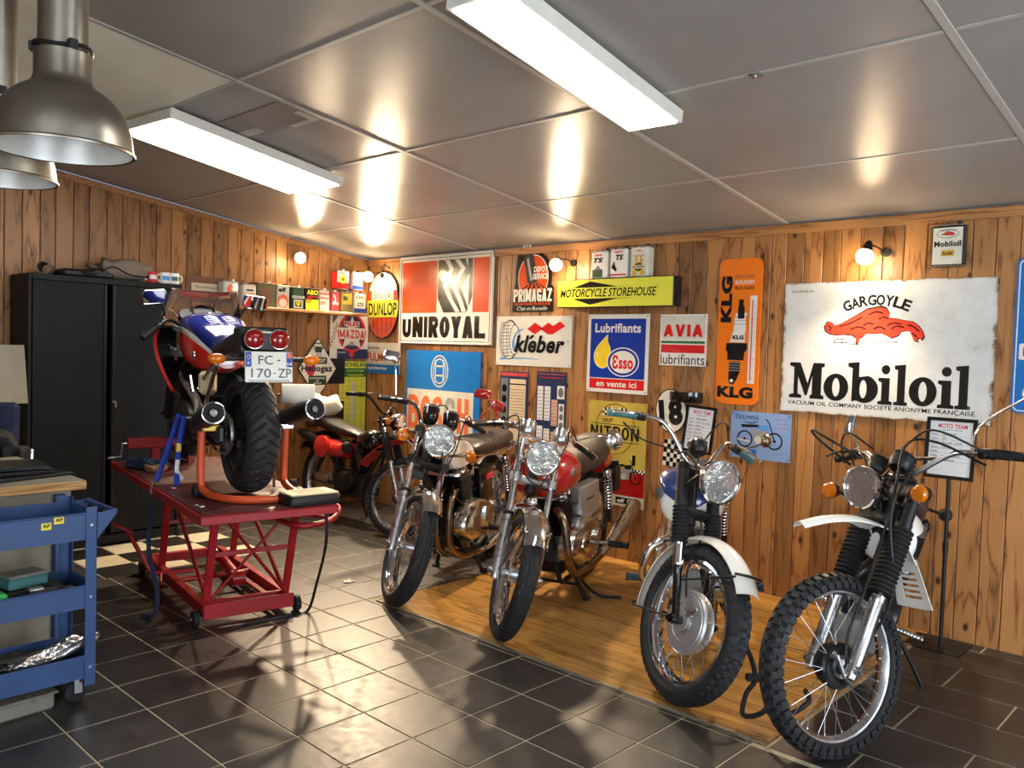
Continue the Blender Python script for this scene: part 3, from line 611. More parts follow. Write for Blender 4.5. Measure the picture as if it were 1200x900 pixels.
# --- round DUNLOP
o = sign('enamel_sign', 'oval red and yellow tyre stock sign near the room corner', -7.165, 1.70, outline=ell(.265, .35, .265, .35, 56), m='signblack', th=.02); z = .02
E1 = lambda y0, y1, s_=.965: [(.265+.265*s_*cos(a), .35+.35*s_*sin(a)) for a in [math.asin(max(-1, min(1, (y0+(y1-y0)*k/8-.35)/(.35*s_)))) for k in range(9)]]+[(.265-.265*s_*cos(a), .35+.35*s_*sin(a)) for a in [math.asin(max(-1, min(1, (y1+(y0-y1)*k/8-.35)/(.35*s_)))) for k in range(9)]]
P(o, 'red_field', E1(.013, .22), 'signorange', z, .0006); P(o, 'yellow_band', E1(.225, .40), 'neon', z, .0006); P(o, 'red_field', E1(.405, .50), 'signorange', z, .0006); P(o, 'cream_field', E1(.50, .686), 'cream', z, .0006)
for k in range(5): P(o, 'tread_line', rect(.115+.075*k-.004, .115+.075*k+.004, .06 if 0 < k < 4 else .12, .22), 'signblack', z+.0006, .0004)
P(o, 'tread_block', rect(.085, .445, .403, .505), 'cream', z+.0006, .0004)
text('Stock', .11, .42, .412, .495, z+.0012, 'darkgreen', o, bold=.0); text('DUNLOP', .035, .50, .245, .375, z+.0006, 'signblack', o, bold=.02)
MB().tube([(.24,.69,.0),(.25,.74,.03),(.29,.76,.03),(.34,.72,.0)], .007, 8, 4).build('hanging_bracket', 'darkmetal', o)

# --- FULMEN
o = sign('enamel_sign', 'small white and blue battery sign below the oval sign', -7.165, 1.345, w=.555, h=.32, th=.006, m='cream'); z = .006
P(o, 'blue_band', rect(0, .555, 0, .095), 'signblue', z); P(o, 'line', rect(0, .555, .105, .112), 'signgrey2', z); P(o, 'line', rect(0, .555, .225, .230), 'signgrey2', z)
P(o, 'logo_block', rect(.42, .53, .13, .215), 'signblack', z); P(o, 'logo_block', rect(.42, .50, .165, .18), 'cream', z+.001)
text('batteries', .02, .21, .25, .285, z, 'ink', o, bold=.01); block(o, 'FULMEN'.replace('F', 'E'), .0, .0, .0, .0, z, 'signorange') if 0 else text('FULMEN', .015, .40, .125, .215, z, 'signorange', o, bold=.035); text('superd\u00e9marrage', .02, .34, .03, .075, z+.001, 'signwhite', o, bold=.02)

# --- ESSO
o = sign('enamel_sign', 'blue lubricants sign with yellow oil drop and oval red lettering', -4.21, 1.315, w=.59, h=.62, th=.008, screws=1); z = .008
P(o, 'blue_field', rect(.03, .56, .115, .585), 'essoblue', z); P(o, 'red_band', rect(.03, .56, .03, .108), 'signred', z)
text('Lubrifiants', .075, .515, .475, .55, z+.0008, 'signwhite', o, bold=.028)
drop = ell(.155, .285, .082, .09, 26, 150, 380)+[(.225,.355),(.20,.40),(.20,.455),(.15,.41),(.10,.36)]
P(o, 'oil_drop', [(.155+(p[0]-.155)*1.07, .31+(p[1]-.31)*1.05) for p in drop], 'signwhite', z+.0008, .0004); P(o, 'oil_drop', drop, 'essoyellow', z+.0012, .0005)
P(o, 'shine', ell(.105, .30, .008, .02, 12), 'signwhite', z+.0018, .0003)
P(o, 'oval_badge', ell(.355, .245, .155, .115), 'signwhite', z+.002, .0003); P(o, 'oval_badge', ell(.355, .245, .145, .106), 'essoblue', z+.0023, .0003); P(o, 'oval_badge', ell(.355, .245, .122, .088), 'signwhite', z+.0026, .0003)
text('\u0190sso', .255, .455, .19, .30, z+.003, 'signred', o, bold=.035)
text('en vente ici', .10, .49, .045, .092, z+.0008, 'signwhite', o, bold=.022)

# --- AVIA
o = sign('enamel_sign', 'small square lubricants sign with green and red stripes', -3.52, 1.55, w=.395, h=.38, th=.008, screws=1); z = .008
P(o, 'grey_field', rect(.012, .383, .20, .368), 'signgrey', z); P(o, 'green_stripe', rect(.012, .383, .165, .183), 'signgreen', z); P(o, 'red_stripe', rect(.012, .383, .095, .155), 'signred', z)
block(o, 'AVIA', .03, .365, .215, .305, z+.001, 'signred', .34, .024); text('lubrifiants', .012, .385, .01, .085, z, 'signblack', o, bold=.0)

# --- KLG thermometer
o = sign('thermometer_sign', 'tall orange spark plug sign with thermometer strip', -3.035, 1.295, w=.325, h=1.02, rx=.05, th=.012, m='klgorange', tilt=0); z = .012
text('KLG', .02, .105, .575, .90, z+.001, 'signblack', o, bold=.06, rot=90); text('KLG', .015, .29, .045, .125, z+.001, 'signblack', o, bold=.06)
for k, (c_, m_) in enumerate((('BOUGIES', 'inkbrown'), ('BOUGIES', 'signwhite'), ('BOUGIES', 'signblack'))): text(c_, .125, .27, .895-.04*k-.013, .895-.04*k+.013, z, m_, o, bold=.01)
P(o, 'spark_plug', [(.155,.60),(.205,.60),(.205,.68),(.195,.69),(.195,.735),(.16,.735),(.16,.69),(.155,.68)], 'signblack', z+.001)
P(o, 'spark_plug', [(.10,.435),(.215,.435),(.212,.50),(.22,.52),(.215,.60),(.225,.64),(.14,.64),(.13,.60),(.125,.52)], 'signwhite', z+.0005, .0006)
for yy in (.56, .585, .61): P(o, 'spark_plug', rect(.128, .218, yy, yy+.005), 'signgrey2', z+.0012, .0004)
P(o, 'spark_plug', [(.07,.385),(.075,.43),(.23,.43),(.235,.385),(.215,.365),(.21,.31),(.085,.31),(.085,.365)], 'signblack', z+.001)
P(o, 'spark_plug', rect(.10, .185, .225, .30), 'signblack', z+.001); P(o, 'spark_plug', [(.10,.225),(.185,.225),(.16,.17),(.14,.14),(.11,.14),(.10,.17)], 'signblack', z+.001)
P(o, 'spark_plug', ell(.125, .165, .014, .012, 12), 'signwhite', z+.002, .0004)
for k in range(4): P(o, 'spark_plug', rect(.10, .185, .235+.018*k, .240+.018*k), 'signgrey2', z+.0018, .0004)
text('KLG', .12, .205, .455, .485, z+.0012, 'signblack', o, bold=.06)
P(o, 'thermometer_strip', rrect(.245, .295, .15, .76, .006), 'signwhite', z, .004); P(o, 'thermometer_tube', rect(.263, .270, .17, .73), 'inkred', z+.004, .003)
for k in range(12): P(o, 'tick', rect(.275, .29, .19+.045*k, .192+.045*k), 'inkbrown', z+.004, .0004)

# --- MOTORCYCLE STOREHOUSE light box
o = thing('light_box_sign', 'yellow light box sign with black side under three oil cans', 'sign', (-4.46, YW-.002, 1.985), BACK); z = .118
MB().box((.555, .112, .058), (1.11, .225, .114), .006).build('casing', 'signblack', o)
P(o, 'yellow_face', rect(.006, 1.104, .006, .219), 'neon', .1152, .003)
text('MOTORCYCLE STOREHOUSE', .035, .965, .082, .148, .1185, 'signblack', o, bold=.012, shear=.25)
P(o, 'diamond', [(.17,.158),(.34,.205),(.60,.160),(.78,.158)], 'signblack', .1185); P(o, 'diamond', [(.17,.070),(.34,.022),(.60,.066),(.78,.070)], 'signblack', .1185)
P(o, 'trademark_dot', ell(.975, .15, .004, .004, 8), 'signblack', .1185)

# --- MOBILOIL
random.seed(11)
def ragged(w, h, a):
    pts = []
    for (p, q) in (((0,0),(w,0)), ((w,0),(w,h)), ((w,h),(0,h)), ((0,h),(0,0))):
        for k in range(26):
            t = k/26; j = a*(random.random()**3)
            x_ = p[0]+(q[0]-p[0])*t; y_ = p[1]+(q[1]-p[1])*t
            pts.append((min(max(x_, j if x_ < w/2 and p[0] == q[0] else 0), w-j if x_ > w/2 and p[0] == q[0] else w), min(max(y_, j if p[1] == q[1] == 0 else 0), h-j if p[1] == q[1] == h else h)))
    return pts
def enamel_worn():
    m = bpy.data.materials.new('worn_enamel'); m.use_nodes = True; nt = m.node_tree; N = nt.nodes; L = nt.links; b = N['Principled BSDF']
    tc = N.new('ShaderNodeTexCoord'); nz = N.new('ShaderNodeTexNoise'); nz.inputs['Scale'].default_value = 7; nz.inputs['Detail'].default_value = 8; nz.inputs['Roughness'].default_value = .7; L.new(tc.outputs['Object'], nz.inputs['Vector'])
    sx = N.new('ShaderNodeSeparateXYZ'); L.new(tc.outputs['Generated'], sx.inputs[0])
    def edge(o_):
        a = N.new('ShaderNodeMath'); a.operation = 'SUBTRACT'; a.inputs[1].default_value = .5; L.new(o_, a.inputs[0]); c = N.new('ShaderNodeMath'); c.operation = 'ABSOLUTE'; L.new(a.outputs[0], c.inputs[0]); return c.outputs[0]
    mx = N.new('ShaderNodeMath'); mx.operation = 'MAXIMUM'; L.new(edge(sx.outputs[0]), mx.inputs[0]); L.new(edge(sx.outputs[1]), mx.inputs[1])
    mr = N.new('ShaderNodeMapRange'); mr.inputs[1].default_value = .475; mr.inputs[2].default_value = .505; mr.inputs[3].default_value = -.12; mr.inputs[4].default_value = .22; L.new(mx.outputs[0], mr.inputs[0])
    ad = N.new('ShaderNodeMath'); ad.operation = 'ADD'; L.new(nz.outputs['Fac'], ad.inputs[0]); L.new(mr.outputs[0], ad.inputs[1])
    rp = N.new('ShaderNodeValToRGB'); e = rp.color_ramp.elements; e[0].position = .52; e[0].color = lin((202,204,202)); e[1].position = .72; e[1].color = lin((74,52,40)); k = e.new(.62); k.color = lin((160,140,116)); k = e.new(.3); k.color = lin((214,216,216))
    L.new(ad.outputs[0], rp.inputs[0]); L.new(rp.outputs[0], b.inputs['Base Color']); b.inputs['Roughness'].default_value = .25; b.inputs['Coat Weight'].default_value = .3; MATS['worn_enamel'] = m
enamel_worn()
W_, H_ = 1.282, .858
o = sign('enamel_sign', 'large weathered white enamel motor oil sign with red winged beast', -2.546, 1.274, outline=ragged(W_, H_, .007), m='worn_enamel', th=.005, off=.004); z = .005
def slab(kind, x, w, H, hx=.165):
    """slab serif letter polygons in a box starting at x of width w; H cap height, hx x-height"""
    s_ = w; out = []
    if kind == 'i':
        out = [[(x, 0), (x+w, 0), (x+w, .018), (x+w*.80, .024), (x+w*.80, hx), (x, hx), (x, hx-.02), (x+w*.24, hx-.028), (x+w*.24, .024), (x, .018)], ell(x+w*.5, hx+.052, w*.30, .029, 22)]
    elif kind == 'l':
        out = [[(x, 0), (x+w, 0), (x+w, .018), (x+w*.80, .024), (x+w*.80, H), (x, H-.008), (x, H-.03), (x+w*.24, H-.036), (x+w*.24, .024), (x, .018)]]
    elif kind == 'M':
        out = [[(x,0),(x+.085,0),(x+.085,.02),(x+.058,.028),(x+.058,H*.62),(x+w*.46,.02),(x+w*.52,.02),(x+w*.66,H*.64),(x+w*.66,.028),(x+w*.60,.02),(x+w*.60,0),(x+w,0),(x+w,.02),(x+w*.92,.028),(x+w*.92,H-.03),(x+w,H-.022),(x+w,H),(x+w*.68,H),(x+w*.53,H*.42),(x+w*.30,H),(x,H),(x,H-.022),(x+.03,H-.03),(x+.03,.028),(x,.02)]]
    return out
z1 = z+.001
for q in slab('M', .062, .235, .235): P(o, 'lettering', [(a, b+.095) for a, b in q], 'signblack', z, .001)
def lo(x0, x1): P(o, 'lettering', ell((x0+x1)/2, .178, (x1-x0)/2, .088), 'signblack', z, .001, [ell((x0+x1)/2+.0, .178, (x1-x0)*.15, .060)])
def sh(k, x0, x1, H=.245, hx=.165):
    for q in slab(k, x0, x1-x0, H, hx): P(o, 'lettering', [(a, b+.092-.006*(x0 > .6)) for a, b in q], 'signblack', z, .001)
lo(.295, .455)
P(o, 'lettering', [(.450,.337),(.520,.345),(.520,.25)]+ell(.555, .175, .085, .087, 22, 75, -120)+[(.50,.100),(.478,.093),(.478,.305),(.450,.315)], 'signblack', z, .001, [ell(.548, .175, .022, .058)])
sh('i', .640, .725); sh('l', .735, .815, .252); lo(.822, .980); sh('i', .985, 1.075); sh('l', 1.080, 1.165, .258)
text('VACUUM OIL COMPANY SOCIETE ANONYME FRAN\u00c7AISE', .055, 1.19, .045, .078, z, 'signblack', o, bold=.01)
text('EN VENTE ICI', .055, .20, .792, .806, z, 'signblack', o)
# arched GARGOYLE
for k, ch in enumerate('GARGOYLE'):
    a = radians(112-44*k/7)
    cx, cy, R_ = .605, .215, .48
    me = text(ch, -.026, .026, -.034, .034, 0, 'signblack', o, bold=.035, M=Matrix.Translation((cx+R_*cos(a), cy+R_*sin(a)+.04, z)) @ Matrix.Rotation(a-pi/2, 4, 'Z'))
beast = [(0.286, 0.57), (0.308, 0.602), (0.337, 0.594), (0.348, 0.574), (0.399, 0.59), (0.45, 0.619), (0.504, 0.648), (0.55, 0.675), (0.605, 0.684), (0.636, 0.69), (0.668, 0.678), (0.687, 0.648), (0.683, 0.621), (0.723, 0.617), (0.774, 0.606), (0.823, 0.599), (0.86, 0.573), (0.883, 0.54), (0.892, 0.511), (0.881, 0.491), (0.863, 0.503), (0.852, 0.496), (0.861, 0.481), (0.836, 0.488), (0.825, 0.51), (0.814, 0.54), (0.792, 0.545), (0.759, 0.539), (0.745, 0.516), (0.705, 0.501), (0.677, 0.516), (0.641, 0.53), (0.595, 0.526), (0.552, 0.527), (0.532, 0.506), (0.515, 0.498), (0.504, 0.459), (0.49, 0.474), (0.493, 0.498), (0.464, 0.516), (0.413, 0.52), (0.368, 0.515), (0.326, 0.522), (0.295, 0.538)]
P(o, 'winged_beast', [(.59+(x_-.59)*1.025, .575+(y_-.575)*1.09) for x_, y_ in beast], 'signblack', z, .0005); P(o, 'winged_beast', beast, 'mobred', z+.0005, .0006)
for q in [[(0.381, 0.57), (0.45, 0.59), (0.523, 0.629)], [(0.532, 0.575), (0.559, 0.591), (0.595, 0.583)], [(0.559, 0.642), (0.605, 0.661), (0.65, 0.652)], [(0.623, 0.614), (0.654, 0.629), (0.683, 0.617)], [(0.45, 0.551), (0.504, 0.567), (0.55, 0.552)], [(0.677, 0.576), (0.714, 0.591), (0.759, 0.584)], [(0.705, 0.554), (0.732, 0.572), (0.778, 0.565)], [(0.796, 0.58), (0.832, 0.569), (0.865, 0.54)], [(0.308, 0.574), (0.326, 0.558), (0.315, 0.542)], [(0.595, 0.553), (0.632, 0.568), (0.668, 0.549)], [(0.823, 0.53), (0.841, 0.518), (0.854, 0.507)]]: P(o, 'winged_beast', stroke(q, .008, sm=4), 'signblack', z+.0012, .0004)
for q in (rect(.35,.44,.465,.469), rect(.35,.354,.46,.50), rect(.40,.404,.455,.50), rect(.45,.50,.452,.456), rect(.48,.484,.455,.49), rect(.36,.42,.485,.489)): P(o, 'ledge_lines', q, 'signblack', z, .0006)
text('MARQUE DEPOSEE', .565, .745, .468, .480, z, 'signblack', o)

# --- Mobiloil can hung high
def can_box(label, x, z0, y, w, h, d, m='white', wall='back', group=None, cap='black', name='oil_can'):
    loc = (x, y, z0) if wall == 'back' else (y, x, z0)
    o = thing(name, label, 'oil can', loc, (0, 0, 0) if wall == 'back' else (0, 0, pi/2), group)
    # local: x right, -y towards room, z up ; origin at front lower left
    MB().box((w/2, d/2, h/2), (w, d, h), min(.012, d*.25)).build('body', m, o)
    [MB().box((w/2, d/2, z_), (w+.004, d+.004, .006), .002).build('seam_rim', 'steel', o) for z_ in (h-.001, .003)]
    MB().cyl((w*.78, d/2, h), (w*.78, d/2, h+.022), .014, n=14).build('cap', cap, o)
    MB().tube([(w*.25, d/2, h), (w*.25, d/2, h+.012), (w*.55, d/2, h+.012), (w*.55, d/2, h)], .003, 6).build('handle', 'steel', o)
    return o
FR = Matrix.Rotation(pi/2, 4, 'X')     # print matrix: (x, y, out) -> (x, -out, y)
def CP(o, name, pts, m, z_=.0004, th=.0006, holes=()): return MB(FR).plate(pts, z_, z_+th, holes).build(name, m, o, 0)
def CT(o, t, x0, x1, y0, y1, m, z_=.001, **k): return text(t, x0, x1, y0, y1, z_, m, o, M=FR, **k)
o = can_box('old flat white and black oil can hanging high right above the enamel sign', -1.625, 2.193, YW-.062, .185, .24, .06, 'signblack')
CP(o, 'label_panel', rect(.012, .172, .012, .225), 'signgrey'); CP(o, 'oval_emblem', ell(.092, .19, .06, .027), 'greyprint', .001, .0005, [ell(.092, .19, .056, .023)])
CP(o, 'winged_beast', [(.05,.185),(.07,.195),(.09,.205),(.12,.198),(.135,.185),(.12,.178),(.08,.180)], 'tankred', .001); CT(o, 'Mobiloil', .02, .165, .115, .148, 'signblack', bold=.04)
CP(o, 'grade_box', rect(.06, .13, .06, .095), 'gold', .001, .0005); CT(o, 'Arctic', .066, .124, .066, .088, 'signblack', .0017, bold=.02); CT(o, 'GARGOYLE', .05, .135, .205, .214, 'signblack')
# --- cans standing on the light box
zt = 2.211; yb = YW-.105
o = can_box('white two-stroke oil can with green photograph, left can on yellow light box', -4.13, zt, yb, .155, .215, .085, 'white', group='cans on the light box')
CT(o, 'Castrol', .03, .105, .175, .198, 'signred', bold=.03, shear=.2); CT(o, 'TS', .022, .115, .125, .163, 'signblack', bold=.05, shear=.2); CP(o, 'photo_print', rect(.015, .115, .01, .07), 'darkgreen'); CP(o, 'photo_print', [(.03,.07),(.05,.085),(.07,.105),(.085,.085),(.105,.07)], 'greyprint')
o = can_box('white two-stroke oil can with red stripe, middle can on yellow light box', -3.945, zt, yb, .16, .225, .085, 'white', group='cans on the light box')
CT(o, 'Castrol', .04, .12, .19, .212, 'signred', bold=.03, shear=.2); CT(o, 'TS', .055, .125, .135, .178, 'signblack', bold=.05, shear=.2); CP(o, 'rider_print', ell(.035, .085, .014, .02, 12), 'greyprint'); CP(o, 'rider_print', [(.015,.07),(.03,.12),(.045,.13),(.05,.10),(.06,.09),(.055,.07)], 'greyprint')
CP(o, 'rider_print', ell(.055, .065, .012, .015, 12), 'signblack', .001); CP(o, 'red_stripe', rect(.003, .157, .018, .03), 'signred')
o = can_box('silver oil can with yellow road print and green diamond, right can on yellow light box', -3.755, zt, yb, .165, .228, .085, 'signgrey', group='cans on the light box', cap='black')
CP(o, 'road_print', [(.02,.01),(.055,.16),(.07,.16),(.06,.01)], 'gold'); CP(o, 'road_print', [(.14,.01),(.105,.16),(.09,.16),(.10,.01)], 'gold'); CP(o, 'road_print', rect(.025, .13, .155, .163), 'gold'); CT(o, 'OIL', .055, .105, .19, .205, 'signred', bold=.03)
CP(o, 'diamond_badge', [(.015,.075),(.06,.115),(.10,.115),(.145,.075),(.10,.035),(.06,.035)], 'essoyellow', .001, .0005); CP(o, 'diamond_badge', [(.025,.075),(.065,.107),(.098,.107),(.135,.075),(.098,.043),(.065,.043)], 'darkgreen', .0015, .0005); CT(o, 'YACCO', .035, .128, .06, .09, 'cream', .0022, bold=.03)

# --- charts behind the middle bikes
o = sign('service_chart', 'tall dark chart poster with peeling tan columns, the left of two', -5.19, .80, w=.335, h=.64, th=.004, m='chartblue'); z = .004
P(o, 'header', rect(.01, .33, .60, .63), 'inkred', z); P(o, 'photo_strip', rect(.01, .10, .05, .58), 'greyprint', z); P(o, 'column_print', rect(.12, .31, .20, .575), 'papertan', z); P(o, 'column_print', rect(.12, .31, .03, .14), 'papertan', z); P(o, 'column_print', rect(.12, .31, .525, .535), 'signblack', z+.001)
for k in range(11): P(o, 'text_line', rect(.13, .30, .22+.026*k, .224+.026*k), 'inkbrown', z+.001, .0004)
for k in range(5): P(o, 'worn_photo', ell(.055, .11+.095*k, .03, .035, 12), 'signblack', z+.001, .0004)
o = sign('service_chart', 'tall blue chart poster with white columns and photo strip, the right of two', -4.755, .80, w=.33, h=.655, th=.004, m='chartblue'); z = .004
P(o, 'header', rect(.01, .32, .63, .637), 'inkred', z); P(o, 'header', rect(.03, .30, .60, .607), 'signred', z)
for x0, y0, y1 in ((.015,.24,.53), (.095,.24,.53), (.175,.20,.42), (.015,.02,.19), (.095,.02,.17), (.175,.02,.15)):
    P(o, 'column_print', rect(x0, x0+.065, y0, y1), 'paper' if x0 < .17 else 'pinkprint', z); 
    for k in range(int((y1-y0)/.03)): P(o, 'text_line', rect(x0+.006, x0+.055, y0+.012+.03*k, y0+.016+.03*k), 'inkbrown', z+.001, .0004)
P(o, 'photo_print', rect(.235, .315, .43, .54), 'paper', z); P(o, 'photo_print', ell(.275, .485, .028, .042, 14), 'greyprint', z+.001)
P(o, 'photo_strip', rect(.255, .315, .03, .39), 'paper', z)
for k in range(5): P(o, 'photo_print', ell(.285, .07+.07*k, .022, .026, 12), 'greyprint', z+.001)

# --- NITRON
o = sign('tin_sign', 'mustard racing oil tin sign with checkered band behind red-tank motorcycle', -4.18, .43, w=.565, h=.815, th=.006, m='goldsign', screws=1); z = .006
P(o, 'red_field', rect(.0, .565, .085, .27), 'tankred', z); P(o, 'white_band', rect(.0, .565, .0, .085), 'signgrey', z)
for k in range(12):
    for j in range(2):
        P(o, 'checker', rect(.38+.0155*k, .3955+.0155*k, .27+.0155*j, .2855+.0155*j), 'signblack' if (k+j) % 2 else 'signwhite', z)
P(o, 'ring', ell(.27, .60, .19, .20, 48), 'signblack', z, .0006, [ell(.27, .60, .185, .195, 48)])
for sx_, y_ in ((.145, .70), (.305, .70)):
    for k in range(5):
        for j in range(3): P(o, 'checker_flag', rect(sx_+.019*k, sx_+.019*(k+1), y_+.019*j+(.004*k if sx_ < .2 else -.004*k+.016), y_+.019*(j+1)+(.004*k if sx_ < .2 else -.004*k+.016)), 'signblack' if (k+j) % 2 else 'signwhite', z+.0006, .0004)
text("OUT", .15, .25, .65, .68, z+.0006, 'signblack', o, bold=.02)
P(o, 'line', rect(.03, .50, .632, .637), 'signblack', z); block(o, 'NITRON', .03, .50, .52, .62, z+.001, 'signblack', .27, .016, .25); P(o, 'line', rect(.03, .50, .498, .503), 'signblack', z)
text('1', .05, .075, .41, .45, z, 'signblack', o); text('1', .445, .475, .33, .41, z, 'signblack', o, bold=.03)
# small motorcycle print
def moto_print(o, x, y, s, z, body, tyre_='signblack'):
    for cx in (0, 1.0):
        P(o, 'motorcycle_print', ell(x+cx*s, y, .27*s, .27*s, 26), tyre_, z, .0004, [ell(x+cx*s, y, .22*s, .22*s, 26)]); P(o, 'motorcycle_print', ell(x+cx*s, y, .05*s, .05*s, 12), tyre_, z, .0004)
    P(o, 'motorcycle_print', [(x+s*a, y+s*b) for a, b in ((.45,.45),(.82,.50),(.80,.30),(.50,.30))], body, z+.0004, .0004)
    P(o, 'motorcycle_print', [(x+s*a, y+s*b) for a, b in ((-.15,.45),(.45,.48),(.45,.40),(-.1,.36))], tyre_, z+.0004, .0004)
    P(o, 'motorcycle_print', [(x+s*a, y+s*b) for a, b in ((.25,.30),(.75,.30),(.70,-.10),(.30,-.12))], 'signgrey2', z+.0004, .0004)
    P(o, 'motorcycle_print', ell(x+s*.45, y, s*.12, s*.12, 16), 'signgrey', z+.0009, .0004)
    P(o, 'motorcycle_print', stroke([(x+s*1.0, y), (x+s*.82, y+s*.55), (x+s*.70, y+s*.68)], .03*s), tyre_, z+.0008, .0004)
    P(o, 'motorcycle_print', stroke([(x+s*.2, y-s*.08), (x-s*.25, y-s*.02)], .06*s), 'signgrey', z+.0009, .0004)
moto_print(o, .28, .235, .20, z+.0012, 'darkmetal')
P(o, 'brand_box', rect(.30, .47, .02, .07), 'signblack', z+.001, .0005); text('elf', .315, .385, .03, .058, z+.0016, 'signwhite', o, bold=.04); P(o, 'brand_mark', ell(.43, .045, .018, .018, 16), 'signwhite', z+.0016, .0004, [ell(.43, .045, .011, .011, 12)])

# --- TRIUMPH print
o = sign('tin_sign', 'small sky blue tin sign with a vintage motorcycle print', -2.905, .925, w=.445, h=.325, th=.004, m='skysign', screws=1); z = .004
text('T', .03, .055, .265, .305, z, 'chartblue', o); text('RIUMP', .06, .175, .272, .298, z, 'chartblue', o); text('H', .18, .205, .265, .302, z, 'chartblue', o)
P(o, 'swoosh', stroke([(.09,.258),(.14,.248),(.19,.256),(.207,.268)], lambda t: .006*sin(pi*t)+.001, sm=5), 'chartblue', z)
moto_print(o, .11, .135, .22, z, 'paleblue')
P(o, 'blue_banner', rrect(.03, .20, .03, .065, .006), 'signblue', z, .0005); text('motorcycles', .06, .17, .040, .052, z+.0005, 'signwhite', o)
for k, yy in enumerate((.285, .255, .225)): P(o, 'fine_print', rect(.33, .42, yy, yy+.003), 'inkred', z, .0004)

# --- big blue sign cut by the right edge
o = sign('enamel_sign', 'tall blue sign cut off at the right edge of photo', -1.178, 1.36, w=.40, h=.87, rx=.04, th=.012, m='signblue'); z = .012
P(o, 'border', rrect(.012, .388, .012, .858, .03), 'signwhite', z, .0005, [rrect(.018, .382, .018, .852, .026)]); P(o, 'badge', rrect(.03, .15, .30, .39, .01), 'signwhite', z+.0006); text('E', .05, .09, .32, .37, z+.0015, 'signred', o, bold=.05)

# --- 18 race plate
o = sign('number_plate', 'oval white race plate numbered 18 on back wall', -3.515, 1.03, outline=ell(.135, .165, .135, .165, 44), m='signblack', th=.006, cat='number plate', off=.006, tilt=-.12); z = .006
P(o, 'white_field', ell(.135, .165, .127, .157, 44), 'signwhite', z, .0006); text('18', .03, .235, .055, .255, z+.0006, 'signblack', o, bold=.06)
# --- checkered flag
o = sign('checkered_flag', 'small black and white checkered cloth hanging under race plate', -3.46, .80, w=.21, h=.20, th=.003, m='signwhite', cat='flag', off=.005, tilt=.05); z = .003
for k in range(7):
    for j in range(6):
        if (k+j) % 2: P(o, 'black_square', rect(.03*k, .03*k+.03, .033*j, .033*j+.033), 'signblack', z, .0004)
# --- visor / helmet screen on a ledge above the race plate
o = thing('helmet_peak', 'black helmet peak with clear visor hung above race plate', 'helmet part', (-3.27, YW-.0, 1.315))
MB().loft([[Vector((.135*cos(t), -.01-.10*sin(t)*s_, .035*s_*0+z_)) for t in [pi*k/16 for k in range(17)]] for s_, z_ in ((1, .045), (1.03, .02), (.98, -.01), (.8, -.03))], closed=True).build('peak', 'blackgloss', o)
MB().loft([[Vector((.02+.035*cos(t), -.05-.02*sin(t), z_)) for t in [pi*k/8 for k in range(9)]] for z_ in (.06, .16, .24)], cap=False, closed=False).build('clear_visor', 'glass', o)

# --- left wall signs
o = sign('enamel_sign', 'diamond-shaped white and green gas depot sign on left wall', 4.50, 1.075, outline=[(.225,0),(.45,.31),(.225,.62),(0,.31)], m='signblack', wall='left', th=.006, off=.02); z = .006
P(o, 'white_field', [(.225,.012),(.441,.31),(.225,.608),(.009,.31)], 'cream', z, .0006)
P(o, 'green_label', rrect(.13,.335,.355,.425,.02), 'darkgreen', z+.0006); P(o, 'green_label', rrect(.12,.33,.145,.24,.01), 'darkgreen', z+.0006); P(o, 'bottle_print', rrect(.19,.27,.47,.53,.01), 'darkgreen', z+.0006)
P(o, 'bottle_print', stroke([(.18,.50),(.18,.56),(.28,.56),(.28,.50)], .012), 'darkgreen', z+.0006, .0004)
P(o, 'red_disc', ell(.145, .305, .05, .075, 20), 'signred', z+.0006, .0004)
text('ICI', .205, .26, .433, .462, z+.0006, 'darkgreen', o, bold=.02); text('DEPOT', .145, .315, .37, .41, z+.0014, 'cream', o, bold=.03); text('Heliogaz', .035, .40, .26, .345, z+.0014, 'navy', o, bold=.04)
text('LE GAZ BUTANE', .135, .315, .205, .222, z+.0014, 'cream', o, bold=.02); text('DE', .21, .24, .18, .195, z+.0014, 'cream', o, bold=.02); text('FRANCE', .18, .27, .155, .172, z+.0014, 'cream', o, bold=.02)
o = sign('wall_plate', 'black square board on left wall behind the diamond sign', 4.74, 1.23, w=.32, h=.33, m='signblack', wall='left', th=.008, cat='sign')
o = sign('wall_plate', 'low black board on left wall half hidden by pale cloth', 4.62, .80, w=.44, h=.25, m='signblack', wall='left', th=.008, cat='sign')
o = sign('enamel_sign', 'battery sign with star on red oval in the room corner', 4.86, 1.49, w=.475, h=.45, m='navy', wall='left', th=.006, off=.02); z = .006
P(o, 'blue_field', rect(0, .475, 0, .45), 'chartblue', z, .0004); P(o, 'cream_side', rect(0, .09, .0, .45), 'cream', z+.0004); P(o, 'cream_side', [(.09,.10),(.475,.10),(.475,.45),(.09,.45)], 'cream', z+.0004)
P(o, 'red_oval', ell(.27, .265, .175, .20), 'signred', z+.0012, .0004); P(o, 'blue_oval', ell(.27, .265, .14, .175), 'chartblue', z+.0016, .0004)
star = [(.27+.20*sin(2*pi*k/10)*(1 if k % 2 == 0 else .42), .255+.19*cos(2*pi*k/10)*(1 if k % 2 == 0 else .42)) for k in range(10)]
P(o, 'star', star, 'cream', z+.002, .0004); P(o, 'red_band', rect(.11, .43, .20, .305), 'cream', z+.0025, .0004); P(o, 'word_box', rect(.17, .36, .33, .385), 'cream', z+.0025, .0004)
block(o, 'MAZDA', .115, .425, .21, .295, z+.003, 'signred', .26, .016, .2); text('PILES', .175, .355, .337, .380, z+.003, 'signred', o, bold=.04); text('CIPEL', .21, .33, .135, .16, z+.003, 'cream', o, bold=.03)
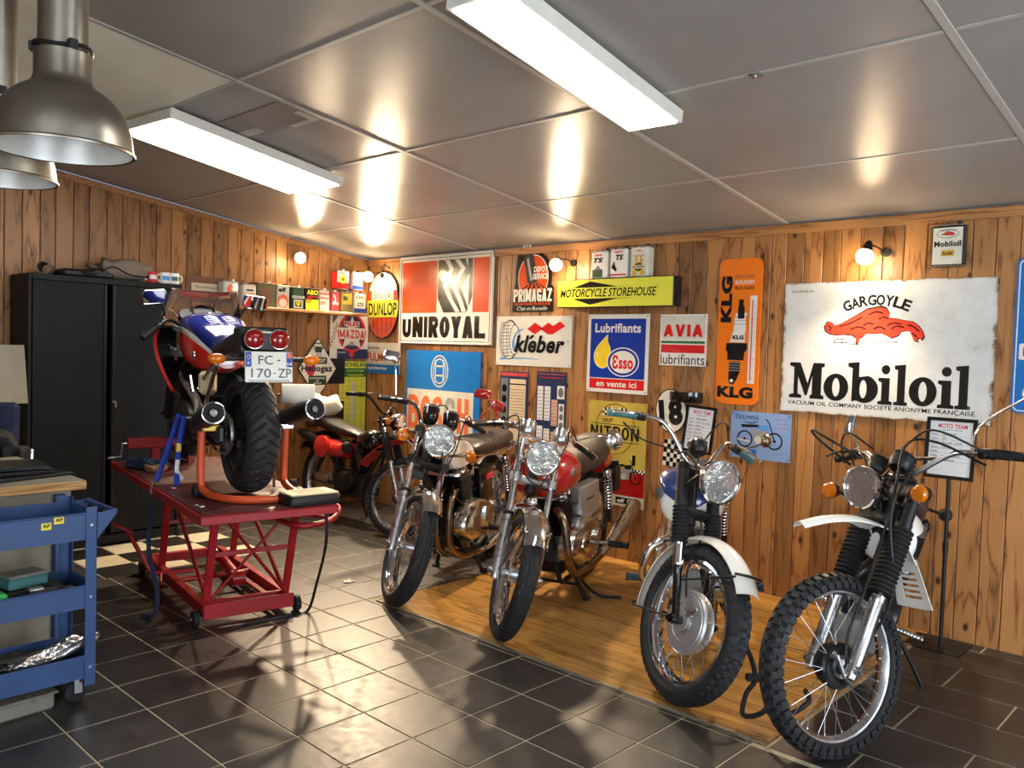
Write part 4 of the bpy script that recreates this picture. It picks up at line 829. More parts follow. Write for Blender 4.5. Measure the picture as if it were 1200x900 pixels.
text('Wonder', .015, .075, .12, .38, z+.0012, 'inkbrown', o, shear=.3, rot=70); P(o, 'red_diamond', [(.27,.01),(.31,.045),(.27,.08),(.23,.045)], 'signred', z+.0012); text('LES MEILLEURES', .10, .20, .055, .07, z+.0012, 'cream', o)
o = sign('tyre_chart', 'tall narrow yellow and green tyre pressure chart in the corner', 5.00, .72, w=.33, h=.74, m='neon', wall='left', th=.004, off=.006); z = .004
P(o, 'green_header', rect(.0, .33, .58, .67), 'signgreen', z); text('MICHELIN', .01, .32, .685, .73, z, 'signgreen', o, bold=.04); text('motos et vespas', .09, .31, .63, .655, z+.0008, 'neon', o, bold=.02); P(o, 'arrow_print', [(.02,.625),(.06,.645),(.06,.605)], 'cream', z+.0008); text('conseils', .10, .30, .59, .615, z+.0008, 'neon', o, bold=.02)
for k in range(4): P(o, 'chart_line', rect(.04+.08*k, .044+.08*k, .03, .56), 'signgrey2', z)
for k in range(9): P(o, 'chart_line', rect(.02, .31, .06+.06*k, .063+.06*k), 'signgrey2', z+.0008)
P(o, 'table_print', rect(.15, .19, .12, .52), 'signgrey', z+.001)
# framed brown pictures above the windscreen
o = sign('framed_print', 'brown framed print above the cabinet behind windscreen', 3.36, 1.90, w=.56, h=.30, m='inkbrown', wall='left', th=.015, cat='picture'); z = .015
P(o, 'paper_strip', rect(.05, .50, .17, .24), 'papertan', z); text('Recommandations', .09, .40, .195, .22, z+.001, 'ink', o); P(o, 'dark_rows', rect(.05, .50, .03, .15), 'tankred', z)

# --- shelf of oil cans on the left wall
sh = thing('wall_shelf', 'long wooden shelf carrying oil cans on left wall', 'shelf', (XL, 3.55, 1.93))
MB().box((.10, .83, .012), (.20, 1.68, .024), .003).build('board', 'shelfwood', sh)
for yy in (.55, .82, 1.08, 1.35): MB().add([(0,yy-.008,0),(.10,yy-.008,0),(0,yy-.008,-.11),(0,yy+.008,0),(.10,yy+.008,0),(0,yy+.008,-.11)], [(0,1,2),(5,4,3),(0,3,4,1),(1,4,5,2),(2,5,3,0)]).build('bracket', 'pinetrim', sh)
SZ = 1.955; SX = XL+.155
def shelf_can(label, y, w, h, m, z0=SZ, d=.11, cap='white'):
    o = can_box(label, y, z0, SX+random.uniform(-.01, .01), w, h, d, m, 'left', 'oil cans on the left wall shelf', cap)
    return o
# local of a left can: x -> +Y, -y -> +X
o = shelf_can('red and white oil can at the left end of shelf row, seen through windscreen', 3.64, .15, .215, 'signgrey'); CP(o, 'red_band', rect(.01, .14, .03, .09), 'signred'); CP(o, 'red_disc', ell(.075, .145, .04, .04), 'signred')
o = shelf_can('cream can with orange label beside the windscreen edge', 3.83, .13, .20, 'cream', cap='black'); CP(o, 'orange_label', rect(.02, .11, .03, .12), 'klgorange'); CP(o, 'ink_print', rect(.03, .10, .14, .155), 'ink')
o = shelf_can('dark brown oil can on shelf left of orange swirl can', 3.98, .185, .225, 'olive', cap='white'); CP(o, 'worn_print', ell(.09, .11, .06, .07), 'inkbrown')
o = shelf_can('white can with orange swirl on shelf', 4.185, .135, .215, 'signgrey', cap='black'); CT(o, 'elf', .012, .09, .155, .20, 'signblack', bold=.05); CP(o, 'orange_swirl', ell(.06, .07, .055, .065), 'orangeprint'); CP(o, 'orange_swirl', ell(.06, .055, .04, .04), 'cream', .001)
o = shelf_can('dark green can with yellow and green shield', 4.335, .135, .21, 'darkgreen'); CP(o, 'white_band', rect(.0, .135, .105, .13), 'signgrey'); CT(o, 'ENERGOL', .01, .125, .11, .125, 'darkgreen', .0012); CP(o, 'white_frame', rrect(.02, .115, .015, .09, .005), 'signwhite', .0004, .0006, [rrect(.03, .105, .024, .081, .004)]); CP(o, 'shield_badge', [(.045,.075),(.09,.075),(.09,.05),(.067,.03),(.045,.05)], 'yellow'); CT(o, 'BP', .053, .083, .05, .068, 'darkgreen', .0012)
o = shelf_can('half black half yellow oil can on shelf', 4.485, .145, .215, 'signblack', cap='darkmetal'); CP(o, 'yellow_half', rect(.0, .145, .0, .105), 'yellow'); CT(o, 'ABO', .01, .135, .15, .198, 'yellow', bold=.04); CP(o, 'red_ring', ell(.035, .10, .028, .028), 'signred', .001, .0005, [ell(.035, .10, .021, .021)]); CT(o, '10', .022, .048, .088, .112, 'signred', .0012); CP(o, 'red_stripe', rect(.02, .13, .125, .14), 'tankred')
o = shelf_can('white can with red lettering between yellow and crimson cans', 4.645, .125, .205, 'signgrey'); CT(o, 'HUILE', .01, .115, .16, .185, 'inkred', bold=.03); CT(o, 'SPECIALE', .01, .115, .12, .14, 'inkred', bold=.02); CT(o, 'ZPC', .015, .08, .065, .095, 'inkred', bold=.03)
o = shelf_can('crimson red can on shelf', 4.785, .105, .20, 'inkred'); CP(o, 'white_stroke', stroke([(.03,.17),(.05,.12),(.02,.08)], .012, sm=4), 'signwhite'); CT(o, 'SAE', .015, .09, .07, .10, 'signwhite', bold=.03)
o = shelf_can('mustard can with green lower half', 4.90, .135, .20, 'mustard'); CP(o, 'green_half', rect(.0, .135, .0, .085), 'olive'); CP(o, 'arrow_emblem', [(.02,.12),(.02,.175),(.09,.15),(.06,.14),(.09,.125)], 'darkgreen')
o = shelf_can('white and blue can at right end of shelf, lower of two', 5.05, .15, .205, 'signgrey', cap='black'); CP(o, 'blue_half', rect(.0, .15, .0, .05), 'essoblue'); CT(o, 'OIL', .02, .13, .15, .18, 'signred', bold=.03); CT(o, 'GTX', .04, .12, .07, .11, 'ink', bold=.03)
o = shelf_can('white and red can with yellow disc stacked on the mustard can', 4.85, .14, .185, 'signred', z0=SZ+.2305, cap='white'); CP(o, 'white_top', rect(.0, .14, .07, .185), 'signwhite'); CP(o, 'yellow_disc', ell(.07, .10, .045, .042), 'yellow', .001); CP(o, 'red_mark', ell(.07, .10, .012, .016, 12), 'signred', .0018); CT(o, 'antar', .03, .115, .155, .17, 'ink', .0012)
o = shelf_can('white and blue can stacked at right end of shelf, upper of two', 5.025, .13, .18, 'signgrey', z0=SZ+.2355, cap='black'); CP(o, 'blue_base', rect(.0, .13, .0, .045), 'essoblue'); CT(o, 'TOTAL', .015, .115, .135, .155, 'ink')

# --- printed sheet in black frame held by a mug-like holder in front of bike C's screen, and stand
def sheet(name, label, loc, rot, w, h, lines, head='MOTO TEAM'):
    o = thing(name, label, 'display frame', loc, rot)
    MB().plate(rect(0, w, 0, h), 0, .012, [rect(.02, w-.02, .02, h-.02)]).build('frame', 'blackgloss', o, 0)
    P(o, 'sheet', rect(.015, w-.015, .015, h-.015), 'paper', .002, .002)
    text(head, .06, w-.05, h-.058, h-.034, .004, 'inkred', o, bold=.02); text('02.35.23.20.49', .085, w-.075, h-.072, h-.064, .004, 'ink', o)
    for k, (a, b) in enumerate(lines):
        yy = h-.10-.024*k; text(a, .03, .065, yy, yy+.008, .004, 'ink', o); P(o, 'rule', rect(.03, w-.03, yy-.003, yy-.002), 'ink', .004, .0003)
        if b: text(b, .085, .085+.012*len(b), yy, yy+.013, .0045, 'ink', o, shear=.3)
    return o
import_lines = (('marque', 'TRIUMPH'), ('type', 'TR6 Trophy'), ('annee', '650 cc'), ('date', '1966'), ('moteur', 'bicyl'), ('prix', 'France'), ('etat', ''))
# ================================================================ MOTORCYCLES
class Bike:
    """local frame: x forward, y to the rider's left, z up; origin at the rear tyre contact"""
    def __init__(s, name, label, rear, head, lean, steer, scale, wb=1.42, R=.335, rake=27, off=.055, z0=0, cat='motorcycle'):
        s.root = thing(name, label, cat, (rear[0], rear[1], z0), (radians(lean), 0, radians(head)), None, scale)
        s.R = R; s.wb = wb; s.ax = Vector((wb, 0, R)); k = radians(rake)
        s.up = Vector((-sin(k), 0, cos(k))); s.fw = Vector((cos(k), 0, sin(k))); s.piv = s.ax-s.fw*off
        s.Ms = Matrix.Translation(s.piv) @ Matrix.Rotation(radians(steer), 4, s.up) @ Matrix.Translation(-s.piv)
        # fork frame: x = forward of the leg line, y = left, z = up the legs, origin at the front axle
        s.Fm = s.Ms @ Matrix.Translation(s.ax) @ Matrix((( s.fw.x, 0, s.up.x, 0), (0, 1, 0, 0), (s.fw.z, 0, s.up.z, 0), (0, 0, 0, 1)))
    def mb(s): return MB()
    def fm(s): return MB(s.Fm)            # fork frame builder
    def sm(s): return MB(s.Ms)            # bike coordinates, steered
    def part(s, m, name, mt, parent=None, label=None, smooth=35): return m.build(name, mt, parent or s.root, smooth, label)
def M_I(front, b): return b.Ms if front else Matrix()

def tyre(b, name, front, c, R, w, h, pattern='road', parent=None, n=240, depth=.006):
    """tyre as a fine grid whose tread grooves are real relief"""
    nt = 34 if pattern == 'chevron' else 22; Rc = R-h; rings = []
    for i in range(n):
        a = 2*pi*i/n; ring = []
        for j in range(nt+1):
            t = -1+2*j/nt; ph = t*radians(118); y = w*sin(ph) if abs(ph) < pi/2 else w*(1 if ph > 0 else -1)*(1-.35*(abs(ph)-pi/2)/radians(28))
            r = Rc+h*cos(ph)*1.0 if abs(ph) < pi/2 else Rc-h*.52*sin(abs(ph)-pi/2)*1.0
            d = 0; at = abs(t)
            if pattern == 'rib':
                if at < .55:
                    for q in (-.42, -.21, 0, .21, .42):
                        if abs(t-q-.035*(1 if (i//5) % 2 else -1)) < .05: d = 1
                elif at < .68 and (i//3) % 2: d = 1
            elif pattern == 'chevron':
                if at < .80:
                    u = (i/n*34-at*2.0+(0 if t < 0 else .5)) % 1
                    if u < .17 and at > .04: d = 1.6
            elif pattern == 'block':
                if at < .62:
                    u = (i/n*52+(0 if j % 4 < 2 else .5)) % 1
                    if u < .28 or j % 4 == 0: d = 1.5
                elif at < .74 and (i//3) % 2: d = 1
            r -= d*depth*min(1, cos(ph)+.35)
            ring.append(Vector((c[0]+r*cos(a), c[1]+y, c[2]+r*sin(a))))
        rings.append(ring)
    m = MB(M_I(front, b)).loft(rings, closed=False, cyc=True)
    return m.build(name, 'tyre', parent or b.root, 40)

def knobs(b, front, c, R, w, h, parent, n=44, rows=((-.62, .5), (-.24, 0), (.24, .5), (.62, 0), (-.92, .25), (.92, .25)), size=(.026, .028, .014)):
    m = MB(M_I(front, b)); Rc = R-h
    for i in range(n):
        for t, sh_ in rows:
            a = 2*pi*(i+sh_)/n; ph = t*radians(80); y = w*sin(ph); r = Rc+h*cos(ph)
            nrm = Vector((cos(ph)*cos(a), sin(ph), cos(ph)*sin(a))); tan = Vector((-sin(a), 0, cos(a))); lat = nrm.cross(tan)
            p = Vector((c[0]+r*cos(a), c[1]+y, c[2]+r*sin(a)))
            m.box(p+nrm*size[2]*.3, (size[0], size[1], size[2]), .002, Matrix((tan, lat, nrm)).transposed())
    return stuff(m.build('tread_knobs', 'tyre', parent, 25))

def wheel(b, front, w=.05, h=.088, pattern='rib', rimmat='chrome', rimw=.030, spokes=40, hubr=.055, hubw=.05, drum=0, drum_side=-1, drum_mat='alu', disc=0, knobby=0, cast=0, R=None, n=240, dmat='steel'):
    R = R or b.R; c = b.ax if front else Vector((0, 0, R)); c = Vector((c.x, 0, R if not front else b.R)); nm = 'front' if front else 'rear'; M = M_I(front, b)
    t = tyre(b, nm+'_tyre', front, c, R if not knobby else R-.010, w, h, pattern, n=n)
    if knobby: knobs(b, front, c, R-.010, w, h, t, n=knobby)
    ri = R-h*1.55
    MB(M).rev([(ri+.010, -rimw-.004), (ri+.012, -rimw), (ri-.004, -rimw+.004), (ri-.010, -rimw*.5), (ri-.016, 0), (ri-.010, rimw*.5), (ri-.004, rimw-.004), (ri+.012, rimw), (ri+.010, rimw+.004), (ri+.02, rimw), (ri-.002, rimw*.5), (ri-.008, 0), (ri-.002, -rimw*.5), (ri+.02, -rimw)], c, 72, cyc=True).build('rim', rimmat, t)
    hb = MB(M).rev([(.001, -hubw-.012), (.02, -hubw-.012), (.02, -hubw), (hubr, -hubw), (hubr, -hubw+.008), (hubr*.6, -hubw+.014), (hubr*.6, hubw-.014), (hubr, hubw-.008), (hubr, hubw), (.02, hubw), (.02, hubw+.012), (.001, hubw+.012)], c, 28)
    hb.build('hub', 'alu' if not cast else 'satin', t)
    if cast:
        sp = MB(M)
        for k in range(cast):
            a = 2*pi*k/cast; u = Vector((cos(a), 0, sin(a))); v = Vector((-sin(a), 0, cos(a)))
            sp.loft([[c+u*r_+v*s_*q+Vector((0, y_, 0)) for q, y_ in ((-1, -.02), (1, -.02), (1, .02), (-1, .02))] for r_, s_ in ((.05, .03), (.12, .018), (ri, .024))])
        sp.build('wheel_spokes', 'satin', t)
    else:
        sp = MB(M)
        for k in range(spokes):
            a = 2*pi*k/spokes; sd = 1 if k % 2 else -1; da = (.42 if (k//2) % 2 else -.42)
            p0 = c+Vector(((hubr-.004)*cos(a+da), sd*(hubw-.004), (hubr-.004)*sin(a+da))); p1 = c+Vector(((ri-.006)*cos(a), sd*.004, (ri-.006)*sin(a))); sp.cyl(p0, p1, .0015, n=5)
            sp.cyl(p1, p1+(p0-p1).normalized()*.018, .0036, n=5)
        stuff(sp.build('spokes', 'spokesteel', t))
    if drum:
        s_ = drum_side
        MB(M).rev([(drum, s_*.010), (drum+.004, s_*.020), (drum+.004, s_*.032), (drum*.97, s_*.040), (drum*.90, s_*.040), (drum*.88, s_*.044), (drum*.62, s_*.047), (drum*.60, s_*.043), (drum*.34, s_*.045), (drum*.30, s_*.060), (.024, s_*.064), (.001, s_*.064)], c, 48).build('brake_plate', drum_mat, t)
        MB(M).rev([(drum*.98, s_*.008), (drum*1.0, -s_*.002), (drum*.94, -s_*.004), (drum*.97, -s_*.010), (drum*.9, -s_*.012), (drum*.93, -s_*.018), (drum*.85, -s_*.020), (drum*.88, -s_*.026), (drum*.5, -s_*.032), (.03, -s_*.045)], c, 48).build('brake_drum', drum_mat, t)
        ar = MB(M); q = c+Vector((drum*.5, s_*.07, drum*.35)); ar.cyl(q, q+Vector((0, s_*.02, 0)), .012, n=12); ar.box(q+Vector((.02, s_*.018, .02)), (.07, .006, .016), .003, Matrix.Rotation(-.8, 3, 'Y')); ar.build('brake_arm', 'alu', t)
    if disc:
        MB(M).rev([(disc, disc*0+.052), (disc, .057), (disc*.62, .057), (disc*.62, .052)], c, 56, cyc=True).build('brake_disc', dmat, t)
        dc = MB(M).rev([(disc*.66, .060), (disc*.3, .066), (.02, .066), (.001, .066)], c, 24).build('disc_carrier', 'alu', t)
    return t

def fender(b, front, a0, a1, r, w, depth=.022, mt='chrome', name='front_fender', c=None, n=30, tip=1, fork=True, lip=.003, wf=None, parent=None, rz_=None, label=None):
    c = c or (b.ax if front else Vector((0, 0, b.R))); M = M_I(front, b); rings = []; m_ = 8
    for i in range(n+1):
        t = i/n; a = radians(a0+(a1-a0)*t); rr = r(t) if callable(r) else r; ww = (wf(t) if wf else w)
        outer = []; inner = []
        for j in range(m_+1):
            s_ = -1+2*j/m_; y = ww*s_; d = depth*(s_*s_)
            outer.append(Vector((c[0]+(rr-d)*cos(a), y, c[2]+(rr-d)*sin(a)))); inner.append(Vector((c[0]+(rr-d-lip)*cos(a), y*.98, c[2]+(rr-d-lip)*sin(a))))
        rings.append(outer+inner[::-1])
    return MB(M).loft(rings).build(name, mt, parent or b.root, 50, label)

def gaiter(m, x, y, z0, z1, r, n=11, base=.7):
    pr = []
    for i in range(n):
        t0 = z0+(z1-z0)*i/n; dz = (z1-z0)/n; pr += [(r*.80, t0), (r, t0+dz*.35), (r, t0+dz*.6), (r*.80, t0+dz*.95)]
    return m.lathe(pr, (x, y, 0), (0, 0, 1), 20)

def fork(b, y=.095, slider=(-.035, .30), sr=.028, st=.019, top=.70, gait=None, smat='alu', stmat='chrome', upper=None, yoke=.50, yokemat='castalu', brace=None, axle_clamp=True, lowr=None):
    for s_ in (-1, 1):
        m = b.fm(); z0, z1 = slider
        m.lathe([(.006, z0-.012), (sr*.8, z0-.006), (sr*.95, z0+.02), (sr*.95, z0+.05), (lowr or sr, z0+.08), (sr, z1-.03), (sr*1.12, z1-.025), (sr*1.12, z1), (sr*.8, z1+.004)], (0, s_*y, 0), (0, 0, 1), 20)
        sl = b.part(m, 'fork_slider', smat)
        if axle_clamp:
            m = b.fm(); m.cyl((-.0, s_*(y+.03), 0), (0, s_*(y-.045), 0), .020, n=14); m.cyl((0, s_*(y+.045), 0), (0, s_*(y+.03), 0), .012, n=6); m.box((0, s_*y, 0), (.035, .045, .045), .008); b.part(m, 'axle_clamp', smat, sl)
        m = b.fm().cyl((0, s_*y, z1-.02), (0, s_*y, top), st, n=18); b.part(m, 'fork_tube', stmat)
        if gait: m = gaiter(b.fm(), 0, s_*y, gait[0], gait[1], gait[2], gait[3]); b.part(m, 'fork_gaiter', 'rubber')
        else: m = b.fm().lathe([(sr*.9, z1), (sr*1.0, z1+.008), (sr*.95, z1+.022), (st, z1+.026)], (0, s_*y, 0), (0, 0, 1), 18); b.part(m, 'dust_seal', 'rubber', sl)
        if upper: m = b.fm().lathe([(upper[2], upper[0]), (upper[2], upper[1])], (0, s_*y, 0), (0, 0, 1), 18); b.part(m, 'fork_shroud', upper[3])
    m = b.fm()
    m.box((-.025, 0, yoke), (.075, 2*y+.0, .035), .010)
    for s_ in (-1, 1): m.cyl((0, s_*y, yoke-.022), (0, s_*y, yoke+.022), st+.014, n=18)
    b.part(m, 'lower_yoke', yokemat)
    m = b.fm(); m.box((-.025, 0, top-.01), (.07, 2*y, .022), .008)
    for s_ in (-1, 1): m.cyl((0, s_*y, top-.022), (0, s_*y, top+.008), st+.012, n=18); m.cyl((0, s_*y, top+.008), (0, s_*y, top+.018), .014, n=6)
    b.part(m, 'top_yoke', yokemat)
    b.part(b.fm().cyl((-.055, 0, yoke-.03), (-.055, 0, top+.01), .026, n=18), 'steering_stem', 'black')

def headlight(b, x, z, r, shell='chrome', depth=.11, tilt=None, ring='chrome', ears=None, y=.095):
    # axis: horizontal forward in bike terms, expressed in the fork frame
    d = Vector((b.fw.x, 0, 0))+Vector((0,0,0)); a = Vector((b.fw.x, 0, -b.fw.z)) if tilt is None else Vector((cos(radians(tilt)), 0, sin(radians(tilt))))
    # world-horizontal forward = fw*cos + up*(-sin) in fork axes
    k = math.asin(b.fw.z); a = Vector((cos(k), 0, -sin(k)))
    c = Vector((x, 0, z)); o = b.part(b.fm().lathe([(.001, -depth), (r*.45, -depth*.95), (r*.75, -depth*.72), (r*.93, -depth*.38), (r*.99, -.01), (r*.99, 0)], c, a, 40), 'headlight', shell)
    b.part(b.fm().lathe([(r*.97, -.012), (r*1.05, -.010), (r*1.07, .0), (r*1.04, .012), (r*.95, .016), (r*.93, .010), (r*.93, .0)], c, a, 48), 'headlight_ring', ring, o)
    b.part(b.fm().lathe([(.012, -.055), (r*.35, -.048), (r*.70, -.028), (r*.94, .004)], c, a, 40), 'headlight_reflector', 'reflector', o)
    b.part(b.fm().ball(c-a*.030, .014, 12, 8), 'headlight_bulb', 'glasswhite', o)
    b.part(b.fm().lathe([(r*.94, .008), (r*.8, .020), (r*.5, .030), (.001, .034), (.001, .031), (r*.5, .027), (r*.8, .017), (r*.92, .006)], c, a, 40), 'headlight_glass', 'glass', o)
    for s_ in (-1, 1):
        b.part(b.fm().tube([c+Vector((0, s_*r*.98, 0))-a*.03, Vector((.0, s_*(y), z-.02)), Vector((0, s_*y, z+.03))], .008, 8), 'headlight_bracket', ears or shell)
    return o
def indicator(b, x, y, z, r=.036, fork_=True, stalk=None, m='chrome', dirn=(1, 0, 0)):
    M = b.Fm if fork_ else Matrix()
    k = math.asin(b.fw.z); a = Vector((cos(k), 0, -sin(k))) if fork_ else Vector(dirn); c = Vector((x, y, z))
    s_ = 1 if y > 0 else -1; inner = stalk or Vector((0, s_*.10, z-.01))
    o = b.part(MB(M).cyl(inner, c-a*.015-Vector((0, s_*r*.5, 0)), .009, n=10), 'turn_signal', m)
    b.part(MB(M).lathe([(.001, -.045), (r*.7, -.038), (r, -.008), (r, .0)], c, a, 24), 'signal_housing', m, o)
    b.part(MB(M).lathe([(r, 0), (r*1.02, .006), (r*.85, .020), (r*.5, .026), (.001, .028)], c, a, 24), 'signal_lens', 'amber', o)
def gauge(b, x, y, z, r=.042, h=.07, m='blackgloss', tilt=.25, ring='chrome'):
    a = Vector((-sin(tilt), 0, cos(tilt))); c = Vector((x, y, z))
    o = b.part(b.fm().lathe([(.001, -h*.5), (r*.75, -h*.45), (r*.95, -h*.25), (r, 0), (r, h*.4)], c, a, 28), 'gauge', m)
    b.part(b.fm().lathe([(r*.98, h*.38), (r*1.06, h*.38), (r*1.06, h*.5), (r*.9, h*.52), (r*.88, h*.46)], c, a, 28), 'gauge_ring', ring, o)
    b.part(b.fm().lathe([(r*.9, h*.44), (.001, h*.45)], c, a, 24), 'gauge_dial', 'signblack', o)
def bars(b, pts, r=.0115, m='chrome', grip='rubber', glen=.13, gr=.017, lever='alu', lev_ang=0, gripmat=None, levlen=.17):
    """pts: right half from centre to the left end in fork frame (mirrored)"""
    L_p = [Vector(p) for p in pts]; R_p = [Vector((p[0], -p[1], p[2])) for p in pts]
    hb = b.part(b.fm().tube(R_p[::-1]+L_p, r, 12, 5), 'handlebar', m)
    for P_ in (L_p, R_p):
        e = P_[-1]; d = (P_[-1]-P_[-2]).normalized(); s_ = 1 if e.y > 0 else -1
        g = b.fm(); pr = []
        for i in range(9): t = i/9*glen; pr += [(gr, t), (gr, t+glen/18), (gr*.93, t+glen/14)]
        g.lathe([(gr*1.25, -.004), (gr*1.25, .004)]+pr+[(gr*1.15, glen), (gr*1.1, glen+.006), (.001, glen+.006)], e-d*glen, d, 18); b.part(g, 'grip', gripmat or grip, hb)
        c0 = e-d*(glen+.03)
        sw = b.fm(); sw.box(c0, (.038, .045, .038), .010, Matrix.Rotation(0, 3, 'Z')); sw.cyl(c0-d*.02, c0+d*.02, .020, n=14); b.part(sw, 'switch_cluster', 'satin', hb)
        lv = b.fm(); f0 = c0+Vector((.028, 0, 0)); lv.tube([f0-d*.02, f0+Vector((.018, 0, -.004))+d*.03, f0+Vector((.040, 0, -.012))+d*.09, f0+Vector((.034, 0, -.016))+d*levlen], [.007, .006, .005, .0055], 8, 4); lv.ball(f0+Vector((.034, 0, -.016))+d*levlen, .008, 10, 6); b.part(lv, 'lever', lever, hb)
    return hb
def mirror(b, base, stem, c, r=.055, facing=(-1, 0, 0), m='chrome', shape='round', w=.06, h=.04):
    a = Vector(facing).normalized(); c = Vector(c)
    o = b.part(b.fm().tube([base, stem, c+a*-.015], .005, 8, 5), 'mirror_stem', m)
    if shape == 'round':
        hs = b.part(b.fm().lathe([(.001, -.028), (r*.5, -.022), (r*.85, -.012), (r, .0), (r*.98, .006), (r*.93, .006)], c, a, 28), 'mirror_shell', m, o)
        b.part(b.fm().lathe([(r*.93, .004), (.001, .0045)], c, a, 24), 'mirror_glass', 'mirror', o)
    else:
        u = a.orthogonal().normalized(); 
        zz = Vector((0,0,1)); u = zz.cross(a).normalized(); v = a.cross(u); pts = rrect(-w, w, -h, h, .018, 4)
        hs = b.part(b.fm().loft([[c+u*p[0]*s_+v*p[1]*s_+a*q for p in pts] for s_, q in ((.5, -.03), (.85, -.02), (1, 0), (1, .006))]), 'mirror_shell', m, o)
        b.part(b.fm().loft([[c+u*p[0]*.93+v*p[1]*.93+a*q for p in pts] for q in (.003, .0075)]), 'mirror_glass', 'mirror', o)
def ring(x, hw, zb, zt, e=2.4, n=24, yo=0, flat=0, tp=1):
    out = []
    for i in range(n):
        t = 2*pi*i/n; c_, s_ = cos(t), sin(t); y = hw*(abs(c_)**(2/e))*(1 if c_ > 0 else -1); z = (zb+zt)/2+(zt-zb)/2*(abs(s_)**(2/e))*(1 if s_ > 0 else -1)
        k = tp+(1-tp)*(1-(z-zb)/(zt-zb)) if tp != 1 else 1
        out.append(Vector((x, yo+y*k, z)))
    return out
def body(b, name, m, secs, label=None, parent=None, e=2.4, tp=1, M=None):
    """secs: (x, halfwidth, zbottom, ztop)"""
    S = []
    pts = [Vector((q[0], q[1], 0)) for q in secs]; A = catmull([Vector((q[0], q[1], q[2])) for q in secs], 4); Bz = catmull([Vector((q[0], q[3], 0)) for q in secs], 4)
    rings = [ring(p.x, max(p.y, .004), p.z, max(q.y, p.z+.004), e, tp=tp) for p, q in zip(A, Bz)]
    return b.part(MB(M or Matrix()).loft(rings), name, m, parent, label, 50)
def plate3(pts, y0, y1, bev=.008, M=None):
    """side plate: outline in x,z, thickness along y with softened edge toward y1"""
    cx = sum(p[0] for p in pts)/len(pts); cz = sum(p[1] for p in pts)/len(pts); s_ = 1 if y1 > y0 else -1
    def rg(k, y): return [Vector((cx+(p[0]-cx)*k, y, cz+(p[1]-cz)*k)) for p in pts]
    sz = max(max(abs(p[0]-cx) for p in pts), max(abs(p[1]-cz) for p in pts)); k = 1-bev/sz
    return MB(M or Matrix()).loft([rg(1, y0), rg(1, y1-s_*bev), rg(1-(1-k)*.3, y1-s_*bev*.3), rg(k, y1)])
def shock(b, top, bot, r=.026, m='chrome'):
    top, bot = Vector(top), Vector(bot); d = bot-top; L_ = d.length; u = d.normalized(); pts = []; w = u.orthogonal().normalized(); v = u.cross(w)
    o = b.part(MB().cyl(top, bot, .010, n=10), 'shock_absorber', 'darkmetal')
    for i in range(121): t = i/120; pts.append(top+u*(L_*(.12+.62*t))+(w*cos(2*pi*11*t)+v*sin(2*pi*11*t))*r)
    b.part(MB().tube(pts, .0042, 6), 'coil_spring', m, o)
    b.part(MB().lathe([(.02, L_*.03), (r*1.15, L_*.08), (r*1.15, L_*.12)], top, u, 16), 'spring_collar', m, o)
    b.part(MB().lathe([(r*.8, L_*.74), (r*.8, L_*.95), (.01, L_)], top, u, 16), 'damper_body', 'black', o)
def fins(m, c, w, d, z0, z1, n, t=.003, axis=None):
    for i in range(n):
        z = z0+(z1-z0)*i/(n-1); m.box((c[0], c[1], z), (d, w, t), .001)
def engine(b, x=.66, z=.30, twin=2, cyl_h=.20, slant=6, w=.22, cm='castalu', finmat='castalu', cover='polished', n=10, bore=.13, head=.07, dark=False):
    o = b.part(plate3([(x-.20, z-.10), (x+.14, z-.12), (x+.20, z-.04), (x+.18, z+.10), (x+.02, z+.13), (x-.20, z+.10), (x-.25, z)], -w*.55, w*.55, .02), 'crankcase', cm)
    S = Matrix.Translation((x+.08, 0, z+.12)) @ Matrix.Rotation(radians(slant), 4, 'Y')
    m = MB(S); m.box((0, 0, cyl_h/2), (bore*.85, w*.9, cyl_h), .01); 
    for i in range(n): m.box((0, 0, .015+(cyl_h-.02)*i/(n-1)), (bore*1.25, w*1.15, .0045), .0015)
    b.part(m, 'cylinder_fins', finmat, o)
    m = MB(S); m.box((0, 0, cyl_h+head/2), (bore*.95, w*1.0, head), .018)
    for i in range(4): m.box((0, 0, cyl_h+.008+head*.7*i/3), (bore*1.2, w*1.12, .004), .0015)
    b.part(m, 'cylinder_head', finmat, o)
    m = MB(S)
    for s_ in (-1, 1): m.loft([[Vector((s_*bore*.28+bore*.22*sc*cos(t), w*.5*q, cyl_h+head+.005+.03*sc*max(0, sin(t)))) for t in [pi*k/8 for k in range(9)]] for q, sc in ((-1, .7), (-.9, 1), (.9, 1), (1, .7))])
    b.part(m, 'rocker_cover', cover, o)
    return o, S
def side_cover(b, pts, y0, y1, m='polished', name='engine_cover', parent=None, bev=.03):
    P2 = catmull([(p[0], p[1], 0) for p in pts], 4, True)
    return b.part(plate3([(p.x, p.y) for p in P2], y0, y1, bev), name, m, parent)
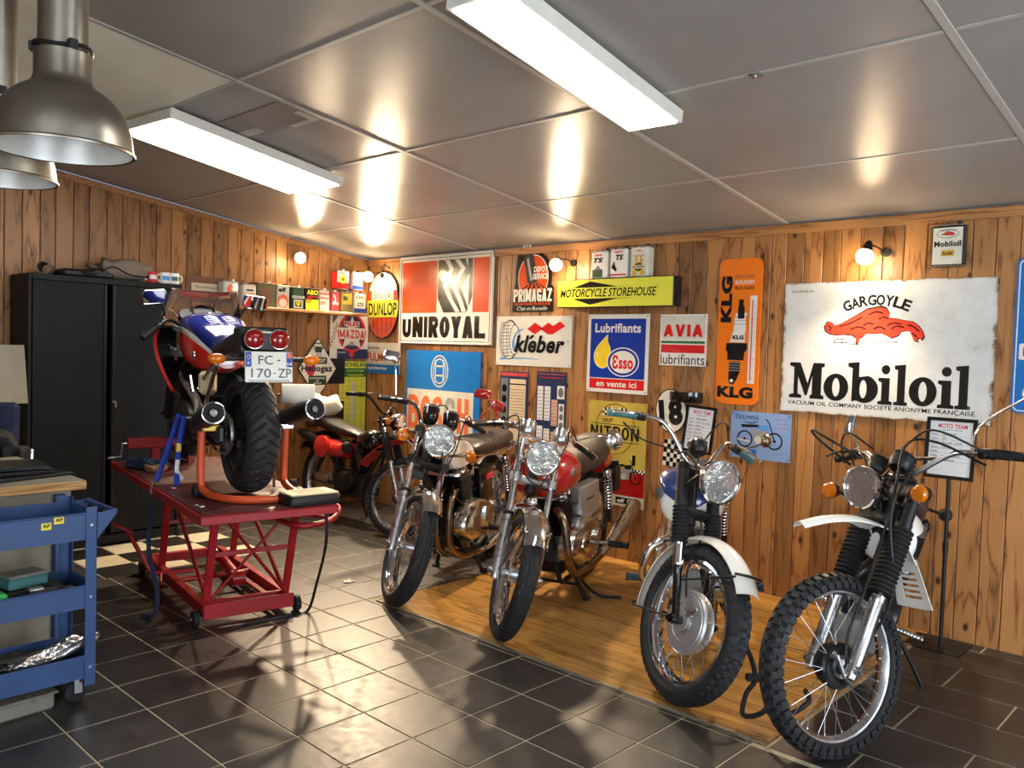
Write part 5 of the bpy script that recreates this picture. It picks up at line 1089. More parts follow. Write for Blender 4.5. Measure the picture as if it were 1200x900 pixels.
def frame_tubes(b, top=.80, head=None, m='black', low=.17, r=.015, seatx=.42, seatz=.66, cradle=.95):
    hd = b.piv+b.up*.60; hb = b.piv+b.up*.46
    m_ = MB(); m_.tube([hd, (seatx+.15, 0, seatz+.06), (seatx, 0, seatz)], .019, 12, 5); m_.cyl(b.piv+b.up*.45, b.piv+b.up*.66, .030, n=18)
    for s_ in (-1, 1):
        m_.tube([hb, (cradle, s_*.06, .45), (cradle-.06, s_*.10, low+.02), (cradle-.22, s_*.11, low), (.50, s_*.11, low), (.36, s_*.11, low+.12), (seatx-.02, s_*.10, seatz)], r, 10, 4)
        m_.tube([(seatx+.1, s_*.08, seatz+.03), (.15, s_*.12, seatz-.0), (-.12, s_*.12, seatz+.03)], r*.8, 8, 4)
    o = b.part(m_, 'frame', m)
    sa = MB()
    for s_ in (-1, 1): sa.tube([(.42, s_*.10, .34), (.2, s_*.115, .335), (0, s_*.115, b.R)], .018, 10, 3)
    b.part(sa, 'swingarm', m)
    return o
def muffler(b, pts, rs, m='chrome', name='muffler', endm='darkmetal', n=20):
    o = b.part(MB().tube(pts, rs, n, 6), name, m); e = Vector(pts[-1]); d = (e-Vector(pts[-2])).normalized(); r = rs[-1]
    b.part(MB().lathe([(r*.85, -.002), (r*.85, .002), (r*.3, .001), (.001, -.002)], e, d, 16), 'muffler_end', endm, o); return o
def cable(b, pts, r=.0042, m='black', fork_=True, name='control_cable'): return b.part(MB(b.Fm if fork_ else Matrix()).tube(pts, r, 6, 6), name, m)
def centre_stand(b, x=.62, w=.16, z0=.20, m='black'):
    m_ = MB()
    for s_ in (-1, 1): m_.tube([(x, s_*.10, z0), (x-.05, s_*(w), .02)], .014, 8); m_.box((x-.06, s_*(w+.01), .010), (.06, .035, .016), .004)
    m_.cyl((x-.03, -.13, .10), (x-.03, .13, .10), .010, n=8)
    return b.part(m_, 'centre_stand', m)
def peg(b, x, z, y0=.14, y1=.30, r=.02, m='bluegrip', sides=(-1, 1)):
    for s_ in sides:
        p = b.part(MB().cyl((x, s_*y0*.8, z), (x, s_*(y1-.11), z), .010, n=10), 'footpeg', 'steel'); g = MB(); pr = []
        for i in range(7): t = i*.015; pr += [(r, t), (r, t+.009), (r*.88, t+.012)]
        g.lathe(pr+[(r*1.15, .11), (r*1.15, .118), (.001, .118)], (x, s_*(y1-.12), z), (0, s_, 0), 16); b.part(g, 'peg_rubber', m, p)

# ---------------------------------------------------------------- A: black and white triple
def bike_A():
    b = Bike('motorcycle', 'black classic motorcycle with white tank panels, leftmost of the front row by blue sign', (-4.706, 4.775), -65.8, 0, 42, 1.115)
    wheel(b, True, .050, .058, 'rib', disc=.125, dmat='steel'); wheel(b, False, .056, .062, 'rib', n=160)
    fork(b, .097, (-.035, .30), .030, .019, .70, yokemat='satin')
    fender(b, True, 52, 142, .362, .056, .022, 'chrome')
    m = b.sm()
    for s_ in (-1, 1): m.tube([b.ax+Vector((.10, s_*.055, .335)), b.ax+Vector((-.02, s_*.07, .29)), b.ax+Vector((-.10, s_*.09, .22))], .006, 8)
    b.part(m, 'fender_stay', 'chrome')
    headlight(b, .125, .615, .094, 'chrome', ears='black')
    for s_ in (-1, 1): indicator(b, .10, s_*.215, .59, .034)
    gauge(b, .05, -.065, .775, .048, .10); gauge(b, .05, .065, .775, .048, .10)
    bars(b, [(-.03, 0, .74), (-.02, .09, .745), (-.03, .14, .83), (-.08, .21, .86), (-.15, .35, .86)], lever='chrome')
    mirror(b, (-.07, -.27, .88), (-.02, -.33, 1.03), (-.06, -.36, 1.10), .055, (-.9, .3, 0), shape='rect', w=.055, h=.036)
    mirror(b, (-.07, .27, .88), (-.02, .33, .99), (-.08, .385, 1.03), .05, (-.9, -.3, 0), shape='rect', w=.05, h=.03, m='tankred')
    frame_tubes(b)
    tk = body(b, 'fuel_tank', 'blackgloss', [(1.085, .04, .77, .83), (1.06, .09, .72, .89), (.95, .130, .70, .92), (.80, .14, .70, .905), (.66, .12, .71, .85), (.60, .08, .72, .81)], e=2.6)
    for s_ in (-1, 1):
        P_ = catmull([(1.07,.82,0),(1.0,.885,0),(.86,.89,0),(.72,.84,0),(.70,.78,0),(.80,.73,0),(1.0,.73,0)], 4, True)
        vs = MB(); rr = [[Vector((p.x*k+(1-k)*.88, s_*(y_), p.y*k+(1-k)*.80)) for p in P_] for k, y_ in ((1, .100), (.98, .132), (.86, .1435), (.5, .1450), (.05, .1455))]
        b.part(vs.loft(rr), 'tank_panel', 'whitegloss', tk, 'white tank panel')
    nm_ = MB()
    text('TRIUMPH', .74, .98, .79, .82, 0, 'signblack', tk, bold=.03, M=Matrix(((-1,0,0,1.72),(0,0,1,.1458),(0,1,0,0),(0,0,0,1))), name='tank_lettering')
    MB().lathe([(.028, 0), (.028, .014), (.02, .018), (.001, .018)], (.88, 0, .888), (0, 0, 1), 20).build('fuel_cap', 'chrome', tk)
    st_ = body(b, 'seat', 'vinyl', [(.62, .09, .76, .81), (.56, .125, .745, .845), (.35, .135, .74, .86), (.10, .13, .745, .87), (-.08, .125, .75, .885), (-.17, .10, .77, .87)], e=3)
    for s_ in (-1, 1): b.part(MB().tube([(.62, s_*.10, .765), (.35, s_*.137, .752), (0, s_*.134, .755), (-.17, s_*.105, .775)], .006, 8, 4), 'seat_trim', 'chrome', st_)
    ribs = MB()
    for k in range(9): xx = .45-.06*k; ribs.tube([(xx, -.125, .842), (xx, -.09, .862), (xx, 0, .8695+.001*k), (xx, .09, .862), (xx, .125, .842)], .004, 6, 3)
    b.part(ribs, 'seat_ribs', 'vinyl', st_)
    b.part(MB().tube([(-.10, -.14, .77), (-.22, -.14, .86), (-.24, 0, .90), (-.22, .14, .86), (-.10, .14, .77)], .008, 8, 5), 'grab_rail', 'chrome')
    for s_ in (-1, 1):
        sc_ = b.part(plate3([(.60,.68),(.56,.47),(.36,.45),(.30,.68)], s_*.10, s_*.145, .015), 'side_cover', 'blackgloss')
        bd = b.part(plate3([(.48,.63),(.48,.595),(.36,.60),(.36,.635)], s_*.144, s_*.149, .002), 'badge', 'inkred', sc_, 'red oblong badge')
        shock(b, (.13, s_*.145, .73), (.02, s_*.145, .37))
    engine(b, .72, .34, cyl_h=.15, slant=12, w=.26, n=9, cm='darkmetal', finmat='darkmetal')
    side_cover(b, [(1.0,.36),(.94,.48),(.80,.515),(.62,.49),(.50,.42),(.48,.32),(.62,.27),(.86,.27)], .13, .215, 'polished')
    side_cover(b, [(.66,.44),(.72,.46),(.72,.36),(.66,.32),(.60,.36)], .19, .238, 'polished', bev=.012, name='clutch_cover')
    side_cover(b, [(.90,.33),(.86,.45),(.72,.48),(.56,.45),(.50,.38),(.52,.28),(.66,.22),(.82,.22)], -.13, -.19, 'polished')
    for s_, y in ((1, .115), (1, .035), (-1, -.06)):
        b.part(MB().tube([(.86, y*.9, .58), (.96, y, .575), (1.02, y, .48), (1.02, y, .32), (.97, y*1.1, .22), (.84, y*1.3, .165), (.58, y*1.5, .155)], .020, 14, 5), 'exhaust_header', 'bronze')
    for s_ in (-1, 1): muffler(b, [(.60, s_*.19, .17), (.45, s_*.21, .20), (.25, s_*.22, .25), (-.10, s_*.22, .33), (-.35, s_*.22, .385)], [.022, .030, .048, .048, .034], 'chrome')
    for s_ in (-1, 1): b.part(MB().cyl((.60, s_*.06, .58), (.50, s_*.06, .60), .03, n=14), 'carburettor', 'alu')
    fender(b, False, 20, 165, .372, .072, .03, 'chrome', 'rear_fender')
    tl = b.part(MB().box((-.36, 0, .62), (.05, .10, .07), .012), 'tail_light', 'redlens')
    centre_stand(b); peg(b, .52, .29, m='rubber')
    cable(b, [(-.06, -.24, .86), (.06, -.16, .80), (.10, -.12, .62), (.02, -.10, .48), (-.05, -.05, .40)]); cable(b, [(-.06, .24, .86), (.10, .14, .82), (.09, .12, .60), (.0, .08, .40)])
    cable(b, [(.05, .03, .72), (.11, .05, .5), (.03, .12, .2), (0, .06, .02)]); cable(b, [(-.04, .10, .80), (.06, .0, .86), (-.02, -.10, .80)])
    b.part(MB().tube([(.95,.10,.62),(.98,.13,.56),(.9,.16,.50),(.75,.16,.46)], .005, 6, 5), 'wiring', 'black')
    b.part(b.fm().box((-.0, -.06, .42), (.03, .10, .05), .006), 'horn', 'black')

# ---------------------------------------------------------------- B: red tank
def bike_B():
    b = Bike('motorcycle', 'motorcycle with red tank, brown seat and silver side panel, beside mustard oil sign', (-3.753, 4.841), -68.4, 0, 33.6, 1.10)
    wheel(b, True, .050, .060, 'rib', disc=.12, hubr=.07, dmat='steel'); wheel(b, False, .056, .064, 'rib', n=160)
    fork(b, .100, (-.035, .29), .031, .018, .71, yoke=.505, yokemat='alu')
    fender(b, True, 42, 145, .366, .062, .030, 'chrome')
    m = b.sm()
    for s_ in (-1, 1): m.tube([b.ax+Vector((.19, s_*.066, .30)), b.ax+Vector((.03, s_*.09, .02)), b.ax+Vector((-.15, s_*.07, .30))], .007, 8, flat=None)
    b.part(m, 'fender_stay', 'steel')
    headlight(b, .105, .607, .090, 'chrome', ears='chrome')
    for s_ in (-1, 1): gauge(b, .03, s_*.097, .775, .045, .075, 'steel', .1)
    bars(b, [(-.03, 0, .75), (-.03, .09, .755), (-.03, .15, .80), (-.10, .22, .815), (-.20, .36, .80)], lever='chrome')
    mirror(b, (-.09, .22, .83), (-.05, .34, .88), (-.10, .44, .90), .060, (-.85, -.2, .1)); mirror(b, (-.09, -.24, .83), (-.04, -.32, .90), (-.08, -.36, .94), .045, (-.9, .2, 0), shape='rect', w=.05, h=.025, m='tankred')
    frame_tubes(b)
    tk = body(b, 'fuel_tank', 'tankred', [(1.105, .06, .72, .81), (1.07, .14, .68, .89), (.96, .178, .665, .935), (.82, .178, .675, .93), (.68, .145, .70, .885), (.60, .08, .73, .82)], e=2.5)
    for s_ in (-1, 1):
        bd = MB().loft([[Vector((.93+.045*cos(t)*k, s_*y_, .81+.030*sin(t)*k)) for t in [2*pi*i/20 for i in range(20)]] for k, y_ in ((1, .160), (1, .180), (.8, .184), (.05, .185))]); b.part(bd, 'tank_badge', 'steel', tk, 'oval silver badge')
    MB().lathe([(.03, 0), (.03, .014), (.02, .02), (.001, .02)], (.90, 0, .93), (0, 0, 1), 20).build('fuel_cap', 'chrome', tk)
    st_ = body(b, 'seat', 'vinyl', [(.68, .08, .76, .82), (.60, .12, .74, .865), (.42, .135, .725, .885), (.20, .14, .73, .90), (.05, .135, .745, .935), (-.05, .12, .77, .945), (-.10, .08, .80, .91)], e=2.8)
    tc_ = body(b, 'tail_cowl', 'tankred', [(.05, .11, .68, .80), (-.10, .115, .69, .83), (-.25, .09, .72, .82), (-.33, .05, .745, .79)])
    b.part(MB().box((-.10, .16, .64), (.13, .010, .17), .01), 'black_side_plate', 'black'); b.part(MB().box((-.36, 0, .62), (.015, .20, .22), .006), 'number_plate', 'black')
    for s_ in (-1, 1):
        sp = b.part(plate3([(.76,.70),(.70,.53),(.62,.49),(.36,.50),(.33,.54),(.36,.70)], s_*.10, s_*.165, .02), 'side_panel', 'silverpaint', None, 'silver side panel')
        shock(b, (.14, s_*.15, .74), (.03, s_*.15, .37))
        if s_ > 0: text('Commando', .47, .64, .60, .625, 0, 'ink', sp, M=Matrix(((-1,0,0,1.11),(0,0,1,.1655),(0,1,0,0),(0,0,0,1))), shear=.3, name='panel_lettering')
    engine(b, .74, .34, cyl_h=.13, slant=14, w=.22, n=8, cm='darkmetal', finmat='darkmetal')
    side_cover(b, [(.99,.35),(.96,.46),(.84,.515),(.68,.52),(.50,.48),(.44,.41),(.47,.31),(.62,.27),(.84,.26)], .12, .215, 'polished', bev=.045, name='primary_cover')
    side_cover(b, [(.86,.38),(.80,.45),(.70,.44),(.68,.36),(.76,.32)], .205, .228, 'polished', bev=.012, name='inspection_cover')
    b.part(MB().cyl((.57, .20, .40), (.57, .235, .40), .04, n=24), 'clutch_cap', 'polished')
    side_cover(b, [(.88,.31),(.86,.40),(.76,.46),(.54,.44),(.48,.38),(.52,.28),(.76,.21)], -.12, -.18, 'polished')
    for s_ in (-1, 1):
        b.part(MB().tube([(.92, s_*.07, .58), (1.02, s_*.12, .60), (1.05, s_*.17, .54), (1.035, s_*.19, .38), (.98, s_*.195, .28), (.88, s_*.20, .235), (.62, s_*.205, .225), (.42, s_*.21, .245)], .022, 16, 6), 'exhaust_header', 'bronze' if s_ > 0 else 'chrome')
        muffler(b, [(.44, s_*.21, .243), (.28, s_*.225, .285), (.08, s_*.235, .345), (-.14, s_*.245, .41), (-.26, s_*.25, .445)], [.024, .032, .046, .052, .044], 'steel')
        b.part(MB().lathe([(.001, -.05), (.03, -.048), (.034, -.02), (.034, .03), (.024, .05)], (.84, s_*.08, .64), (.9, s_*.4, .1), 18), 'carburettor', 'alu')
    fender(b, False, 30, 160, .376, .07, .03, 'black', 'rear_fender')
    cs = centre_stand(b, .66, .17); ss = b.part(MB().tube([(.62, .15, .12), (.56, .24, .03), (.50, .36, .018)], .010, 8, 3), 'side_stand', 'black')
    peg(b, .52, .34, y0=.20, y1=.40, m='rubber', sides=(1,)); peg(b, .50, .32, m='rubber', sides=(-1,))
    cable(b, [(-.08, .22, .82), (.02, .14, .86), (.09, .12, .72), (.08, .06, .56), (-.05, .02, .40)]); cable(b, [(-.08, -.22, .82), (.04, -.16, .82), (.08, -.14, .55), (.02, -.20, .42), (.0, -.15, .30)])
    cable(b, [(.04, .06, .52), (.10, .0, .46), (.07, -.06, .50), (.05, -.09, .58)]); cable(b, [(-.05, -.10, .52), (-.02, -.18, .42), (.02, -.15, .32), (.0, -.10, .29)])
    b.part(MB().tube([(.9,.05,.62),(.95,.12,.66),(.85,.16,.62),(.72,.14,.60)], .006, 6, 5), 'fuel_line', 'black')
    b.part(b.fm().ball((-.02, .02, .40), .030, 14, 10), 'horn', 'chrome')

# ---------------------------------------------------------------- C: blue and white high-bar
def bike_C():
    b = Bike('motorcycle', 'classic motorcycle with blue and white tank, big chrome headlight and drum front brake', (-2.754, 4.735), -62.0, 1.0, 41, 1.07, R=.352)
    wheel(b, True, .056, .062, 'block', drum=.136, drum_side=-1, hubr=.05, rimw=.036, drum_mat='drumalu'); wheel(b, False, .060, .068, 'block', n=160)
    fork(b, .092, (-.01, .245), .019, .018, .71, gait=(.335, .515, .038, 10), smat='blackgloss', stmat='chrome', upper=(.50, .70, .030, 'black'), yokemat='black', axle_clamp=True)
    for s_ in (-1, 1): b.part(b.fm().lathe([(.024, .235), (.027, .245), (.027, .325), (.030, .335)], (0, s_*.092, 0), (0, 0, 1), 20), 'fork_collar', 'chrome')
    fender(b, True, 40, 193, .386, .060, .024, 'whitegloss', lip=.004, label='white front fender')
    m = b.sm(); c = b.ax
    for a_, q in ((190, .386), (52, .386)):
        a2 = radians(a_)
        for s_ in (-1, 1): m.tube([c+Vector((q*cos(a2), s_*.062, q*sin(a2)-.012)), c+Vector((.0, s_*.085, .0)) if a_ > 100 else c+Vector((-.06, s_*.085, .16))], .005, 8)
        m.tube([c+Vector((q*cos(a2)*1.01, -.068, q*sin(a2))), c+Vector((q*cos(a2)*1.02, 0, q*sin(a2)+.004)), c+Vector((q*cos(a2)*1.01, .068, q*sin(a2)))], .006, 8)
    b.part(m, 'fender_stay', 'black')
    headlight(b, .155, .615, .100, 'chrome', depth=.12, ears='black')
    gauge(b, .03, -.035, .80, .046, .06, 'black', .2)
    bars(b, [(-.02, 0, .735), (-.02, .06, .745), (-.03, .15, .87), (-.06, .23, .925), (-.14, .44, .915)], gripmat='teal', lever='chrome')
    mirror(b, (-.12, .30, .92), (-.04, .38, .95), (-.04, .45, 1.0), .036, (-.8, -.3, .2), m='bronze')
    frame_tubes(b)
    tk = body(b, 'fuel_tank', 'whitegloss', [(1.10, .04, .76, .82), (1.07, .125, .70, .90), (.97, .158, .68, .955), (.84, .16, .69, .955), (.70, .13, .72, .91), (.62, .07, .75, .85)], e=2.3, label='white tank with blue top')
    top = [(1.104, .05, .80, .835), (1.07, .128, .835, .906), (.97, .161, .855, .961), (.84, .163, .86, .961), (.70, .133, .85, .916), (.62, .073, .83, .856)]
    body(b, 'tank_top', 'tankblue', top, e=2.3, parent=tk, label='blue upper half')
    for s_ in (-1, 1): b.part(plate3([(1.06,.88),(1.05,.83),(.95,.80),(.90,.83),(.92,.87)], s_*.12, s_*.172, .012), 'tank_badge', 'chrome', tk)
    MB().lathe([(.03, 0), (.03, .014), (.02, .02), (.001, .02)], (.86, 0, .955), (0, 0, 1), 20).build('fuel_cap', 'chrome', tk)
    body(b, 'seat', 'blackvinyl', [(.64, .08, .77, .83), (.56, .12, .76, .87), (.30, .13, .76, .885), (.0, .125, .77, .90), (-.17, .09, .80, .88)], e=2.8)
    engine(b, .68, .34, cyl_h=.17, slant=4, w=.22, n=9, finmat='alu')
    side_cover(b, [(.84,.33),(.80,.42),(.66,.46),(.50,.44),(.44,.36),(.50,.27),(.72,.25)], .11, .19, 'polished')
    side_cover(b, [(.80,.33),(.78,.44),(.66,.48),(.52,.44),(.48,.34),(.56,.25),(.72,.24)], -.11, -.18, 'polished')
    for s_ in (-1, 1):
        b.part(MB().tube([(.84, s_*.07, .62), (.93, s_*.10, .62), (.98, s_*.19, .57), (.96, s_*.235, .46), (.84, s_*.23, .38), (.62, s_*.20, .40), (.40, s_*.19, .43)], .020, 16, 6), 'exhaust_header', 'chrome')
        shock(b, (.13, s_*.14, .72), (.02, s_*.14, .38), m='chrome')
        b.part(plate3([(.60,.66),(.56,.47),(.38,.47),(.34,.66)], s_*.09, s_*.135, .015), 'side_cover', 'tankblue')
    muffler(b, [(.42, -.20, .43), (.25, -.21, .43), (0, -.22, .44), (-.25, -.22, .45)], [.020, .040, .044, .036])
    fender(b, False, 30, 165, .395, .068, .028, 'whitegloss', 'rear_fender')
    peg(b, .62, .32, y0=.15, y1=.36, r=.021, sides=(-1, 1))
    b.part(MB().tube([(.60, .14, .22), (.56, .22, .06), (.54, .28, .01)], .012, 8, 3), 'side_stand', 'black')
    b.part(MB().box((.90, .0, .50), (.05, .06, .04), .006), 'rubber_strap', 'teal')
    cable(b, [(-.16, -.34, .90), (-.06, -.30, .80), (.02, -.18, .76), (.08, -.10, .72), (.05, -.04, .60)]); cable(b, [(-.10, .26, .92), (.02, .14, .98), (.08, .03, .92), (.06, -.05, .80)])
    cable(b, [(.0, .02, .48), (.04, .0, .38), (.03, -.06, .22), (.02, -.055, .10)])
    cable(b, [(.03, -.03, .76), (.07, -.07, .66), (.04, -.05, .5)])
    b.part(MB().tube([(1.03, -.04, .60), (1.06, 0, .56), (1.0, .05, .52)], .006, 6, 4), 'wiring', 'black')

# ---------------------------------------------------------------- D: white trail bike
def bike_D():
    b = Bike('motorcycle', 'white trail motorcycle with knobby front tyre at far right', (-1.815, 4.838), -74, -15, -43.2, 1.061, R=.352, rake=29)
    wheel(b, True, .044, .044, 'plain', 'alu', .026, 36, .045, .045, drum=.085, drum_side=1, drum_mat='black', knobby=50, n=120); wheel(b, False, .054, .058, 'plain', knobby=44, n=100)
    fork(b, .100, (-.03, .305), .028, .019, .76, gait=(.315, .60, .047, 15), smat='steel', yoke=.605, yokemat='black', upper=(.60, .76, .030, 'black'))
    fpth = catmull([(.405, 0, .40), (.306, 0, .477), (.188, 0, .545), (.09, 0, .578), (-.003, 0, .590), (-.09, 0, .575), (-.17, 0, .53)], 5); rg_ = []
    for i, p in enumerate(fpth):
        t = i/(len(fpth)-1); w_ = .030+.045*min(1, t*1.6); d_ = .022; tn = (fpth[min(i+1, len(fpth)-1)]-fpth[max(i-1, 0)]).normalized(); nn = Vector((tn.z, 0, -tn.x)); nn = nn if nn.z > 0 else -nn
        up_ = [p+nn*(.012-d_*(q/4)**2)+Vector((0, w_*q/4, 0)) for q in range(-4, 5)]; rg_.append(up_+[p_-nn*.004 for p_ in up_[::-1]])
    b.part(b.fm().loft(rg_), 'front_fender', 'whitegloss', None, 'long white high fender', 50)
    # vented rear flap of the fender, behind the fork
    Mf = b.Fm
    fl = MB(Mf)
    W0, W1 = .060, .085
    def fp(u, v, d=0): # u across -1..1, v 0..1 down
        w = W0+(W1-W0)*v; return Vector((-.165-.15*v-.012*cos(u*1.4)+d, w*u, .545-.15*v))
    rows = [0, .2, .26, .32, .38, .44, .50, .56, .62, .68, .74, .8, 1]; slots = {2, 4, 6, 8, 10}
    for k in range(len(rows)-1):
        for (u0, u1) in ((-1, -.55), (-.55, 0), (0, .55), (.55, 1)):
            if (k in slots) and -.6 < (u0+u1)/2 < .6: continue
            q = [fp(u0, rows[k]), fp(u1, rows[k]), fp(u1, rows[k+1]), fp(u0, rows[k+1])]; q2 = [p+Vector((-.005, 0, 0)) for p in q]
            fl.add(q+q2, [(0,1,2,3),(7,6,5,4),(0,4,5,1),(1,5,6,2),(2,6,7,3),(3,7,4,0)])
    b.part(fl, 'vented_mud_flap', 'whitegloss')
    b.Fm = b.Fm @ Matrix.Translation((0, -.03, 0))
    headlight(b, .145, .705, .086, 'blackgloss', depth=.10, ring='chrome', ears='black', y=.10)
    for s_ in (-1, 1): indicator(b, .08, s_*.228, .72, .036, m='black'); 
    gauge(b, .03, -.075, .87, .040, .07, 'black', .2, 'black'); gauge(b, .03, .04, .885, .048, .07, 'black', .2, 'black')
    hb = bars(b, [(-.03, 0, .85), (-.02, .07, .86), (-.03, .20, .96), (-.06, .27, .985), (-.12, .47, .995)], m='steel', lever='black', r=.012)
    b.part(b.fm().cyl((-.035, -.17, .945), (-.035, .17, .945), .008, n=10), 'crossbar', 'black')
    mirror(b, (-.09, .26, .99), (-.08, .25, 1.12), (-.10, .44, 1.28), .060, (-.9, -.2, .1)); mirror(b, (-.09, -.32, .98), (-.06, -.34, 1.06), (-.08, -.42, 1.15), .045, (-.5, .9, .1), shape='rect', w=.035, h=.055)
    b.part(b.fm().box((.02, 0, .66), (.05, .15, .10), .012), 'headlight_cowl', 'black'); b.part(b.fm().box((.0, 0, .82), (.05, .22, .03), .01), 'gauge_bracket', 'black')
    for k_ in range(4): cable(b, [(.05, -.09+.05*k_, .84), (.085, -.07+.045*k_, .76), (.05, -.06+.05*k_, .66), (-.02, -.05+.03*k_, .58)], .005)
    frame_tubes(b, low=.28, seatz=.76)
    tk = body(b, 'fuel_tank', 'whitegloss', [(1.08, .05, .80, .86), (1.05, .10, .72, .92), (.96, .125, .70, .945), (.84, .125, .72, .935), (.70, .09, .76, .89), (.62, .06, .79, .86)], e=2.3, label='white tank with dark side decals')
    for s_ in (-1, 1): b.part(plate3([(1.04,.87),(1.02,.78),(.92,.74),(.80,.80),(.86,.89)], s_*.095, s_*.130, .008), 'tank_decal', 'signblack', tk); b.part(plate3([(1.02,.85),(1.00,.80),(.93,.765),(.84,.81),(.88,.87)], s_*.126, s_*.133, .004), 'decal_centre', 'tankred', tk)
    MB().lathe([(.03, 0), (.03, .02), (.001, .024)], (.90, 0, .965), (0, 0, 1), 20).build('fuel_cap', 'black', tk)
    body(b, 'seat', 'blackvinyl', [(.66, .07, .83, .88), (.58, .11, .81, .92), (.30, .125, .81, .925), (.0, .12, .83, .94), (-.17, .08, .86, .92)], e=2.8)
    engine(b, .68, .40, cyl_h=.15, slant=4, w=.17, n=8, finmat='satin', cm='satin', cover='satin')
    side_cover(b, [(.82,.40),(.76,.50),(.60,.52),(.48,.46),(.50,.35),(.66,.30)], .09, .15, 'satin')
    b.part(MB().tube([(.86, -.03, .66), (.95, -.05, .64), (.98, -.10, .55), (.92, -.13, .45), (.75, -.14, .42)], .022, 14, 5), 'exhaust_header', 'black')
    ep = b.part(plate3([(.98,.42),(.96,.30),(.80,.22),(.62,.22),(.62,.27),(.80,.32),(.88,.42)], -.10, .10, .02), 'skid_plate', 'silverpaint')
    for s_ in (-1, 1): shock(b, (.14, s_*.14, .80), (.04, s_*.14, .40), m='black'); b.part(plate3([(.60,.78),(.58,.60),(.36,.58),(.30,.78)], s_*.09, s_*.135, .015), 'side_cover', 'whitegloss')
    muffler(b, [(.60, -.12, .45), (.40, -.14, .55), (.10, -.15, .66), (-.10, -.15, .70)], [.020, .030, .034, .022], 'black')
    fender(b, False, 20, 165, .47, .08, .02, 'whitegloss', 'rear_fender')
    for s_ in (-1, 1): indicator(b, -.22, s_*.23, .80, .036, fork_=False, stalk=Vector((-.22, s_*.09, .80)), m='black', dirn=(-1, 0, 0))
    peg(b, .60, .34, y0=.12, y1=.28, r=.014, m='steel')
    b.part(MB().tube([(.56, .12, .36), (.50, .28, .18), (.47, .40, .03)], .011, 8, 3), 'side_stand', 'black')
    br = b.part(b.fm().tube([(.085, .115, .02), (.02, .12, -.035), (-.05, .11, -.05)], .008, 8), 'brake_lever_arm', 'alu')
    cable(b, [(-.10, -.34, .95), (.02, -.26, .96), (.09, -.12, .90), (.06, -.04, .78)], .005); cable(b, [(-.10, .32, .95), (.04, .18, .98), (.10, .10, .93), (.09, .12, .70), (.07, .125, .40), (.06, .11, .10), (-.02, .12, -.04)], .0055)
    cable(b, [(.05, .13, .86), (.10, .145, .62), (-.02, .16, .36), (-.06, .12, .20), (-.02, .06, .04)], .006); cable(b, [(.06, -.10, .94), (.10, -.22, 1.0), (.0, -.36, 1.02), (-.10, -.40, .96)], .0045)
    cable(b, [(.06, .05, .94), (.10, .20, 1.0), (-.04, .34, .98)], .0045); cable(b, [(-.02, -.02, .80), (.04, .0, .68), (-.03, .03, .55)], .006)
    gd = b.fm(); gd.tube([(-.06, -.26, .96), (.06, -.36, .99), (.10, -.46, 1.03), (.02, -.48, 1.02), (-.10, -.36, .95)], .006, 8, 5); b.part(gd, 'hand_guard_frame', 'black')

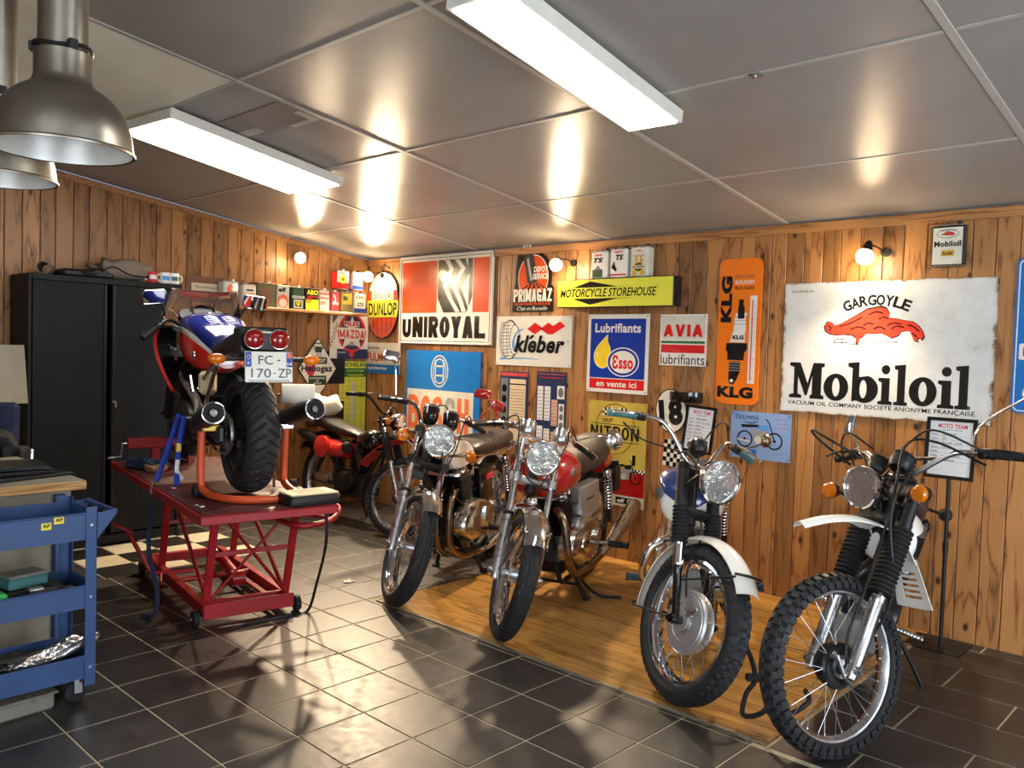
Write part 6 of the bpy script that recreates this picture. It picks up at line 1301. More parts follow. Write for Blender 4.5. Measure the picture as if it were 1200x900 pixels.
# ---------------------------------------------------------------- E: red trail bike in the corner
def bike_E():
    b = Bike('motorcycle', 'black and red trail motorcycle parked sideways in the room corner', (-6.80, 4.56), -3, -5, 28, 1.02, wb=1.22, R=.335, rake=27)
    wheel(b, True, .040, .042, 'plain', 'steel', .022, 36, .04, .04, drum=.07, drum_mat='black', knobby=44, n=110); wheel(b, False, .046, .052, 'plain', 'steel', knobby=40, n=100)
    fork(b, .092, (-.03, .30), .025, .017, .70, gait=(.31, .52, .034, 12), smat='steel', yoke=.54, yokemat='black')
    fender(b, True, 156, 30, lambda t: .50+.0*sin(pi*t), .055, .018, 'red', wf=lambda t: .075*(1-.3*t), label='red high fender', lip=.004)
    headlight(b, .12, .64, .075, 'black', ears='black')
    for s_ in (-1, 1): indicator(b, .08, s_*.18, .62, .03, m='black')
    bars(b, [(-.03, 0, .78), (-.02, .07, .785), (-.03, .20, .88), (-.07, .27, .90), (-.13, .40, .89)], m='black', lever='black')
    frame_tubes(b, low=.26, seatz=.70, cradle=.80, seatx=.40)
    body(b, 'fuel_tank', 'blackgloss', [(.92, .05, .74, .80), (.88, .11, .68, .85), (.78, .13, .67, .87), (.66, .11, .70, .83), (.56, .07, .73, .80)], e=2.3)
    st_ = body(b, 'seat', 'blackvinyl', [(.60, .07, .77, .81), (.50, .10, .76, .84), (.25, .12, .77, .88), (.02, .12, .80, .925), (-.16, .11, .83, .93), (-.20, .08, .86, .90)], e=2.6)
    text('TX', -.16, -.06, .85, .90, 0, 'signgrey2', st_, bold=.05, M=Matrix(((1,0,0,0),(0,0,-1,-.121),(0,1,0,0),(0,0,0,1))), name='seat_lettering')
    sp = body(b, 'side_panel', 'red', [(.52, .10, .62, .70), (.44, .15, .57, .72), (.32, .195, .56, .73), (.20, .18, .60, .73)], label='red side panel')
    b.part(MB().lathe([(.098, 0), (.10, .006), (.10, .03), (.090, .036), (.001, .036)], (.25, -.19, .655), (.10, -1, .0), 36), 'number_roundel', 'red', sp)
    b.part(MB().lathe([(.05, 0), (.052, .06), (.04, .07)], (.52, -.12, .68), (.9, -.3, -.1), 20), 'airbox', 'black')
    muffler(b, [(.30, -.12, .66), (.18, -.14, .68), (.05, -.15, .70), (-.12, -.16, .73), (-.24, -.16, .75)], [.03, .04, .045, .05, .03], 'black')
    engine(b, .54, .36, cyl_h=.14, slant=8, w=.15, n=9, finmat='darkmetal', cm='black', cover='black')
    side_cover(b, [(.66,.36),(.62,.45),(.48,.46),(.38,.40),(.42,.30),(.56,.27)], -.08, -.14, 'darkmetal'); side_cover(b, [(.66,.36),(.62,.45),(.48,.46),(.38,.40),(.42,.30),(.56,.27)], .08, .14, 'darkmetal')
    for s_ in (-1, 1): shock(b, (.20, s_*.12, .70), (.06, s_*.12, .40), m='darkmetal')
    b.part(MB().box((.18, -.135, .36), (.20, .015, .05), .004), 'chain_guard', 'alu')
    fender(b, False, 30, 150, .45, .07, .02, 'black', 'rear_fender', c=Vector((0,0,.335)))
    b.part(MB().tube([(.46, .10, .28), (.40, .22, .10), (.38, .28, .01)], .010, 8, 3), 'side_stand', 'black')
    b.part(MB().tube([(.40, -.15, .30), (.46, -.20, .24), (.56, -.20, .26)], .008, 8, 3), 'kick_lever', 'steel')
    cable(b, [(-.08, -.26, .90), (.04, -.14, .90), (.08, -.06, .74)]); cable(b, [(-.08, .26, .90), (.06, .12, .92), (.07, .05, .70)]); cable(b, [(.05, .02, .7), (.10, .10, .5), (.04, .12, .2)])

# ---------------------------------------------------------------- S: red, white and blue sport bike on the lift
LZ = .765
def bike_S():
    b = Bike('motorcycle', 'red, white and blue motorcycle seen from behind on the red lift table', (-4.36, 2.43), 167.5, 0, 3, 1.10, wb=1.40, R=.31, rake=25, z0=LZ)
    wheel(b, False, .084, .064, 'chevron', 'satin', .06, cast=5, hubr=.06, hubw=.08, n=420); wheel(b, True, .058, .058, 'chevron', 'satin', .04, cast=5, disc=.14, n=160)
    fork(b, .105, (-.03, .30), .028, .021, .62, yoke=.45, smat='satin')
    fender(b, True, 40, 150, .33, .062, .02, 'deepblue')
    # tail and lights
    tl = body(b, 'tail_unit', 'black', [(.18, .10, .70, .80), (.02, .11, .71, .83), (-.14, .115, .725, .845), (-.24, .11, .74, .84), (-.275, .10, .75, .83)], e=4)
    b.part(MB().box((-.18, -.0, .785), (.10, .25, .15), .012), 'tail_box', 'black')
    for s_ in (-1, 1):
        lt = b.part(MB().lathe([(.050, -.01), (.0505, .003), (.048, .005), (.046, .005)], (-.275, s_*.062, .800), (-1, 0, .05), 30), 'tail_light', 'chrome')
        b.part(MB().lathe([(.047, .003), (.047, .012), (.035, .024), (.015, .030), (.001, .031)], (-.272, s_*.062, .800), (-1, 0, .05), 28), 'tail_lens', 'redlens', lt)
    pl = b.part(MB().box((-.315, .0, .665), (.006, .235, .15), .004, Matrix.Rotation(.10, 3, 'Y')), 'number_plate', 'signwhite')
    # plate print frame: x to viewer's right (= -y local, seen from behind), y up, z out (-x)
    PM = Matrix.Translation((-.3185, 0, .665)) @ Matrix.Rotation(.10, 4, 'Y') @ Matrix(((0,0,-1,0),(-1,0,0,0),(0,1,0,0),(0,0,0,1)))
    MB(PM).plate(rrect(-.115, -.086, -.0, .072, .004), 0, .001).build('blue_band', 'essoblue', pl, 0); MB(PM).plate(rrect(.086, .115, .0, .072, .004), 0, .001).build('blue_band', 'essoblue', pl, 0); MB(PM).plate(rect(.09, .112, .045, .068), .001, .0015).build('region_crest', 'orangeprint', pl, 0)
    text('F', -.104, -.097, .01, .024, .0012, 'signwhite', pl, M=PM, bold=.04); text('14', .090, .112, .008, .024, .0012, 'signwhite', pl, M=PM, bold=.03)
    MB(PM).plate(ell(-.1, .048, .009, .011, 16), .001, .0014, [ell(-.1, .048, .007, .009, 16)]).build('star_ring', 'yellow', pl, 0)
    text('FC', -.052, .018, .012, .056, .0006, 'signblack', pl, M=PM, bold=.0); text('-', .042, .055, .030, .036, .0006, 'signblack', pl, M=PM)
    text('170', -.088, .008, -.052, -.008, .0006, 'signblack', pl, M=PM); text('-', .020, .030, -.033, -.028, .0006, 'signblack', pl, M=PM); text('ZP', .044, .108, -.052, -.008, .0006, 'signblack', pl, M=PM)
    MB(PM).plate(rect(-.10, .10, -.068, -.065), .0, .0006).build('fine_print', 'ink', pl, 0)
    b.part(MB().tube([(-.20, 0, .73), (-.26, 0, .70), (-.292, 0, .62)], .012, 8, 3), 'plate_bracket', 'black')
    for s_ in (-1, 1):
        o = b.part(MB().cyl((-.24, s_*.08, .705), (-.25, s_*.20, .70), .012, n=10), 'turn_signal', 'black')
        b.part(MB().ball((-.26, s_*.235, .70), (.030, .045, .026), 18, 10), 'signal_lens', 'amber', o)
    body(b, 'seat', 'blackvinyl', [(.46, .07, .70, .76), (.36, .10, .69, .78), (.20, .11, .69, .80), (.05, .10, .70, .82)], e=2.8)
    # tank: red below, white stripe, blue top
    secs = [(0.97, 0.05, 0.72, 0.835), (0.93, 0.13, 0.66, 0.9), (0.82, 0.165, 0.62, 0.94), (0.68, 0.17, 0.6, 0.935), (0.55, 0.14, 0.6, 0.89), (0.44, 0.08, 0.63, 0.815)]
    tk = body(b, 'fuel_tank', 'racered', secs, e=2.5, label='tank, red with white stripe and blue top')
    body(b, 'tank_stripe', 'whitegloss', [(0.972, 0.055, 0.765, 0.839), (0.93, 0.133, 0.775, 0.903), (0.82, 0.168, 0.775, 0.943), (0.68, 0.172, 0.755, 0.938), (0.55, 0.142, 0.71, 0.893), (0.435, 0.083, 0.655, 0.818)], e=2.5, parent=tk, label='white stripe')
    body(b, 'tank_top', 'deepblue', [(0.975, 0.06, 0.79, 0.843), (0.93, 0.135, 0.805, 0.906), (0.82, 0.17, 0.812, 0.946), (0.68, 0.174, 0.795, 0.941), (0.55, 0.144, 0.755, 0.896), (0.43, 0.086, 0.69, 0.822)], e=2.5, parent=tk, label='blue top')
    for k in range(5):
        for q in (-1, 1): b.part(MB().tube([(.60-.035*k, .05*q-.035, .920-.010*k), (.595-.035*k, .05*q, .927-.010*k), (.60-.035*k, .05*q+.035, .920-.010*k)], .0022, 6, 3), 'tank_pad_rib', 'steel', tk)
    MB().lathe([(.035, 0), (.038, .006), (.034, .012), (.001, .014)], (.80, 0, .938), (0, 0, 1), 24).build('fuel_cap', 'chrome', tk)
    for s_ in (-1, 1): b.part(MB().lathe([(.001, .004), (.018, .004), (.024, .002), (.026, -.004)], (.56, s_*.150, .70), (0, s_, 0), 20), 'tank_emblem', 'steel', tk)
    # half fairing, windscreen, instruments
    def scr(s0, zt, x0, k=1): return [Vector((x0+.14*cos(t)*k, s0*sin(t), zt)) for t in [-pi/2*.98+pi*.98*i/16 for i in range(17)]]
    b.part(MB().loft([scr(.235, .86, 1.02), scr(.225, .95, .985), scr(.205, 1.04, .945), scr(.19, 1.09, .925)], cap=False, closed=False), 'windscreen', 'smoke')
    b.part(MB().tube(scr(.19, 1.09, .925), .0045, 6), 'screen_edge', 'chrome')
    for s_ in (-1, 1): b.part(MB().loft([[Vector((x_, s_*y_, z_)) for x_, y_, z_ in q] for q in ([(1.0,.24,.84),(1.02,.232,.84),(1.1,.215,.84)], [(.97,.222,.96),(.99,.215,.96),(1.04,.205,.96)], [(.95,.212,1.02),(.955,.21,1.02),(.96,.208,1.02)])], cap=False, closed=False), 'screen_side', 'blackgloss')
    def fairing(x0, z_, w_, k=1): return [Vector((x0+.20*cos(t)*k, w_*sin(t), z_)) for t in [-pi/2+pi*i/20 for i in range(21)]]
    fo = MB().loft([fairing(1.0, .87, .235), fairing(1.03, .80, .26), fairing(1.04, .70, .25), fairing(1.02, .60, .22), fairing(.99, .52, .18, .8)], cap=False, closed=False); fa = b.part(fo, 'front_fairing', 'blackgloss')
    for s_ in (-1, 1): b.part(MB().tube([(1.0, s_*.237, .87), (1.03, s_*.262, .80), (1.04, s_*.252, .70), (1.02, s_*.222, .60), (.99, s_*.19, .52), (.92, s_*.18, .48)], .010, 8, 4), 'fairing_edge', 'racered', fa, 'red fairing edge')
    for yy, rr in ((-.085, .045), (0.0, .060), (.09, .05)):
        g = b.part(MB().lathe([(.001, -.05), (rr*.8, -.045), (rr, -.01), (rr, .02), (rr*.95, .024)], (.99, yy, .925+(.02 if yy == 0 else 0)), (-.75, 0, .65), 28), 'gauge', 'black'); b.part(MB().lathe([(rr*.93, .018), (.001, .019)], (.99, yy, .925+(.02 if yy == 0 else 0)), (-.75, 0, .65), 24), 'gauge_dial', 'paper', g)
    b.part(MB().loft([[Vector((1.03+.012*k_, .075*cos(t), .955+.055*sin(t))) for t in [pi*i/12 for i in range(13)]] for k_ in (0, -4)], cap=False, closed=False), 'gauge_hood', 'blackplastic')
    bars(b, [(-.03, 0, .64), (-.04, .10, .645), (-.05, .16, .68), (-.09, .22, .69), (-.22, .36, .64)], m='black', lever='black', gripmat='rubber', levlen=.15)
    for s_ in (-1, 1):
        mb_ = MB(); mb_.tube([(.98, s_*.22, .93), (.96, s_*.23, .96), (.94, s_*.25, 1.0)], .007, 8, 4); o = b.part(mb_, 'mirror_stem', 'black')
        c = Vector((.93, s_*.30-.005, 1.035)); pts = rrect(-.072, .072, -.043, .043, .02, 4); b_tilt = 0
        TM = Matrix.Translation(c) @ Matrix.Rotation(-.42, 4, 'Y') @ Matrix.Rotation(.3*s_, 4, 'Z') @ Matrix.Translation(-c); b.part(MB(TM).loft([[c+Vector((q, p[0]*k_, p[1]*k_)) for p in pts] for k_, q in ((.5, .03), (.9, .018), (1, 0), (1, -.006))]), 'mirror_shell', 'black', o)
        b.part(MB(TM).loft([[c+Vector((q, p[0]*.9, p[1]*.9)) for p in pts] for q in (-.004, -.0085)]), 'mirror_glass', 'mirror', o)
        b.part(MB(TM).tube([c+Vector((-.006, p[0]*.98, p[1]*.98)) for p in pts], .004, 6, closed=True), 'mirror_rim', 'chrome', o)
    # frame, subframe, engine
    m = MB()
    for s_ in (-1, 1):
        m.tube([(1.02, s_*.05, .68), (.80, s_*.15, .58), (.50, s_*.15, .46), (.40, s_*.13, .34)], .024, 10, 4)
    b.part(m, 'frame', 'steel')
    m = MB()
    for s_ in (-1, 1):
        m.tube([(.52, s_*.13, .52), (.22, s_*.12, .66), (-.05, s_*.10, .72)], .012, 8, 3); m.tube([(.42, s_*.13, .36), (.30, s_*.13, .50), (.18, s_*.12, .66)], .011, 8); m.tube([(.62, s_*.15, .58), (.42, s_*.16, .38)], .010, 8)
    b.part(m, 'subframe', 'steel')
    sa = MB()
    for s_ in (-1, 1): sa.box((.24, s_*.145, .32), (.52, .035, .075), .012); sa.box((.0, s_*.15, .31), (.10, .04, .09), .012)
    b.part(sa, 'swingarm', 'satin')
    engine(b, .62, .30, cyl_h=.16, slant=20, w=.30, n=8, finmat='darkmetal', cm='darkmetal', cover='darkmetal')
    side_cover(b, [(.80,.30),(.74,.42),(.58,.44),(.44,.36),(.48,.24),(.66,.20)], .15, .20, 'darkmetal')
    b.part(MB().box((.44, .10, .55), (.08, .09, .13), .02), 'reservoir', 'papertan')
    sp = MB()
    sp.rev([(.10, .10), (.10, .106), (.05, .108), (.05, .098)], (0, 0, .31), 40, cyc=True); spk = b.part(sp, 'sprocket', 'steel')
    ch = MB()
    pts = [Vector((.104*cos(radians(a)), .115, .31+.104*sin(radians(a)))) for a in range(90, 271, 12)]+[Vector((.15+.1*k, .115, .31-.104+.010*k)) for k in range(4)]
    pts2 = [Vector((.15+.1*k, .115, .31+.104-.010*k)) for k in range(4)]
    full = pts2[::-1]+pts
    full = catmull(full, 3)
    for p, q in zip(full, full[1:]):
        d = (q-p); ang = atan2(d.z, d.x); ch.box((p+q)/2, (.018, .014, .014), .003, Matrix.Rotation(-ang, 3, 'Y'))
    stuff(b.part(ch, 'drive_chain', 'steel'))
    b.part(MB().rev([(.11, -.10), (.11, -.105), (.05, -.105), (.05, -.10)], (0, 0, .31), 40, cyc=True), 'rear_brake_disc', 'steel')
    for s_, zz, x1 in ((1, .44, -.26), (-1, .455, -.30)):
        muffler(b, [(.40, s_*.17, .26), (.28, s_*.19, .30), (.22, s_*.20, .34), (x1+.12, s_*.235, zz-.02), (x1, s_*.245, zz)], [.025, .035, .050, .053, .053], 'black', endm='rubber', n=26)
        e = Vector((x1, s_*.245, zz)); d = (e-Vector((.22, s_*.20, .34))).normalized()
        mo = b.part(MB().lathe([(.0525, -.004), (.0550, -.003), (.0550, .002), (.0525, .003)], e, d, 32), 'muffler_ring', 'chrome'); b.part(MB().lathe([(.051, .002), (.042, .006), (.026, .004), (.023, .012), (.019, .012), (.018, -.03), (.001, -.03)], e, d, 28), 'muffler_outlet', 'rubber', mo)
    fender(b, False, 35, 120, .345, .095, .03, 'black', 'rear_hugger', c=Vector((0, 0, .31)))
    for s_ in (-1, 1):
        b.part(MB().box((.40, s_*.21, .36), (.10, .05, .012), .003, .15*s_), 'footpeg', 'steel'); b.part(MB().tube([(.40, s_*.17, .46), (.36, s_*.18, .40), (.40, s_*.18, .34), (.32, s_*.18, .30)], .010, 8, 3), 'rearset', 'alu')
    cable(b, [(-.12, .26, .66), (-.02, .20, .74), (.05, .10, .66), (.02, .05, .52)]); cable(b, [(-.12, -.26, .66), (-.02, -.20, .72), (.05, -.10, .66)])
    return b
bike_A(); bike_B(); bike_C(); bike_D(); bike_E(); BS = bike_S()
mat('liftred2', (74, 24, 27), .62, var=.25, scale=9)
# ================================================================ WORKSHOP FURNITURE
def M0(): return MB()
# ---- black tambour cabinet
CX0, CX1, CY0, CY1, CH = XL+.005, -6.745, 1.99, 3.14, 2.085
o = thing('tambour_cabinet', 'tall black metal cabinet with ribbed sliding doors on left wall', 'cabinet', ((CX0+CX1)/2, (CY0+CY1)/2, 0)); hx = (CX1-CX0)/2; hy = (CY1-CY0)/2
m = M0()
m.box((0, -hy+.012, CH/2), (2*hx, .024, CH), .003); m.box((0, hy-.012, CH/2), (2*hx, .024, CH), .003); m.box((0, 0, CH-.012), (2*hx, 2*hy-.05, .024), .003); m.box((-hx+.008, 0, CH/2), (.012, 2*hy-.05, CH-.06), 0); m.box((0, 0, .04), (2*hx-.02, 2*hy-.05, .07), .003)
stuff(m.build('carcass', 'cabinet', o)) if False else m.build('carcass', 'cabinet', o)
for y0, y1 in ((-hy+.035, -.02), (.02, hy-.035)):
    m = M0(); n = int((y1-y0)/.018); p = []
    for k in range(n): y = y0+(y1-y0)*k/n; d = (y1-y0)/n; p += [(hx-.012, y), (hx-.009, y+d*.25), (hx-.009, y+d*.75)]
    p.append((hx-.012, y1)); ring0 = [(x, y, .09) for x, y in p]+[(hx-.03, y1, .09), (hx-.03, y0, .09)]; ring1 = [(x, y, CH-.045) for x, y, z in ring0]
    m.loft([ring0, ring1]); d_ = m.build('tambour_door', 'cabinet', o, 20)
    ed = y1-.012 if y0 < -.1 else y0+.012
    M0().box((hx-.004, ed, CH/2+.02), (.016, .022, CH-.14), .003).build('door_edge', 'satin', d_)
m = M0(); m.box((hx, 0, CH-.032), (.012, 2*hy-.05, .022), .002); m.build('top_rail', 'cabinet', o)
m = M0(); m.cyl((hx+.004, .035, 1.13), (hx+.012, .035, 1.13), .012, n=16); k_ = m.build('lock', 'steel', o); M0().box((hx+.02, .045, 1.105), (.004, .014, .05), .002).build('key', 'steel', k_)
# ---- things on top of the cabinet
zt = CH
o = thing('rolled_paper', 'grey rolled tube lying at left end on cabinet top', 'paper roll', (-6.95, 2.17, zt+.052)); M0().rev([(.05, -.13), (.05, .13), (.042, .13), (.042, -.13)], (0, 0, 0), 24, cyc=True).build('tube', 'greycloth', o); o.rotation_euler = (0, 0, radians(65))
o = thing('black_case', 'flat black case lying on cabinet between tube and grey bag', 'case', (-6.93, 2.43, zt)); M0().box((0, 0, .03), (.26, .38, .06), .018).build('case_body', 'blackplastic', o); M0().tube([(.12, -.05, .035), (.155, -.04, .035), (.155, .04, .035), (.12, .05, .035)], .007, 8, 3).build('handle', 'black', o)
def soft(name, label, cat, loc, d, m_, seed, amp=.02, n=18, mm=12, rot=0, flat=.15):
    rnd = random.Random(seed); ph = [(rnd.random()*6, rnd.random()*4+2, rnd.random()*4+2, rnd.random()) for _ in range(7)]; rings = []
    for i in range(mm+1):
        v = i/mm; th = pi*min(max(v, .015), .985); ring_ = []
        for j in range(n*2):
            u = 2*pi*j/(n*2); x = sin(th)*cos(u); y = sin(th)*sin(u); z = cos(th)
            e = sum(sin(p[0]+p[1]*x+p[2]*y*1.5+3*z*p[3]) for p in ph)*amp*(sin(th)**.7); sx = math.copysign(abs(x)**.7, x); sy = math.copysign(abs(y)**.7, y)
            ring_.append(Vector((sx*(d[0]/2+e), sy*(d[1]/2+e*.8), max(0, (z*.5+.5)*(d[2]+e*1.2)))))
        rings.append(ring_)
    return rings
o = thing('soft_bag', 'grey folded cloth bag on cabinet top beside mugs', 'bag', (-6.93, 2.72, zt)); MB().loft(soft('', '', '', 0, (.30, .44, .17), 0, 5, .012)).build('bag_body', 'greycloth', o, 60); M0().box((.02, -.20, .05), (.22, .14, .06), .02).build('black_flap', 'black', o)
M0().tube([(.12, -.20, .05), (.15, -.12, .10), (.14, 0, .05), (.13, .16, .04)], .012, 8, 4, flat=(0, 0, 1)).build('strap', 'black', o)
def mug(label, y, body_m, print_m, hside):
    o = thing('mug', label, 'mug', (-6.83, y, zt), (0, 0, 0), 'mugs on the cabinet')
    M0().lathe([(.001, 0), (.036, 0), (.040, .006), (.040, .092), (.036, .092), (.036, .01), (.001, .008)], (0, 0, 0), (0, 0, 1), 28).build('cup', body_m, o)
    M0().tube([(0, hside*.038, .075), (.0, hside*.066, .07), (.0, hside*.068, .035), (0, hside*.038, .022)], .0055, 8, 5).build('handle', 'whitegloss', o)
    M0().loft([[Vector((.0408*cos(t), .0408*sin(t), z_)) for t in [radians(-50+10*i) for i in range(11)]]+[Vector((.039*cos(t), .039*sin(t), z_)) for t in [radians(50-10*i) for i in range(11)]] for z_ in (.03, .065)]).build('print', print_m, o)
mug('red mug with white handle on cabinet, left of three', 2.925, 'inkred', 'signwhite', -1); mug('white mug with blue print on cabinet, middle of three', 3.03, 'whitegloss', 'paleblue', -1); mug('pale mug with green and black print on cabinet, right of three', 3.105, 'whitegloss', 'teal', 1)

# ---- workbench
BX1, BY1, BZ = -4.44, 1.585, .90
o = thing('workbench', 'wooden-edged grey-topped workbench behind the blue trolley', 'workbench', (BX1, BY1, 0))
M0().box((-.55, -.60, BZ-.022), (1.10, 1.20, .044), .004).build('bench_top', 'benchwood', o); M0().box((-.55, -.60, BZ+.001), (1.09, 1.19, .003), .001).build('top_mat', 'greypanel', o)
M0().box((-.50, -.66, .44), (.90, 1.04, .80), .004).build('cupboard', 'greypanel', o)
M0().box((-.55, -.62, .82), (1.02, 1.12, .07), .003).build('apron', 'greypanel', o)
for y in (-.12, -1.08): M0().box((-.03, y, .42), (.05, .05, .84), .004).build('leg', 'trolleyblue', o)
def folder(label, x, y, z, w, d, r, seed):
    o = thing('black_folder', label, 'folder', (x, y, z), (0, 0, r), 'black folders on the workbench')
    M0().box((0, 0, .006), (w, d, .010), .003, Matrix.Rotation(.0, 3, 'X')).build('cover', 'blackgloss', o); M0().box((.0, 0, .0135), (w*.97, d*.96, .004), .001, Matrix.Rotation(.03*((seed % 3)-1)*0, 3, 'Y')).build('sheets', 'satin', o)
    return o
folder('black glossy folder lying lowest on workbench stack', BX1-.33, BY1-.26, BZ+.003, .36, .48, .25, 1)
folder('black folder in the middle of workbench stack', BX1-.36, BY1-.32, BZ+.021, .34, .46, .05, 2)
folder('black folder on top of workbench stack', BX1-.42, BY1-.30, BZ+.039, .34, .46, -.12, 3)
# chair with dark jacket left of cabinet
o = thing('office_chair', 'navy blue chair back beyond workbench at left edge', 'chair', (-5.95, 1.62, 0), (0, 0, -.5))
M0().box((0, -.08, 1.03), (.06, .34, .34), .03, Matrix.Rotation(-.1, 3, 'Y')).build('backrest', 'navy', o); M0().box((.26, 0, .62), (.46, .46, .07), .03).build('seat', 'navy', o)
M0().tube([(.03, .16, .66), (.0, .16, .90)], .014, 8).build('back_support', 'steel', o)
for a in range(4): M0().tube([(.26, 0, .58), (.26+.22*cos(a*pi/2+.78), .22*sin(a*pi/2+.78), .01)], .016, 8).build('leg', 'signgrey', o)
o = thing('dark_jacket', 'black jacket draped over the navy chair', 'jacket', (-5.86, 1.50, .83), (0, 0, -.5)); MB().loft(soft('', '', '', 0, (.20, .34, .20), 0, 19, .012, 26, 16)).build('jacket_body', 'cloth', o, 60); MB().loft(soft('', '', '', 0, (.10, .14, .12), 0, 13, .008)).build('sleeve', 'cloth', o, 60, loc=(.03, .17, -.01))
o = thing('paper_board', 'pale cardboard sheet standing behind chair at left edge', 'cardboard', (-6.55, 1.72, 1.14), (0, -.12, .3)); M0().box((0, 0, .21), (.006, .50, .42), .001).build('sheet', 'greypanel', o)
M0().tube([(0, .0, .42), (-.12, -.02, .8), (-.3, -.12, 1.3)], .006, 6, 3).build('hanging_cord', 'black', o)

# ---- blue trolley
TX1, TX0_, TY1, TY0_ = -3.845, -4.165, 1.415, .62
o = thing('tool_trolley', 'blue metal three-tray workshop trolley at left edge', 'trolley', (TX1, TY1, 0)); w_ = TX1-TX0_; l_ = TY1-TY0_
def tray(z, h, nm):
    m = M0(); t = .004
    m.add([(0,0,z),(0,-l_,z),(-w_,-l_,z),(-w_,0,z)]+[(0,0,z+h),(0,-l_,z+h),(-w_,-l_,z+h),(-w_,0,z+h)]+[(-t,-t,z+t),(-t,-l_+t,z+t),(-w_+t,-l_+t,z+t),(-w_+t,-t,z+t)]+[(-t,-t,z+h),(-t,-l_+t,z+h),(-w_+t,-l_+t,z+h),(-w_+t,-t,z+h)],
      [(0,3,2,1)]+[(i,(i+1)%4,(i+1)%4+4,i+4) for i in range(4)]+[(8,9,10,11)]+[(i+8,i+12,(i+1)%4+12,(i+1)%4+8) for i in range(4)]+[(i+4,(i+1)%4+4,(i+1)%4+12,i+12) for i in range(4)])
    r_ = m.build(nm, 'trolleyblue', o, 10)
    M0().tube([(0,0,z+h),(0,-l_,z+h),(-w_,-l_,z+h),(-w_,0,z+h)], .0045, 8, closed=True).build('rolled_edge', 'trolleyblue', r_)
    return r_
tray(.735, .118, 'upper_tray'); tray(.43, .10, 'middle_tray'); tray(.115, .10, 'lower_tray')
for x, y in ((.003, -.012), (-w_-.003, -.012), (.003, -l_+.012), (-w_-.003, -l_+.012)):
    p_ = M0(); s1 = 1 if x > 0 else -1; p_.box((x, y-(.012 if y > -.1 else -.012), .48), (.004, .044, .80), .001); p_.box((x-s1*.018, y+(.011 if y > -.1 else -.011), .48), (.036, .004, .80), .001); q = p_.build('corner_post', 'trolleyblue', o)
    for z in (.80, .48, .165): M0().cyl((x+s1*.002, y-(.012 if y > -.1 else -.012), z), (x+s1*.006, y-(.012 if y > -.1 else -.012), z), .007, n=8).build('bolt', 'steel', q)
h_ = M0(); 
for x in (.004, -w_-.004): (h_ := M0()).add([(x, .002, .852), (x, .002, .735), (x, .085, .842), (x, .085, .86), (x+.004, .002, .852), (x+.004, .002, .735), (x+.004, .085, .842), (x+.004, .085, .86)], [(0,1,2,3),(7,6,5,4),(0,4,5,1),(1,5,6,2),(2,6,7,3),(3,7,4,0)]); h_.build('handle_bracket', 'trolleyblue', o)
M0().cyl((.006, .075, .850), (-w_-.006, .075, .850), .012, n=14).build('push_handle', 'trolleyblue', o)
for x, y in ((-.05, -.06), (-w_+.05, -.06), (-.05, -l_+.08), (-w_+.05, -l_+.08)):
    c = M0(); c.box((x, y, .108), (.05, .05, .008), .002); c.box((x-.022, y, .075), (.003, .035, .06), .001); c.box((x+.022, y, .075), (.003, .035, .06), .001); q = c.build('caster_fork', 'steel', o); M0().rev([(.001, -.014), (.030, -.015), (.046, -.010), (.048, 0), (.046, .010), (.030, .015), (.001, .014)], (0, 0, 0), 26).build('caster_wheel', 'rubber', q, loc=(x, y-.005, .048), rot=(0, 0, pi/2))
for dy, dz in ((-.155, .835), (-.205, .815)):
    s2 = MB(Matrix.Translation((.0012, dy, dz)) @ Matrix(((0,0,1,0),(1,0,0,0),(0,1,0,0),(0,0,0,1)))).plate(rrect(-.02, .02, -.015, .015, .004), 0, .0008).build('sticker', 'yellow', o, 0, label='small yellow sticker')
    text('AP', -.015, .015, -.005, .010, .0009, 'signblack', s2, M=Matrix.Translation((.0012, dy, dz)) @ Matrix(((0,0,1,0),(1,0,0,0),(0,1,0,0),(0,0,0,1))), bold=.05)
# contents
def box_thing(name, label, cat, loc, dims, m_, rot=0, extras=()):
    q = thing(name, label, cat, loc, (0, 0, rot)); M0().box((0, 0, dims[2]/2), dims, min(dims)*.15).build('body', m_, q)
    for nm, c, d, mm_ in extras: M0().box(c, d, min(d)*.2).build(nm, mm_, q)
    return q
zz = .4345
box_thing('tool_case', 'black tool case with red and white label on middle trolley tray', 'tool case', (TX1-.20, TY1-.52, zz), (.16, .26, .135), 'blackplastic', 0, [('label', (.082, .02, .115), (.002, .09, .03), 'signwhite'), ('label_red', (.084, -.01, .115), (.002, .03, .025), 'signred'), ('lid_edge', (0, 0, .135), (.165, .265, .008), 'satin')])
box_thing('hand_tool', 'teal-sided power tool on black case in middle tray', 'power tool', (TX1-.19, TY1-.24, zz+.092), (.12, .17, .05), 'teal', .2, [('lid', (0, 0, .055), (.11, .16, .014), 'plastic')])
box_thing('tool_case', 'dark flat tool box under teal tool in middle tray', 'tool case', (TX1-.19, TY1-.22, zz), (.15, .26, .09), 'blackplastic', .1)
g_o = thing('spray_gun', 'dark tool with silver latch lying in middle tray', 'power tool', (TX1-.055, TY1-.19, zz)); MB().loft(soft('', '', '', 0, (.07, .24, .11), 0, 31, .004)).build('tool_body', 'blackplastic', g_o, 60); M0().box((.01, -.04, .108), (.04, .06, .012), .004).build('latch', 'alu', g_o)
box_thing('green_tray', 'bright green plastic tray on middle trolley tray', 'tray', (TX1-.05, TY1-.47, zz), (.06, .26, .112), 'greengrip', 0, [('inner', (0, 0, .112), (.05, .24, .003), 'greengrip')])
rnd = random.Random(4)
